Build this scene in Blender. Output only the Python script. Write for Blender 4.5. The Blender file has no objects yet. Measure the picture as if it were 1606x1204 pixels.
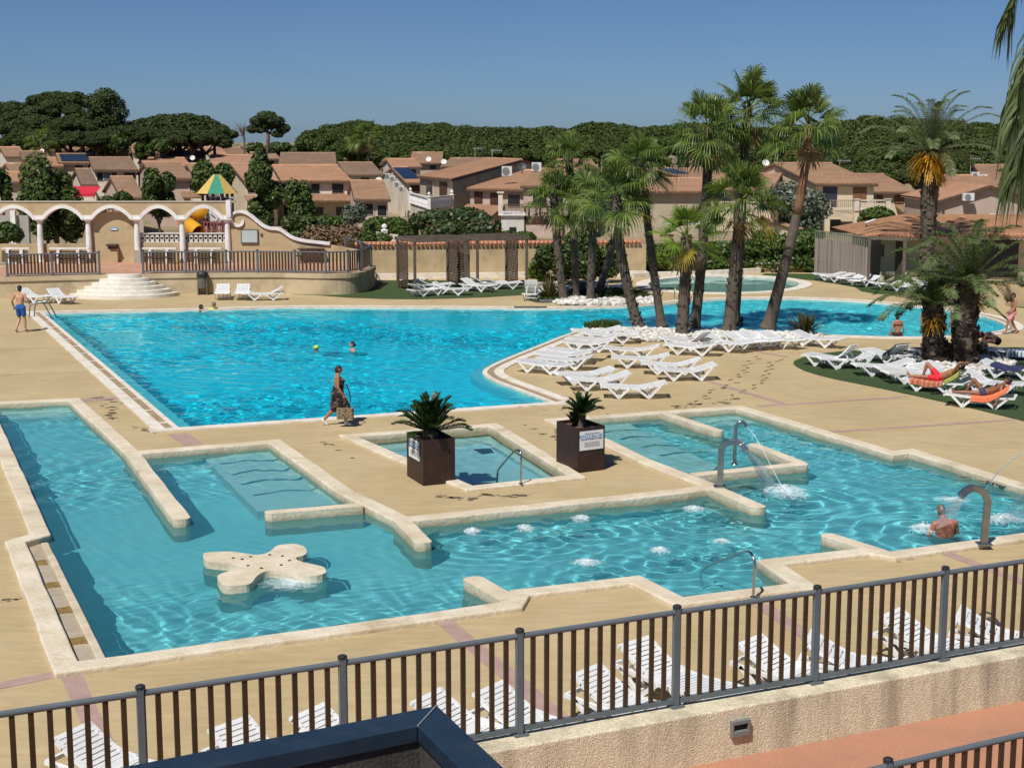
import bpy, bmesh, math, random
import numpy as np
from mathutils import Vector, Matrix, noise as mnoise
from mathutils.geometry import delaunay_2d_cdt
PI = math.pi
R = math.radians
SC = bpy.context.scene
COL = SC.collection
rnd = random.Random(7)

# ------------------------------------------------------------------ camera
FPX, CX, CY, HOR, CAMH = 2350.0, 803.0, 602.0, 222.0, 7.5
PITCH = math.atan((CY - HOR) / FPX)
FW = Vector((0, math.cos(PITCH), -math.sin(PITCH)))
UPV = Vector((0, math.sin(PITCH), math.cos(PITCH)))
CAMP = Vector((0, 0, CAMH))

def ray(px, py):
 return FW + Vector((1, 0, 0)) * ((px - CX) / FPX) + UPV * (-(py - CY) / FPX)

def G(px, py, z=0.0):
 """point of the horizontal plane z seen at a photo pixel"""
 d = ray(px, py)
 t = (z - CAMH) / d.z
 return CAMP + d * t

def V(px, py, y):
 """point of the upright plane at distance y seen at a photo pixel"""
 d = ray(px, py)
 return CAMP + d * (y / d.y)

def setup_camera():
 cd = bpy.data.cameras.new('camera')
 co = bpy.data.objects.new('camera', cd)
 COL.objects.link(co)
 co.location = CAMP
 co.rotation_euler = (PI / 2 - PITCH, 0, 0)
 cd.sensor_fit = 'HORIZONTAL'
 cd.sensor_width = 36
 cd.lens = FPX / 1606 * 36
 cd.clip_end = 12000
 cd.clip_start = 0.1
 SC.camera = co

SUN_EL, SUN_AZ = R(54), R(29)          # shadows fall away from the camera, 29 degrees to the right
SUND = Vector((-math.sin(SUN_AZ) * math.cos(SUN_EL), -math.cos(SUN_AZ) * math.cos(SUN_EL), math.sin(SUN_EL)))

def setup_light():
 w = bpy.data.worlds.new('World')
 SC.world = w
 w.use_nodes = True
 nt = w.node_tree
 bg = nt.nodes['Background']
 sky = nt.nodes.new('ShaderNodeTexSky')
 sky.sky_type = 'NISHITA'
 sky.sun_disc = False
 sky.sun_elevation = SUN_EL
 sky.sun_rotation = math.atan2(SUND.x, SUND.y)
 sky.altitude = 0
 sky.air_density = 0.6
 sky.dust_density = 0.46
 sky.ozone_density = 10
 nt.links.new(sky.outputs[0], bg.inputs[0])
 bg.inputs[1].default_value = 0.062
 ld = bpy.data.lights.new('sun', 'SUN')
 ld.energy = 4.3
 ld.angle = R(0.5)
 ld.color = (1.0, 0.955, 0.88)
 lo = bpy.data.objects.new('sun', ld)
 COL.objects.link(lo)
 lo.rotation_euler = (-SUND).to_track_quat('-Z', 'Y').to_euler()
 SC.view_settings.view_transform = 'Standard'
 SC.view_settings.look = 'None'
 SC.view_settings.exposure = .13
 SC.view_settings.gamma = 1
 SC.cycles.use_denoising = True
 SC.cycles.max_bounces = 8
 SC.cycles.transparent_max_bounces = 16
 SC.cycles.sample_clamp_indirect = 4
 SC.cycles.caustics_reflective = False

# ------------------------------------------------------------------ materials
_m = {}
def newmat(name):
 m = bpy.data.materials.new(name)
 m.use_nodes = True
 nt = m.node_tree
 b = nt.nodes['Principled BSDF']
 return m, nt, nt.nodes, nt.links, b

def c4(c): return (c[0], c[1], c[2], 1)

def noise_mix(N, L, vec, scale, c1, c2, lo=.35, hi=.65, detail=6, rough=.6):
 n = N.new('ShaderNodeTexNoise'); n.inputs['Scale'].default_value = scale
 n.inputs['Detail'].default_value = detail; n.inputs['Roughness'].default_value = rough
 L.new(vec, n.inputs['Vector'])
 r = N.new('ShaderNodeValToRGB')
 r.color_ramp.elements[0].position = lo; r.color_ramp.elements[1].position = hi
 r.color_ramp.elements[0].color = c4(c1); r.color_ramp.elements[1].color = c4(c2)
 L.new(n.outputs['Fac'], r.inputs[0])
 return n, r

def mixc(N, L, fac, a, b, mode='MIX'):
 m = N.new('ShaderNodeMix'); m.data_type = 'RGBA'; m.blend_type = mode
 for s, v in ((m.inputs[0], fac), (m.inputs[6], a), (m.inputs[7], b)):
  if hasattr(v, 'links') or hasattr(v, 'is_output'): L.new(v, s)
  elif isinstance(v, (int, float)): s.default_value = v
  else: s.default_value = c4(v)
 return m.outputs[2]

def M(name, col, col2=None, scale=4, rough=.75, bump=0, bscale=None, metal=0, stain=None, sscale=1.2, spec=None, coat=0):
 """one painted / stone / plastic surface: two close colours in noise, optional stains, optional relief"""
 if name in _m: return _m[name]
 m, nt, N, L, b = newmat(name)
 tc = N.new('ShaderNodeTexCoord')
 vec = tc.outputs['Object']
 if col2 is None: col2 = tuple(min(1, c * 1.12) for c in col)
 n, r = noise_mix(N, L, vec, scale, col, col2)
 out = r.outputs[0]
 if stain:
  n2 = N.new('ShaderNodeTexNoise'); n2.inputs['Scale'].default_value = sscale; n2.inputs['Detail'].default_value = 8
  n2.inputs['Roughness'].default_value = .7
  L.new(vec, n2.inputs['Vector'])
  r2 = N.new('ShaderNodeValToRGB'); r2.color_ramp.elements[0].position = .5; r2.color_ramp.elements[1].position = .72
  L.new(n2.outputs['Fac'], r2.inputs[0])
  out = mixc(N, L, r2.outputs[0], out, stain)
 L.new(out, b.inputs['Base Color'])
 b.inputs['Roughness'].default_value = rough
 b.inputs['Metallic'].default_value = metal
 if spec is not None: b.inputs['Specular IOR Level'].default_value = spec
 if coat: b.inputs['Coat Weight'].default_value = coat
 if bump:
  nb = N.new('ShaderNodeTexNoise'); nb.inputs['Scale'].default_value = bscale or scale * 6; nb.inputs['Detail'].default_value = 4
  L.new(vec, nb.inputs['Vector'])
  bp = N.new('ShaderNodeBump'); bp.inputs['Strength'].default_value = min(1, bump); bp.inputs['Distance'].default_value = .02 * max(1, bump)
  L.new(nb.outputs['Fac'], bp.inputs['Height']); L.new(bp.outputs[0], b.inputs['Normal'])
 _m[name] = m
 return m

def leafmat(name, dark, light, trans=.25, rough=.55, hue=None):
 if name in _m: return _m[name]
 m, nt, N, L, b = newmat(name)
 g = N.new('ShaderNodeNewGeometry')
 r = N.new('ShaderNodeValToRGB')
 r.color_ramp.elements[0].color = c4(dark); r.color_ramp.elements[1].color = c4(light)
 if hue:
  e = r.color_ramp.elements.new(.93); e.color = c4(light)
  r.color_ramp.elements[-1].color = c4(hue)
 L.new(g.outputs['Random Per Island'], r.inputs[0])
 L.new(r.outputs[0], b.inputs['Base Color'])
 b.inputs['Roughness'].default_value = rough
 b.inputs['Specular IOR Level'].default_value = .35
 t = N.new('ShaderNodeBsdfTranslucent')
 t2 = mixc(N, L, 1.0, r.outputs[0], (1.25, 1.35, .6), 'MULTIPLY')
 L.new(t2, t.inputs['Color'])
 mx = N.new('ShaderNodeMixShader'); mx.inputs[0].default_value = trans
 L.new(b.outputs[0], mx.inputs[1]); L.new(t.outputs[0], mx.inputs[2])
 L.new(mx.outputs[0], N['Material Output'].inputs['Surface'])
 _m[name] = m
 return m

# ------------------------------------------------------------------ mesh building
WL = {}          # world position of the root each object hangs from

class MB:
 def __init__(s):
  s.v = []; s.f = []; s.mi = []; s.uv = {}
  s.cur = 0
 def add(s, vs, fs):
  o = len(s.v)
  s.v += [tuple(p) for p in vs]
  for f in fs:
   s.f.append(tuple(i + o for i in f)); s.mi.append(s.cur)
  return o
 def quad(s, a, b, c, d, uv=None):
  s.add([a, b, c, d], [(0, 1, 2, 3)])
  if uv: s.uv[len(s.f) - 1] = uv
 def poly(s, pts, uv=None):
  s.add(pts, [tuple(range(len(pts)))])
  if uv: s.uv[len(s.f) - 1] = uv
 def box(s, c, size, rz=0, rot=None):
  hx, hy, hz = size[0] / 2, size[1] / 2, size[2] / 2
  mt = rot or Matrix.Rotation(rz, 3, 'Z')
  c = Vector(c)
  vs = [c + mt @ Vector((x * hx, y * hy, z * hz)) for z in (-1, 1) for (x, y) in ((-1, -1), (1, -1), (1, 1), (-1, 1))]
  s.add(vs, [(0, 3, 2, 1), (4, 5, 6, 7), (0, 1, 5, 4), (1, 2, 6, 5), (2, 3, 7, 6), (3, 0, 4, 7)])
 def bar(s, a, b, w, h=None, up=(0, 0, 1)):
  """square bar from a to b, w across and h in the up direction"""
  a = Vector(a); b = Vector(b); h = h or w
  d = (b - a).normalized(); u = Vector(up)
  x = d.cross(u)
  if x.length < 1e-4: x = d.cross(Vector((1, 0, 0)))
  x.normalize(); z = x.cross(d)
  vs = []
  for p in (a, b):
   for (i, j) in ((-1, -1), (1, -1), (1, 1), (-1, 1)):
    vs.append(p + x * (i * w / 2) + z * (j * h / 2))
  s.add(vs, [(0, 3, 2, 1), (4, 5, 6, 7), (0, 1, 5, 4), (1, 2, 6, 5), (2, 3, 7, 6), (3, 0, 4, 7)])
 def tube(s, pts, rad, n=8, cap=True):
  pts = [Vector(p) for p in pts]
  k = len(pts)
  if not isinstance(rad, (list, tuple)): rad = [rad] * k
  t0 = (pts[1] - pts[0]).normalized()
  x = t0.cross(Vector((0, 0, 1)))
  if x.length < 1e-3: x = t0.cross(Vector((0, 1, 0)))
  x.normalize()
  vs = []
  for i, p in enumerate(pts):
   t = (pts[min(i + 1, k - 1)] - pts[max(i - 1, 0)]).normalized()
   x = (x - t * x.dot(t)).normalized(); y = t.cross(x)
   for j in range(n):
    a = 2 * PI * j / n
    vs.append(p + x * (rad[i] * math.cos(a)) + y * (rad[i] * math.sin(a)))
  fs = []
  for i in range(k - 1):
   for j in range(n):
    fs.append((i * n + j, i * n + (j + 1) % n, (i + 1) * n + (j + 1) % n, (i + 1) * n + j))
  if cap:
   fs.append(tuple(range(n - 1, -1, -1))); fs.append(tuple((k - 1) * n + j for j in range(n)))
  s.add(vs, fs)
 def lathe(s, c, prof, n=16, ax=None):
  """prof: (radius, height) pairs, turned round an upright axis at c"""
  c = Vector(c); vs = []; k = len(prof)
  for (r, h) in prof:
   for j in range(n):
    a = 2 * PI * j / n
    p = Vector((r * math.cos(a), r * math.sin(a), h))
    if ax is not None: p = ax @ p
    vs.append(c + p)
  fs = []
  for i in range(k - 1):
   for j in range(n):
    fs.append((i * n + j, i * n + (j + 1) % n, (i + 1) * n + (j + 1) % n, (i + 1) * n + j))
  fs.append(tuple(range(n - 1, -1, -1))); fs.append(tuple((k - 1) * n + j for j in range(n)))
  s.add(vs, fs)
 def ball(s, c, r, sub=1, sc=(1, 1, 1), rot=None):
  bm = bmesh.new()
  bmesh.ops.create_icosphere(bm, subdivisions=sub, radius=r)
  vs = []
  for v in bm.verts:
   p = Vector((v.co.x * sc[0], v.co.y * sc[1], v.co.z * sc[2]))
   if rot is not None: p = rot @ p
   vs.append(Vector(c) + p)
  s.add(vs, [tuple(v.index for v in f.verts) for f in bm.faces])
  bm.free()
 def prism(s, pts, z0, z1, top=True, bottom=False):
  """outline pts (x, y) raised from z0 to z1"""
  p2 = [Vector((p[0], p[1])) for p in pts]
  A = sum(p2[i - 1].x * p2[i].y - p2[i].x * p2[i - 1].y for i in range(len(p2)))
  if A < 0: p2.reverse()
  n = len(p2)
  o = s.add([(p.x, p.y, z0) for p in p2] + [(p.x, p.y, z1) for p in p2],
                  [(i, (i + 1) % n, n + (i + 1) % n, n + i) for i in range(n)])
  for flag, z, base in ((top, z1, n), (bottom, z0, 0)):
   if flag:
    r = delaunay_2d_cdt(p2, [], [list(range(n))], 1, 1e-6)
    s.add([(v.x, v.y, z) for v in r[0]], [tuple(f) for f in r[2]])
 def build(s, name, mats, parent=None, smooth=False, bevel=0, bseg=2):
  me = bpy.data.meshes.new(name)
  off = WL.get(parent.name, Vector()) if parent else Vector()
  vs = [(p[0] - off.x, p[1] - off.y, p[2] - off.z) for p in s.v] if off.length else s.v
  me.from_pydata(vs, [], s.f)
  if not isinstance(mats, (list, tuple)): mats = [mats]
  for m in mats: me.materials.append(m)
  if len(mats) > 1: me.polygons.foreach_set('material_index', s.mi)
  if s.uv:
   ul = me.uv_layers.new(name='UVMap')
   for fi, uv in s.uv.items():
    for li, t in zip(me.polygons[fi].loop_indices, uv): ul.data[li].uv = t
  if smooth: me.polygons.foreach_set('use_smooth', [True] * len(me.polygons))
  me.update()
  o = bpy.data.objects.new(name, me)
  COL.objects.link(o)
  if parent:
   o.parent = parent; WL[o.name] = off
  if bevel:
   b = o.modifiers.new('bevel', 'BEVEL'); b.width = bevel; b.segments = bseg; b.limit_method = 'ANGLE'
  return o

def tag(o, label=None, cat=None, group=None, kind=None):
 if label: o['label'] = label
 if cat: o['category'] = cat
 if group: o['group'] = group
 if kind: o['kind'] = kind
 return o

def thing(name, loc, label, cat, group=None):
 o = bpy.data.objects.new(name, None)
 o.empty_display_size = .2
 COL.objects.link(o)
 o.location = loc
 WL[o.name] = Vector(loc)
 return tag(o, label, cat, group)

def copy_tree(o, loc=None, rz=0, label=None, parent=None, sc=None):
 c = o.copy(); COL.objects.link(c)
 if parent is not None: c.parent = parent
 for ch in list(o.children): copy_tree(ch, parent=c)
 if loc is not None:
  c.location = loc; c.rotation_euler = (0, 0, rz)
 if sc is not None: c.scale = (sc, sc, sc) if isinstance(sc, (int, float)) else sc
 if label: c['label'] = label
 return c

def struct(name, mb, mat, **k):
 o = mb.build(name, mat, **k)
 o['kind'] = 'structure'
 return o

ORD = ['', 'first', 'second', 'third', 'fourth', 'fifth', 'sixth', 'seventh', 'eighth', 'ninth', 'tenth', 'eleventh', 'twelfth',
       'thirteenth', 'fourteenth', 'fifteenth', 'sixteenth', 'seventeenth', 'eighteenth', 'nineteenth', 'twentieth',
       'twenty-first', 'twenty-second', 'twenty-third', 'twenty-fourth', 'twenty-fifth', 'twenty-sixth', 'twenty-seventh',
       'twenty-eighth', 'twenty-ninth', 'thirtieth']

def sheet_with_holes(name, outline, holes, z, mat, kind='structure'):
 cu = bpy.data.curves.new(name, 'CURVE')
 cu.dimensions = '2D'; cu.fill_mode = 'BOTH'
 for loop in [outline] + holes:
  sp = cu.splines.new('POLY'); sp.points.add(len(loop) - 1)
  for i, p in enumerate(loop): sp.points[i].co = (p[0], p[1], 0, 1)
  sp.use_cyclic_u = True
 tmp = bpy.data.objects.new('tmp', cu)
 me = bpy.data.meshes.new_from_object(tmp)
 bpy.data.objects.remove(tmp); bpy.data.curves.remove(cu)
 me.name = name
 for v in me.vertices: v.co.z = z
 me.materials.clear(); me.materials.append(mat)
 o = bpy.data.objects.new(name, me)
 COL.objects.link(o)
 if sum(p.normal.z for p in me.polygons) < 0: me.flip_normals()
 o['kind'] = kind
 return o

def resample(pts, step, closed=False):
 out = []
 n = len(pts)
 for i in range(n if closed else n - 1):
  a = Vector(pts[i][:2]); b = Vector(pts[(i + 1) % n][:2])
  k = max(1, int((b - a).length / step))
  for j in range(k): out.append(a.lerp(b, j / k))
 if not closed: out.append(Vector(pts[-1][:2]))
 return out

def smooth_line(pts, it=2, closed=False):
 """corner-cutting"""
 pts = [Vector(p[:2]) for p in pts]
 for _ in range(it):
  q = []
  n = len(pts)
  if not closed: q.append(pts[0])
  for i in range(n if closed else n - 1):
   a, b = pts[i], pts[(i + 1) % n]
   q += [a.lerp(b, .25), a.lerp(b, .75)]
  if not closed: q.append(pts[-1])
  pts = q
 return pts

def offset_line(pts, d, closed=False):
 """parallel line d to the left of the walking direction"""
 pts = [Vector(p[:2]) for p in pts]
 n = len(pts); out = []
 for i in range(n):
  a = pts[i - 1] if (closed or i > 0) else None
  c = pts[(i + 1) % n] if (closed or i < n - 1) else None
  b = pts[i]
  d1 = (b - a).normalized() if a is not None else (c - b).normalized()
  d2 = (c - b).normalized() if c is not None else d1
  n1 = Vector((-d1.y, d1.x)); n2 = Vector((-d2.y, d2.x))
  m = (n1 + n2)
  if m.length < 1e-4: m = n1
  m.normalize()
  k = d / max(.35, m.dot(n1))
  out.append(b + m * k)
 return out

def strip(mb, left, right, z0, z1, closed=False, wob=0, top_only=False):
 """a band between two parallel lines, raised from z0 to z1"""
 n = len(left); rn = random.Random(3)
 w = lambda: rn.uniform(-wob, wob)
 vs = []
 for l, r in zip(left, right):
  a = (l[0] + w(), l[1] + w()); b = (r[0] + w(), r[1] + w())
  dz = w() * .5
  vs += [(a[0], a[1], z1 + dz), (b[0], b[1], z1 + dz), (a[0], a[1], z0), (b[0], b[1], z0)]
 fs = []
 for i in range(n if closed else n - 1):
  p, q = 4 * i, 4 * ((i + 1) % n)
  fs.append((p, p + 1, q + 1, q))
  if not top_only:
   fs.append((p, q, q + 2, p + 2)); fs.append((p + 1, p + 3, q + 3, q + 1))
 if not closed and not top_only:
  fs.append((0, 2, 3, 1)); p = 4 * (n - 1); fs.append((p, p + 1, p + 3, p + 2))
 mb.add(vs, fs)
 return mb
# ------------------------------------------------------------------ ground, deck and pools
def deckmat():
 m, nt, N, L, b = newmat('deck_concrete')
 tc = N.new('ShaderNodeTexCoord'); vec = tc.outputs['Object']
 n, r = noise_mix(N, L, vec, .35, (.43, .328, .170), (.53, .418, .240), .3, .7, 9, .65)
 mp = N.new('ShaderNodeMapping'); mp.inputs['Scale'].default_value = (1.2, 5, 1); mp.inputs['Rotation'].default_value = (0, 0, R(-24))
 L.new(vec, mp.inputs[0])
 n2, r2 = noise_mix(N, L, mp.outputs[0], 1.1, (.82, .80, .76), (1.1, 1.09, 1.08), .32, .66, 8, .7)
 out = mixc(N, L, .75, r.outputs[0], r2.outputs[0], 'MULTIPLY')
 n3, r3 = noise_mix(N, L, vec, 60, (.88, .88, .88), (1.08, 1.08, 1.08), .3, .7, 2)
 out = mixc(N, L, .8, out, r3.outputs[0], 'MULTIPLY')
 # scattered stains
 n4 = N.new('ShaderNodeTexNoise'); n4.inputs['Scale'].default_value = .8; n4.inputs['Detail'].default_value = 10; n4.inputs['Roughness'].default_value = .75
 L.new(vec, n4.inputs['Vector'])
 r4 = N.new('ShaderNodeValToRGB'); r4.color_ramp.elements[0].position = .58; r4.color_ramp.elements[1].position = .74
 L.new(n4.outputs['Fac'], r4.inputs[0])
 f = N.new('ShaderNodeMath'); f.operation = 'MULTIPLY'; f.inputs[1].default_value = .5; L.new(r4.outputs[0], f.inputs[0])
 out = mixc(N, L, f.outputs[0], out, (.30, .23, .13))
 L.new(out, b.inputs['Base Color'])
 b.inputs['Roughness'].default_value = .85
 nb = N.new('ShaderNodeTexNoise'); nb.inputs['Scale'].default_value = 9; nb.inputs['Detail'].default_value = 8; L.new(vec, nb.inputs['Vector'])
 bp = N.new('ShaderNodeBump'); bp.inputs['Strength'].default_value = .35; bp.inputs['Distance'].default_value = .02
 L.new(nb.outputs['Fac'], bp.inputs['Height']); L.new(bp.outputs[0], b.inputs['Normal'])
 return m

M_DECK = deckmat()
M_STONE = M('pale_cast_stone', (.58, .49, .35), (.76, .68, .54), 2.2, .8, .9, 12, stain=(.40, .30, .17), sscale=1.1)
def wetband(m, z0, z1, col):
 """the water line leaves a brown tide mark on the stone"""
 nt = m.node_tree; N = nt.nodes; L = nt.links; b = N['Principled BSDF']
 src = b.inputs['Base Color'].links[0].from_socket
 tc = N.new('ShaderNodeTexCoord'); sp = N.new('ShaderNodeSeparateXYZ'); L.new(tc.outputs['Object'], sp.inputs[0])
 n = N.new('ShaderNodeTexNoise'); n.inputs['Scale'].default_value = 2.5; n.inputs['Detail'].default_value = 6; L.new(tc.outputs['Object'], n.inputs['Vector'])
 a = N.new('ShaderNodeMath'); a.operation = 'MULTIPLY_ADD'; a.inputs[1].default_value = .14; L.new(n.outputs['Fac'], a.inputs[0]); L.new(sp.outputs['Z'], a.inputs[2])
 r = N.new('ShaderNodeMapRange'); r.inputs['From Min'].default_value = z0; r.inputs['From Max'].default_value = z1; r.inputs['To Min'].default_value = .85; r.inputs['To Max'].default_value = 0
 L.new(a.outputs[0], r.inputs['Value'])
 L.new(mixc(N, L, r.outputs[0], src, col), b.inputs['Base Color'])
wetband(M_STONE, -.02, .10, (.30, .24, .13))
M_WHITESTONE = M('white_coping', (.66, .60, .50), (.78, .73, .65), 2.5, .75, .35, 20, stain=(.5, .42, .3), sscale=1.6)
M_TILE = M('brown_gutter_tiles', (.30, .21, .12), (.42, .31, .19), 3, .6, .3, 30)
M_PINK = M('pink_stamped_band', (.36, .235, .205), (.43, .295, .255), 3, .85, .4, 25)
M_EARTH = M('dry_earth', (.22, .17, .10), (.34, .27, .17), .2, .95, .5, 3, stain=(.10, .13, .05), sscale=.08)
M_PATH = M('terracotta_resin', (.44, .20, .115), (.54, .27, .165), 40, .9, .6, 90, stain=(.38, .2, .13), sscale=.7)
M_TURF = M('artificial_turf', (.030, .062, .014), (.055, .10, .022), 60, .9, 1.0, 160)

# pool outlines, photo pixels unprojected onto the deck plane
def GL(pts, z=0.0): return [G(x, y, z).to_2d() for x, y in pts]

W_MAIN = ([(68, 491), (300, 487), (430, 482.5), (520, 482), (640, 483), (740, 483), (850, 484.5), (940, 482.5), (1000, 480.5), (1050, 476), (1100, 471), (1170, 468),
           (1250, 468), (1340, 472), (1420, 478.5), (1480, 485.5), (1540, 495), (1568, 504), (1580, 511), (1575, 518), (1543, 522.5), (1500, 526),
           (1446, 528), (1390, 528), (1300, 525), (1240, 521), (1150, 517), (1060, 515), (1000, 513), (950, 512), (912, 516), (872, 531),
           (830, 548), (792, 563), (766, 575), (757, 582), (759, 588), (775, 597), (805, 608), (845, 623), (868, 632)])
_wm = GL(W_MAIN)
_near = GL([(868, 632), (281, 672)])
# left edge and near edge are straight, the far edge and the lagoon are curved
_far = smooth_line(_wm[:18] + _wm[18:], 2)
MAIN = _far + [_near[1], ]           # closed loop, clockwise seen from above, starts at the far left corner
BAL = GL([(-25, 634), (116, 628), (208, 712), (431, 694), (540, 772), (632, 817), (1070, 772), (1118, 765), (1010, 724), (952, 695), (868, 660), (1160, 640),
          (1400, 712), (1430, 709), (1606, 764), (1700, 794), (1700, 832), (1606, 843), (1400, 872), (1362, 866), (1207, 884), (1262, 921), (1066, 945),
          (997, 911), (815, 932), (804, 951), (530, 990), (104, 1050), (24, 852), (64, 840)], .04)
SMALL = GL([(545, 684), (774, 667), (905, 748), (737, 766)], .04)
_wad = [G(1135 + 122 * math.cos(a), 446 - 13.5 * math.sin(a)).to_2d() for a in [2 * PI * i / 48 for i in range(48)]]
WADE = _wad

WALLZ = .83
_w0, _w1 = G(815, 989, 2.06), G(1483, 891, 2.06)
WDIR = (_w1 - _w0).normalized()
WALL_A = (_w0 - WDIR * 14).to_2d(); WALL_B = (_w0 + WDIR * 26).to_2d()
WN = Vector((-WDIR.y, WDIR.x)); WDIR = WDIR.to_2d()           # towards the pools
deck_out = [WALL_A + WN * .1, WALL_B + WN * .1, Vector((60, 60)), Vector((60, 92)), Vector((-60, 92)), Vector((-60, 40)), Vector((-40, 20))]
def shrink(loop, d):
 A = sum(loop[i - 1].x * loop[i].y - loop[i].x * loop[i - 1].y for i in range(len(loop)))
 return offset_line(loop, -d if A < 0 else d, True)
sheet_with_holes('deck', deck_out, [shrink(MAIN, -.03), BAL, SMALL, shrink(WADE, -.1)], 0, M_DECK)
# ground to the horizon with a hole under the deck and the lower path
hole = [Vector((-70, -40)), Vector((75, -40)), Vector((75, 58)), Vector((59, 61)), Vector((59, 91)), Vector((-59, 91)), Vector((-70, 80))]
sheet_with_holes('ground', [Vector((-6000, -300)), Vector((6000, -300)), Vector((6000, 9000)), Vector((-6000, 9000))], [hole], -.02, M_EARTH)
_pa = WALL_A - WDIR * 40 + WN * .2; _pb = WALL_B + WDIR * 40 + WN * .2
PATHZ = .20
pm = MB(); pm.poly([(_pa.x, _pa.y, PATHZ), (-75, -45, PATHZ), (80, -45, PATHZ), (_pb.x, _pb.y, PATHZ)])
path = struct('path', pm, M_PATH)

# ---- basins
def linermat(name, col, col2, tile=0):
 m, nt, N, L, b = newmat(name)
 tc = N.new('ShaderNodeTexCoord'); vec = tc.outputs['Object']
 n, r = noise_mix(N, L, vec, .5, col, col2, .3, .7, 8, .7)
 L.new(r.outputs[0], b.inputs['Base Color']); b.inputs['Roughness'].default_value = .6
 return m
M_LMAIN = linermat('blue_pool_liner', (.015, .68, .88), (.03, .76, .94))
M_LLEDGE = linermat('pale_blue_ledge', (.42, .60, .66), (.50, .68, .72))
M_LBAL = linermat('turquoise_pool_liner', (.22, .58, .64), (.32, .68, .72))
M_LSTEP = linermat('grey_green_steps', (.55, .66, .63), (.63, .73, .70))
M_LINE = M('dark_line_tiles', (.02, .05, .08), (.03, .07, .10), 4, .6)

def basin(name, loop, depth, mat, ztop):
 mb = MB()
 p2 = [Vector((p[0], p[1])) for p in loop]
 A = sum(p2[i - 1].x * p2[i].y - p2[i].x * p2[i - 1].y for i in range(len(p2)))
 if A < 0: p2.reverse()
 n = len(p2)
 mb.add([(p.x, p.y, -depth) for p in p2] + [(p.x, p.y, ztop) for p in p2], [((i + 1) % n, i, n + i, n + (i + 1) % n) for i in range(n)])
 r = delaunay_2d_cdt(p2, [], [list(range(n))], 1, 1e-6)
 mb.add([(v.x, v.y, -depth) for v in r[0]], [tuple(f) for f in r[2]])
 return struct(name, mb, mat)

basin('main_pool_basin', MAIN, 1.35, M_LMAIN, -.001)
basin('spa_pool_basin', BAL, 1.15, M_LBAL, -.001)
M_LSMALL = linermat('pale_turquoise_tiles', (.40, .66, .70), (.48, .74, .76))
basin('small_pool_basin', SMALL, .8, M_LSMALL, -.001)
basin('wading_pool_basin', shrink(WADE, -.06), .45, M_LSTEP, -.001)

def inside_mask(loop, X, Y):
 P = np.array([(p[0], p[1]) for p in loop]); ins = np.zeros(X.shape, bool)
 for i in range(len(P)):
  x0, y0 = P[i - 1]; x1, y1 = P[i]
  if y0 == y1: continue
  c = ((y0 > Y) != (y1 > Y)) & (X < (x1 - x0) * (Y - y0) / (y1 - y0) + x0)
  ins ^= c
 return ins

def water(name, loop, z, mat, step, waves, seed=1, ripples=()):
 """rippled surface: a sum of many small travelling waves of different direction and length"""
 rn = np.random.RandomState(seed)
 xs = [p[0] for p in loop]; ys = [p[1] for p in loop]
 gx = np.arange(min(xs) - .4, max(xs) + .4, step); gy = np.arange(min(ys) - .4, max(ys) + .4, step)
 X, Y = np.meshgrid(gx, gy)
 ins = inside_mask(loop, X, Y)
 d = ins.copy()
 k = max(1, int(.15 / step))
 for ax in (0, 1):
  for s in range(1, k + 1):
   d |= np.roll(ins, s, ax) | np.roll(ins, -s, ax)
 # slowly varying amplitude so that calm and choppy areas alternate
 Z = np.zeros(X.shape)
 wx = X + .25 * np.sin(Y * 1.3 + 1) + .2 * np.sin(X * .9 + Y * .5)
 wy = Y + .25 * np.sin(X * 1.1 + 2) + .2 * np.sin(Y * .8 - X * .6)
 env = 0
 for i in range(7):
  a = rn.uniform(0, 2 * PI); kk = rn.uniform(.25, .9)
  env = env + np.sin(kk * (np.cos(a) * X + np.sin(a) * Y) + rn.uniform(0, 6))
 env = np.clip(1 + .32 * env, .25, 2)
 for (lam, amp, cnt) in waves:
  for i in range(cnt):
   a = rn.uniform(0, 2 * PI); kk = 2 * PI / (lam * rn.uniform(.7, 1.4))
   Z += amp * np.sin(kk * (np.cos(a) * wx + np.sin(a) * wy) + rn.uniform(0, 6)) / math.sqrt(cnt)
 Z = z + Z * env
 for (cx, cy, amp, lam, ext) in ripples:
  r = np.hypot(X - cx, Y - cy)
  Z += amp * np.sin(2 * PI * r / lam) * np.exp(-r / ext)
 ny, nx = X.shape
 use = d[:-1, :-1] & d[1:, :-1] & d[:-1, 1:] & d[1:, 1:]
 idx = np.arange(nx * ny).reshape(ny, nx)
 q = np.stack([idx[:-1, :-1], idx[:-1, 1:], idx[1:, 1:], idx[1:, :-1]], -1)[use]
 uniq, inv = np.unique(q, return_inverse=True)
 q = inv.reshape(q.shape)
 co = np.stack([X.ravel(), Y.ravel(), Z.ravel()], -1)[uniq].astype(np.float32)
 me = bpy.data.meshes.new(name)
 me.vertices.add(len(co)); me.vertices.foreach_set('co', co.ravel())
 me.loops.add(q.size); me.loops.foreach_set('vertex_index', q.ravel().astype(np.int32))
 me.polygons.add(len(q)); me.polygons.foreach_set('loop_start', np.arange(0, q.size, 4, dtype=np.int32))
 me.polygons.foreach_set('use_smooth', np.ones(len(q), bool))
 me.update(calc_edges=True); me.validate()
 me.materials.append(mat)
 o = bpy.data.objects.new(name, me); COL.objects.link(o)
 o['kind'] = 'structure'
 return o
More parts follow.
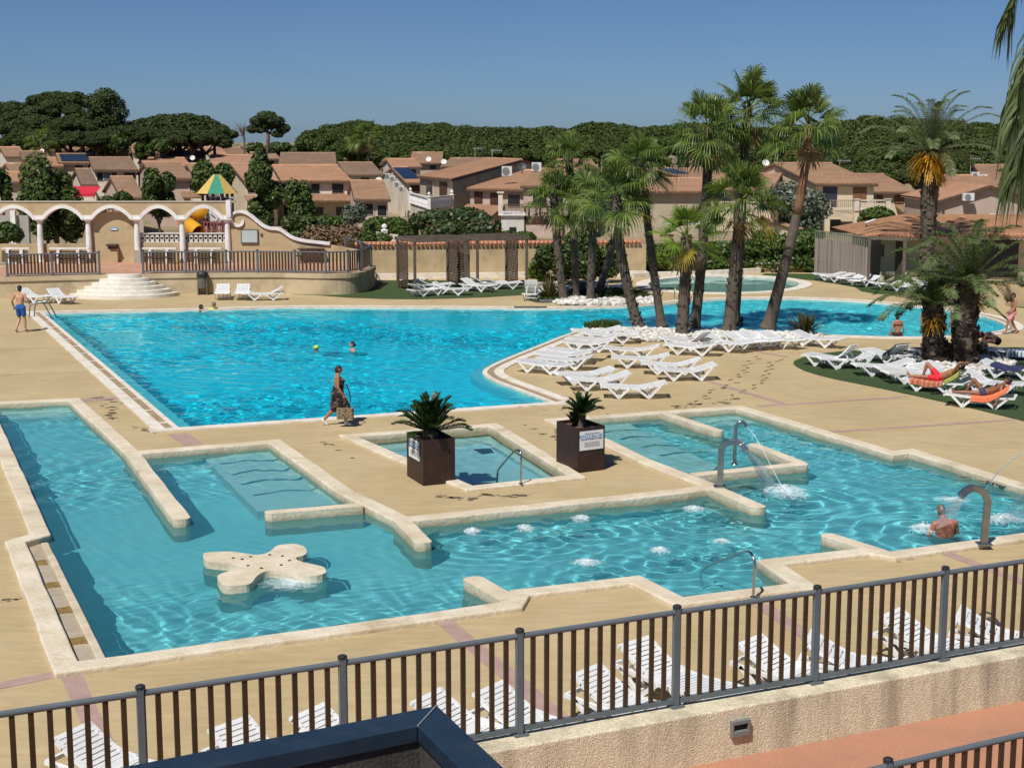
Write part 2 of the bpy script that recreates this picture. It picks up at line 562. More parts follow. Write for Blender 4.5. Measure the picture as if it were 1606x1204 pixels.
# ------------------------------------------------------------------ kerbs, dividers, bands on the deck
def glassmat(name, tint, murk=0, mcol=(.16, .70, .82)):
 """clear water; murk = share of light scattered back by bubbles and fine particles"""
 m, nt, N, L, b = newmat(name); N.remove(b)
 g = N.new('ShaderNodeBsdfGlass'); g.inputs['IOR'].default_value = 1.33; g.inputs['Roughness'].default_value = 0
 g.inputs['Color'].default_value = c4(tint)
 if murk:
  d = N.new('ShaderNodeBsdfDiffuse'); d.inputs[0].default_value = c4(mcol)
  x = N.new('ShaderNodeMixShader'); x.inputs[0].default_value = murk; L.new(g.outputs[0], x.inputs[1]); L.new(d.outputs[0], x.inputs[2])
  L.new(x.outputs[0], N['Material Output'].inputs['Surface'])
 else: L.new(g.outputs[0], N['Material Output'].inputs['Surface'])
 return m

def waters():
 a = G(1230, 775); b2 = G(1463, 826); c = G(1555, 815); d = G(497, 551); e = G(554, 550)
 jets = [G(x, y) for x, y in FOAM]
 w1 = water('main_pool_water', MAIN, -.06, glassmat('main_pool_water', (.50, .98, 1.0), .12, (.02, .74, .95)), .07, [(1.9, .012, 5), (.75, .012, 9), (.36, .0066, 10)], 1,
               [(d.x, d.y, .012, .5, 1.2), (e.x, e.y, .012, .5, 1.2)])
 w2 = water('spa_pool_water', BAL, -.08, glassmat('spa_pool_water', (.74, .97, .98), .13, (.12, .60, .70)), .06, [(2.2, .009, 5), (.75, .0048, 8), (.28, .0026, 9)], 5,
               [(p.x, p.y, .03, .55, 1.6) for p in (a, b2, c)] + [(p.x, p.y, .018, .4, .8) for p in jets])
 w3 = water('small_pool_water', SMALL, -.16, glassmat('small_pool_water', (.80, .97, .97)), .08, [(1.5, .004, 5), (.6, .0025, 6), (.3, .001, 6)], 8)
 w4 = water('wading_pool_water', WADE, -.08, glassmat('wading_pool_water', (.74, .95, .95)), .2, [(2., .006, 5), (.8, .004, 6)], 9)
 for o in (w1, w2, w3, w4): o.cycles.is_caustics_caster = True
 for o in COL.objects:
  if o.type == 'LIGHT': o.data.cycles.is_caustics_light = True
  if o.type == 'MESH' and any(k in o.name for k in ('basin', 'ledge', 'lagoon', 'massage', 'pool_step', 'pool_bench', 'line_tiles', 'spa_coping', 'divider')):
   o.cycles.is_caustics_receiver = True
 SC.cycles.caustics_refractive = True

FOAM = [(740, 836), (823, 831), (912, 816), (1088, 801), (1035, 866), (920, 885), (1132, 852)]
MNL = G(281, 672).to_2d()                      # near left corner of the main pool

def edges():
 line = [MNL] + [Vector(p[:2]) for p in MAIN[:-1]]
 line = resample(line, 1.0)
 o = lambda d: offset_line(line, d)
 struct('pool_kerb', strip(strip(MB(), o(.13), o(-.02), -.3, .012), o(.68), o(.36), -.2, .03, wob=.004), M_WHITESTONE)
 g = strip(MB(), o(.37), o(.12), -.1, .004)
 struct('pool_gutter', g, M_TILE)
 # white cross joints of the gutter along the straight left edge
 j = MB()
 a, b = MNL, Vector(MAIN[0][:2]); dr = (b - a).normalized(); nn = Vector((-dr.y, dr.x))
 k = int((b - a).length / 2.1)
 for i in range(k):
  p = a + dr * (1 + i * 2.1); q = p + nn * .245
  j.box((q.x, q.y, .006), (.12, .24, .012), math.atan2(dr.y, dr.x))
 struct('gutter_joints', j, M_WHITESTONE)
 near = [Vector(MAIN[-2][:2]) + (Vector(MAIN[-2][:2]) - MNL).normalized() * .55, MNL - (Vector(MAIN[-2][:2]) - MNL).normalized() * .8]
 near = resample(near, .9)
 struct('near_pool_kerb', strip(MB(), offset_line(near, .36), offset_line(near, -.03), -.3, .036, wob=.004), M_WHITESTONE)
 led = resample([MNL] + [Vector(p[:2]) for p in MAIN[:-1]], 1.0)
 struct('pool_ledge', strip(MB(), offset_line(led, .01), offset_line(led, -.42), -1.34, -.17), M_LLEDGE)
 # shallower pale floor of the lagoon at the right
 cut = G(985, 500).to_2d()
 half = [p for p in (Vector(q[:2]) for q in MAIN) if p.x > cut.x]
 lb = MB(); lb.prism(half, -1.34, -.55)
 struct('lagoon_floor', lb, linermat('pale_turquoise_liner', (.55, .86, .88), (.64, .92, .92)))
 # raised stone rim of the spa pool
 ring = resample(BAL, .7, True)
 struct('spa_coping', strip(MB(), offset_line(ring, .19, True), offset_line(ring, -.19, True), -.55, .085, True, wob=.011), M_STONE, smooth=False, bevel=.03)
 ring = resample(SMALL, .7, True)
 struct('small_pool_coping', strip(MB(), offset_line(ring, .17, True), offset_line(ring, -.17, True), -.4, .07, True, wob=.009), M_STONE, bevel=.03)
 ring = WADE
 struct('wading_pool_coping', strip(MB(), offset_line(ring, .12, True), offset_line(ring, -.55, True), -.3, .03, True), M_WHITESTONE)

 def arm(px, w, label, z1=.085):
  pts = GL(px, .085)
  l = offset_line(pts, w / 2); r = offset_line(pts, -w / 2)
  e = pts[-1]; d = (pts[-1] - pts[-2]).normalized(); n = Vector((-d.y, d.x))
  cap = [e + n * (w / 2 * math.cos(t)) + d * (w * .38 * math.sin(t)) for t in [PI * i / 8 for i in range(1, 8)]]
  mb = MB(); loop = l + cap + list(reversed(r))
  rn = random.Random(len(label))
  loop2 = []
  for i in range(len(loop)):
   a, b = loop[i], loop[(i + 1) % len(loop)]
   k = max(1, int((b - a).length / .5))
   for q in range(k): loop2.append(a.lerp(b, q / k) + Vector((rn.uniform(-.012, .012), rn.uniform(-.012, .012))))
  mb.prism(loop2, -1.14, z1)
  t = mb.build('pool_divider_wall', M_STONE, bevel=.035)
  tag(t, label, 'divider wall', 'low stone walls standing in the spa pool')
 arm([(206, 709), (284, 812)], .36, 'long straight stone wall between the left swim lane and the massage bay', .088)
 arm([(567, 791), (424, 803)], .30, 'short stone wall closing the near side of the left massage bay', .088)
 arm([(628, 814), (664, 849)], .34, 'stone stub pointing into the water below the left brown planter', .088)
 arm([(1116, 763), (1188, 794)], .36, 'orange stained stone stub at the foot of the wide waterfall spout', .088)
 arm([(1088, 744), (1258, 727)], .34, 'stone wall crossing behind the wide waterfall spout, carrying the thin jet pipe', .088)
 arm([(1256, 726), (1182, 697)], .30, 'stone arm slanting back from the tip of the jet pipe wall', .092)
 arm([(1040, 647), (1126, 675)], .30, 'stone wall between the right massage beds and the entry steps', .088)
 arm([(1385, 866), (1300, 839)], .34, 'stone stub right of the bent handrail, on the fence side of the spa pool', .088)
 arm([(806, 943), (742, 907)], .36, 'stone stub left of the deck tab, on the fence side of the spa pool', .088)
 # cross shaped stone island
 cr = GL([(318, 868), (324, 865.5), (362, 864), (382, 867), (402, 870), (418, 867.5), (428, 861), (433, 855), (446, 853), (466, 852), (478, 857), (482, 864), (479, 870),
             (462, 874), (470, 880), (490, 884), (508, 888), (512, 894), (510, 899), (492, 903), (470, 902.5), (447, 897), (425, 893.5), (411, 897), (402, 903), (395, 914),
             (384, 917), (352, 919), (345, 913), (340, 905), (343, 900), (368, 892), (373, 887), (366, 884), (330, 881), (320, 878)], .05)
 mb = MB(); mb.prism(smooth_line(cr, 1, True), -1.14, .05)
 isl = thing('stone_island', (G(420, 880).x, G(420, 880).y, -1.14), 'cross shaped pale stone island with small water nozzles in the spa pool', 'island')
 mb.build('island_block', M_STONE, isl, bevel=.05)
 for (x, y) in [(380, 877), (393, 873), (389, 887), (410, 891), (423, 870), (443, 872), (454, 879), (441, 886), (366, 875)]:
  n = MB(); p = G(x, y, .05); n.lathe((p.x, p.y, .05), [(.03, 0), (.03, .012), (.014, .014)], 8)
  n.build('nozzle', M('nozzle_brass', (.08, .06, .04), rough=.4, metal=.5), isl)
 # steps, massage beds, trough
 def slab(name, px, z, mat, zb=-1.14, pz=None):
  mb = MB(); mb.prism(GL(px, z if pz is None else pz), zb, z); return struct(name, mb, mat)
 for i in range(3):
  y = 636 + i * 5.5
  slab('pool_step', [(-24 + i, y + 3), (112 + i * 2.6, y - 3), (115 + i * 2.6, y + 3.5), (-22 + i, y + 9)], -.26 - .2 * i, M_LSTEP, pz=-.14)
  slab('pool_step', [(1082 + i * 7, 654 + i * 4.5), (1160 + i * 11, 646 + i * 4.2), (1169 + i * 11, 650.5 + i * 4.2), (1089 + i * 7, 658.5 + i * 4.5)], -.26 - .2 * i, M_LSTEP, pz=-.14)
 slab('massage_bed', [(322, 719), (430, 704), (541, 786), (404, 800)], -.42, M_LSTEP, pz=-.14)
 slab('massage_bed', [(880, 667), (978, 660), (1124, 729), (1108, 747), (1030, 735)], -.42, M_LSTEP, pz=-.14)
 ln = MB()
 L5 = [[(330, 723), (377, 717), (410, 718), (429, 710)], [(345, 737), (387, 731), (429, 731), (447, 724)], [(361, 753), (400, 746), (447, 746), (467, 737)],
          [(380, 769), (417, 762), (469, 761), (488, 752)], [(398, 786), (447, 778), (489, 778), (510, 768)],
          [(950, 672.5), (976, 671)], [(948, 687), (962, 683.5), (1004, 681.5)], [(974, 698), (992, 694), (1036, 694)], [(1004, 709.5), (1028, 705.5), (1068, 706)], [(1034, 723), (1064, 719), (1101, 718)]]
 for l in L5:
  p = GL(l, -.3)
  strip(ln, offset_line(p, .05), offset_line(p, -.05), -.42, -.405)
 struct('line_tiles', ln, M_LINE)
 tb = slab('hydro_bench', [(34, 858), (70, 857), (160, 1040), (110, 1044)], -.045, M('wet_slab', (.40, .33, .23), (.5, .42, .31), 3, .35, .4, 20), pz=-.1)
 k = GL([(70, 853), (161, 1040)], -.04); k = resample(k, .6)
 struct('hydro_bench_kerb', strip(MB(), offset_line(k, .07), offset_line(k, -.07), -1.14, -.005, wob=.004), M_STONE, bevel=.02)
 gm = M('ochre_grate', (.26, .17, .05), (.38, .26, .09), 12, .5, .6, 60)
 for (x, y) in [(60, 887), (79, 922), (97, 962), (121, 1010)]:
  p = G(x, y, -.09); mb = MB(); d = (k[-1] - k[0]).normalized(); a = math.atan2(d.y, d.x)
  mt = Matrix.Rotation(a, 3, 'Z')
  for i in range(-3, 4):
   q = mt @ Vector((i * .045, 0, 0)); mb.box((p.x + q.x, p.y + q.y, -.034), (.026, .26, .02), a)
  for s in (-1, 1):
   q = mt @ Vector((0, s * .13, 0)); mb.box((p.x + q.x, p.y + q.y, -.034), (.34, .03, .024), a)
  tag(mb.build('grate', gm), {887: 'ochre grate in the spa bench, farthest from the fence', 922: 'ochre grate in the spa bench, next to the farthest one',
   962: 'ochre grate in the spa bench, next to the nearest one', 1010: 'ochre grate in the spa bench, nearest to the fence'}[y], 'grate', 'ochre grates in the wet bench')
 # small pool: bench along the far and right sides, floor drain
 slab('pool_bench', [(540, 686), (774, 666), (905, 747), (872, 749), (758, 684), (566, 700)], -.42, M_LSMALL, -.79, -.1)
 slab('pool_step', [(540, 684), (774, 666), (785, 673), (550, 691)], -.2, M_WHITESTONE, -.79, -.1)
 dr = MB(); dr.prism(GL([(742, 722), (768, 721), (776, 728), (756, 730)], -.6), -.79, -.785); struct('floor_drain_line_tiles', dr, M_LINE)
 mg = MB(); mg.prism(GL([(278, 519), (292, 517.6), (303, 519.5), (290, 521.5)], -.4), -1.34, -1.335); struct('main_drain_line_tiles', mg, M('drain_grate', (.10, .14, .12), rough=.7))
 sk = MB(); sk.box(tuple(G(832, 482, .02)), (1.5, .5, .05)); struct('gutter_cover', sk, M('dark_cover', (.08, .07, .065), rough=.7))

def deck_marks():
 b = MB()
 for pts, w in [([(-20, 1079), (97, 1055)], .26), ([(110, 1055), (170, 1185)], .30), ([(697, 974), (930, 1170)], .3), ([(1196, 949), (1420, 1105)], .3), ([(1484, 867), (1640, 926)], .26),
                   ([(1092, 592), (1232, 634)], .22), ([(1190, 637), (1424, 622)], .2), ([(1306, 677), (1640, 655)], .2), ([(122, 629), (196, 623)], .5), ([(278, 680), (304, 697)], .5),
                   ([(1130, 540), (1235, 560)], .18), ([(0, 549), (86, 545)], .05), ([(0, 589), (150, 582)], .05), ([(395, 668), (545, 653)], .0)]:
  if w == 0: continue
  p = resample(GL(pts), 1.2)
  strip(b, offset_line(p, w / 2), offset_line(p, -w / 2), 0, .005, top_only=True, wob=.012)
 struct('deck_bands', b, M_PINK)
 # wet prints and drips
 w = MB(); rn = random.Random(5)
 def blob(p, r, el=1, ang=0, n=9):
  vs = []
  for i in range(n):
   a = 2 * PI * i / n; rr = r * rn.uniform(.65, 1.25)
   x, y = rr * math.cos(a) * el, rr * math.sin(a)
   vs.append((p.x + x * math.cos(ang) - y * math.sin(ang), p.y + x * math.sin(ang) + y * math.cos(ang), .007))
  w.poly(vs)
 f = lambda l, ox, oy, s: [(ox + x / s, oy + y / s) for x, y in l]
 t1 = f([(540, 960), (605, 935), (640, 970), (620, 965), (700, 880), (720, 905), (750, 845), (760, 815), (890, 790), (905, 797), (925, 765), (1035, 740), (970, 708), (1060, 680), (1055, 655), (1130, 630), (1100, 608), (1150, 585), (1110, 558), (1185, 540), (1155, 512), (1260, 490), (1235, 468),
   (880, 945), (930, 960), (910, 950), (990, 870), (1010, 905), (1090, 840), (1140, 850), (1110, 820), (1215, 798), (1215, 765), (1300, 745), (1300, 715), (1340, 690), (1310, 662), (1375, 645), (1340, 617), (1395, 598), (1370, 570), (1405, 553), (1375, 527), (1455, 515), (1500, 497)], 1000, 490, 6.69)
 for (x, y) in t1:
  p = G(x, y); a = rn.uniform(.5, 1.3)
  blob(p, .05, 2.0, a); blob(p + Vector((math.cos(a), math.sin(a), 0)) * .13, .055, 1.2, a)
 def trail(l, r, k):
  for i in range(len(l) - 1):
   for j in range(k * 2):
    t = rn.random()
    p = G(l[i][0] + (l[i + 1][0] - l[i][0]) * t + rn.uniform(-5, 5), l[i][1] + (l[i + 1][1] - l[i][1]) * t + rn.uniform(-2, 2))
    blob(p, r * rn.uniform(.25, .8), rn.uniform(1, 2.2), rn.uniform(-.6, .6))
 trail([(1046, 637), (1075, 639), (1100, 633)], .07, 6); trail([(1120, 631), (1160, 624)], .08, 6)
 trail([(158, 634), (180, 640), (172, 652), (185, 660)], .08, 5); trail([(196, 664), (245, 680)], .06, 7); trail([(150, 622), (195, 632)], .1, 5)
 trail([(690, 777), (730, 784), (760, 775), (800, 778), (830, 776)], .075, 5); trail([(780, 650), (880, 690), (875, 672)], .07, 8)
 trail([(1490, 745), (1606, 765)], .12, 9); trail([(500, 690), (560, 720)], .06, 6); trail([(0, 942), (30, 938)], .05, 4); trail([(850, 645), (900, 640), (960, 652)], .06, 5)
 trail([(1400, 880), (1480, 868)], .05, 8); trail([(30, 497), (70, 495)], .06, 4)
 o = w.build('wet_footprints', M('wet_concrete', (.15, .115, .065), (.22, .165, .10), 6, .45))
 tag(o, 'dark wet footprints and drips drying on the beige deck', 'footprints', kind='stuff')
 # artificial turf
 def turf(px, z=.015):
  mb = MB(); p = GL(px); r = delaunay_2d_cdt(p, [], [list(range(len(p)))], 1, 1e-6)
  mb.add([(v.x, v.y, z) for v in r[0]], [tuple(f) for f in r[2]])
  return tag(mb.build('turf', M_TURF), kind='structure')
 turf([(455, 461.5), (500, 463.5), (548, 467), (600, 469), (650, 469.5), (700, 468.5), (760, 466.5), (810, 463.5), (838, 461), (838, 440), (585, 440), (580, 446)])
 turf([(825, 470), (840, 474.5), (858, 475), (875, 473), (990, 470), (1012, 466), (1016, 460), (985, 453), (900, 455), (838, 458)])
 turf([(1190, 434), (1228, 436), (1277, 440), (1320, 447), (1342, 451), (1351, 457), (1372, 461), (1412, 463), (1450, 466), (1480, 465), (1480, 438), (1300, 430), (1200, 429)])
 turf([(1244, 571), (1250, 576), (1262, 582), (1285, 589), (1310, 595), (1370, 607), (1440, 622), (1530, 642), (1640, 669), (1640, 545), (1560, 545), (1450, 548), (1330, 550), (1285, 555), (1258, 561), (1246, 566)])
 turf([(1590, 482), (1640, 486), (1640, 470), (1592, 474)])

def pebbles(name, px, n, label, size=(.06, .14), seed=1, z=0.02, mat=None):
 loop = GL(px); rn = np.random.RandomState(seed)
 P = np.array([(p.x, p.y) for p in loop]); lo, hi = P.min(0), P.max(0)
 pts = lo + rn.rand(n * 4, 2) * (hi - lo); pts = pts[inside_mask(loop, pts[:, 0], pts[:, 1])][:n]
 bm = bmesh.new(); bmesh.ops.create_icosphere(bm, subdivisions=1, radius=1)
 base = np.array([v.co[:] for v in bm.verts]); fc = np.array([[v.index for v in f.verts] for f in bm.faces]); bm.free()
 V_, F_ = [], []
 for i, p in enumerate(pts):
  s = rn.uniform(*size)
  q = base * (1 + rn.uniform(-.22, .22, (len(base), 1))) * np.array([s * rn.uniform(.8, 1.5), s * rn.uniform(.8, 1.3), s * rn.uniform(.55, .9)])
  a = rn.uniform(0, 6.28); c, d = math.cos(a), math.sin(a)
  q = np.stack([q[:, 0] * c - q[:, 1] * d, q[:, 0] * d + q[:, 1] * c, q[:, 2]], -1) + np.array([p[0], p[1], z + s * .4])
  V_.append(q); F_.append(fc + len(base) * i)
 me = bpy.data.meshes.new(name); me.from_pydata(np.concatenate(V_).tolist(), [], np.concatenate(F_).tolist())
 me.materials.append(mat or leafmat('white_rock', (.34, .32, .28), (.78, .76, .71), 0, .85)); me.update()
 bd = MB(); r_ = delaunay_2d_cdt(loop, [], [list(range(len(loop)))], 1, 1e-6); bd.add([(v.x, v.y, z - .006) for v in r_[0]], [tuple(f) for f in r_[2]]); struct('planting_soil', bd, M('dark_soil', (.06, .05, .035), (.12, .10, .075), 6, .95, .6, 40))
 o = bpy.data.objects.new(name, me); COL.objects.link(o)
 return tag(o, label, 'pebbles', kind='stuff')
# ------------------------------------------------------------------ near wall, railings, roof edge
M_RAIL = M('grey_lacquered_metal', (.105, .13, .15), (.13, .155, .175), 3, .38, spec=.5)
M_RAILCAP = M('dark_post_cap', (.02, .022, .025), rough=.5)
M_BAR = M('brown_railing_bar', (.040, .024, .012), (.06, .036, .018), 2, .42, .15, 40)
def renderwall():
 m, nt, N, L, b = newmat('beige_roughcast')
 tc = N.new('ShaderNodeTexCoord'); vec = tc.outputs['Object']
 n, r = noise_mix(N, L, vec, 26, (.64, .56, .39), (.86, .77, .57), .35, .65, 4)
 # dark rain streaks running down from the top edge
 mp = N.new('ShaderNodeMapping'); mp.inputs['Scale'].default_value = (1.4, 1.4, .18); L.new(vec, mp.inputs[0])
 n2 = N.new('ShaderNodeTexNoise'); n2.inputs['Scale'].default_value = 1.3; n2.inputs['Detail'].default_value = 7; n2.inputs['Roughness'].default_value = .65
 L.new(mp.outputs[0], n2.inputs['Vector'])
 r2 = N.new('ShaderNodeValToRGB'); r2.color_ramp.elements[0].position = .47; r2.color_ramp.elements[1].position = .68
 L.new(n2.outputs['Fac'], r2.inputs[0])
 f = N.new('ShaderNodeMath'); f.operation = 'MULTIPLY'; f.inputs[1].default_value = .62; L.new(r2.outputs[0], f.inputs[0])
 out = mixc(N, L, f.outputs[0], r.outputs[0], (.24, .20, .14))
 L.new(out, b.inputs['Base Color']); b.inputs['Roughness'].default_value = .95
 v = N.new('ShaderNodeTexNoise'); v.inputs['Scale'].default_value = 55; v.inputs['Detail'].default_value = 3; L.new(vec, v.inputs['Vector'])
 bp = N.new('ShaderNodeBump'); bp.inputs['Strength'].default_value = 1; bp.inputs['Distance'].default_value = .022
 L.new(v.outputs['Fac'], bp.inputs['Height']); L.new(bp.outputs[0], b.inputs['Normal'])
 return m

def railing(root, pts, zb, height, nbar, posts=True, barw=(.055, .03), postw=.085, low=.11):
 """posts at pts, rails and bars between; every post, rail and bar is a part"""
 n = len(pts)
 for i, p in enumerate(pts):
  d = (pts[min(i + 1, n - 1)] - pts[max(i - 1, 0)]).normalized(); a = math.atan2(d.y, d.x)
  mb = MB(); w = postw
  mb.box((p.x, p.y, zb + height / 2), (w * .55, w * 1.15, height - .01), a)
  mb.box((p.x, p.y, zb + height / 2), (w * 1.0, w * .7, height - .02), a)
  mb.box((p.x, p.y, zb + .012), (w * 2.0, w * 1.9, .024), a)
  po = mb.build('post', M_RAIL, root)
  mb = MB(); mb.lathe((p.x, p.y, zb + height - .01), [(w * .62, 0), (w * .62, .03), (w * .4, .042)], 10); mb.build('post_cap', M_RAILCAP, po)
 for i in range(n - 1):
  a, b = pts[i], pts[i + 1]; d = (b - a).normalized()
  A = a + d * postw * .45; B = b - d * postw * .45
  mb = MB(); mb.tube([(A.x, A.y, zb + height - .06), (B.x, B.y, zb + height - .06)], .034, 10); mb.build('top_rail', M_RAIL, root, smooth=False)
  mb = MB(); mb.box(((A.x + B.x) / 2, (A.y + B.y) / 2, zb + low), ((B - A).length, .055, .06), math.atan2(d.y, d.x)); mb.build('bottom_rail', M_RAIL, root)
  nb = nbar if (B - A).length > 1.7 else max(2, int((B - A).length / .19))
  for k in range(nb):
   q = A.lerp(B, (k + .75) / (nb + .5))
   mb = MB(); mb.box((q.x, q.y, zb + (low + height) / 2 - .035), (barw[0], barw[1], height - low - .1), math.atan2(d.y, d.x) + .0)
   mb.build('bar', M_BAR, root)

def near_things():
 wm = renderwall()
 mb = MB(); th = .34
 a, b = WALL_A - WN * .15, WALL_B - WN * .15
 pts = resample([a, b], 1.5)
 strip(mb, offset_line(pts, th / 2 + .06), offset_line(pts, -th / 2), PATHZ - .3, WALLZ, wob=.004)
 w = mb.build('retaining_wall', wm, bevel=.02)
 tag(w, 'stained beige roughcast wall under the near railing, terracotta path at its foot', 'wall')
 P = [G(x, y, 2.06).to_2d() for x, y in [(220, 1078), (537, 1031), (815, 989), (1062, 952), (1282, 921), (1483, 891)]]
 step = 2.03
 P = [P[0] - (P[1] - P[0]) * k for k in (2, 1)] + P + [P[-1] + WDIR * 2.02 * k for k in (1, 2)]
 root = thing('railing', (P[0].x, P[0].y, WALLZ), 'long grey railing with dark brown bars standing on the near roughcast wall', 'railing')
 railing(root, P, WALLZ, 1.23, 11, low=.075)
 # lower railing in the bottom right corner
 zt = PATHZ + 1.16
 p0 = G(1393, 1192, zt).to_2d(); p1 = G(1606, 1143, zt).to_2d(); d = (p1 - p0).normalized()
 P = [p0 + d * step * i for i in range(-2, 4)]
 root = thing('railing', (P[0].x, P[0].y, PATHZ), 'lower grey railing with brown bars on the terracotta path, cut by the bottom right corner', 'railing')
 railing(root, P, PATHZ, 1.16, 11)
 # wall lamp
 q = G(1160, 1140, -.05)
 # front face of the wall
 f0 = (WALL_A - WN * (.15 + th / 2)); s = (q.to_2d() - f0).dot(WDIR); c = f0 + WDIR * s
 zc = None
 for z in [x * .01 for x in range(24, 90)]:
  t = G(1160, 1140, z).to_2d()
  if (t - f0).dot(WN) < 0: zc = z; c = f0 + WDIR * (t - f0).dot(WDIR); break
 zc = zc if zc is not None else .5
 ang = math.atan2(WDIR.y, WDIR.x)
 lm = thing('wall_lamp', (c.x, c.y, zc), 'small grey slotted step light set into the near roughcast wall', 'lamp')
 mt = Matrix.Rotation(ang, 3, 'Z'); mb = MB()
 for (dx, dz, sx, sz) in [(0, .075, .26, .05), (0, -.065, .26, .07), (-.115, .01, .03, .08), (.115, .01, .03, .08)]:
  v = mt @ Vector((dx, -.02, dz)); mb.box((c.x + v.x, c.y + v.y, zc + v.z), (sx, .07, sz), ang)
 mb.build('lamp_housing', M('grey_lamp', (.16, .17, .17), (.2, .21, .21), 4, .6), lm, bevel=.006)
 mb = MB(); v = mt @ Vector((0, 0, .01)); mb.box((c.x + v.x, c.y + v.y, zc + v.z), (.2, .03, .08), ang); mb.build('lamp_slot', M('black_slot', (.01, .01, .01), rough=.7), lm)
 # roof parapet right below the camera
 zr = 3.0
 O = G(685, 1106, zr).to_2d(); I = G(655, 1139, zr).to_2d()
 dl = (G(190, 1203, zr).to_2d() - O).normalized(); dr = (G(792, 1206, zr).to_2d() - O).normalized()
 nl = Vector((-dl.y, dl.x)); nr = Vector((dr.y, -dr.x))
 wl = abs((I - O).dot(nl)); wr = abs((I - O).dot(nr))
 if (I - O).dot(nl) < 0: nl = -nl
 if (I - O).dot(nr) < 0: nr = -nr
 root = thing('low_roof', (O.x, O.y, 0), 'corner of a flat roof with dark blue metal edging at the bottom of the picture', 'roof')
 mm = M('dark_blue_sheet_metal', (.012, .026, .045), (.018, .035, .058), 2, .38, stain=(.03, .045, .06), sscale=3)
 Lo, Li = O + dl * 9, I + dl * 9; Ro, Ri = O + dr * 9, I + dr * 9
 for nm, q in (('coping', [O, Lo, Li, I]), ('coping', [O, I, Ri, Ro])):
  c0 = sum(q, Vector((0, 0))) / 4
  mb = MB(); mb.prism(q, zr - .12, zr); mb.build(nm, mm, root, bevel=.012)
 mb = MB(); mb.bar((O.x, O.y, zr + .004), (I.x, I.y, zr + .004), .012, .012); mb.build('seam', M('seam_grey', (.2, .22, .24), rough=.5), root)
 pw = M('dark_bitumen', (.035, .033, .03), (.06, .055, .05), 6, .9, .6, 30)
 mb = MB(); I2 = I - (nl * .03 + nr * .03)
 mb.prism([O + (nl + nr) * .05, Lo + nl * .05, Li - nl * .04, I2, Ri - nr * .04, Ro + nr * .05], .0, zr - .12); mb.build('parapet', pw, root)
 mb = MB(); mb.poly([(I2.x, I2.y, zr - .55), (Li.x, Li.y, zr - .55), ((Li + Ri).x / 2, (Li + Ri).y / 2, zr - .55), (Ri.x, Ri.y, zr - .55)])
 mb.build('roof_floor', M('brown_roof_felt', (.13, .075, .055), (.19, .115, .085), 5, .95, .5, 60), root)
 mb = MB(); e = (I - O).normalized()
 mb.bar(tuple((I + e * .28).to_3d() + Vector((0, 0, zr - .53))), tuple((Li + nl * .28).to_3d() + Vector((0, 0, zr - .53))), .02, .02)
 mb.bar(tuple((I + e * .28).to_3d() + Vector((0, 0, zr - .53))), tuple((Ri + nr * .28).to_3d() + Vector((0, 0, zr - .53))), .02, .02)
 mb.build('flashing', M('grey_flashing', (.15, .14, .13), rough=.6), root)
# ------------------------------------------------------------------ sun loungers
def plasticmat():
 m, nt, N, L, b = newmat('white_plastic')
 tc = N.new('ShaderNodeTexCoord')
 oi = N.new('ShaderNodeObjectInfo')
 n, r = noise_mix(N, L, tc.outputs['Object'], 5, (.74, .75, .76), (.84, .84, .84), .3, .7, 6)
 r2 = N.new('ShaderNodeValToRGB'); r2.color_ramp.elements[0].color = (.9, .9, .88, 1); r2.color_ramp.elements[1].color = (1, 1, 1, 1)
 L.new(oi.outputs['Random'], r2.inputs[0])
 L.new(mixc(N, L, 1, r.outputs[0], r2.outputs[0], 'MULTIPLY'), b.inputs['Base Color'])
 b.inputs['Roughness'].default_value = .38
 return m
M_PLASTIC = plasticmat()

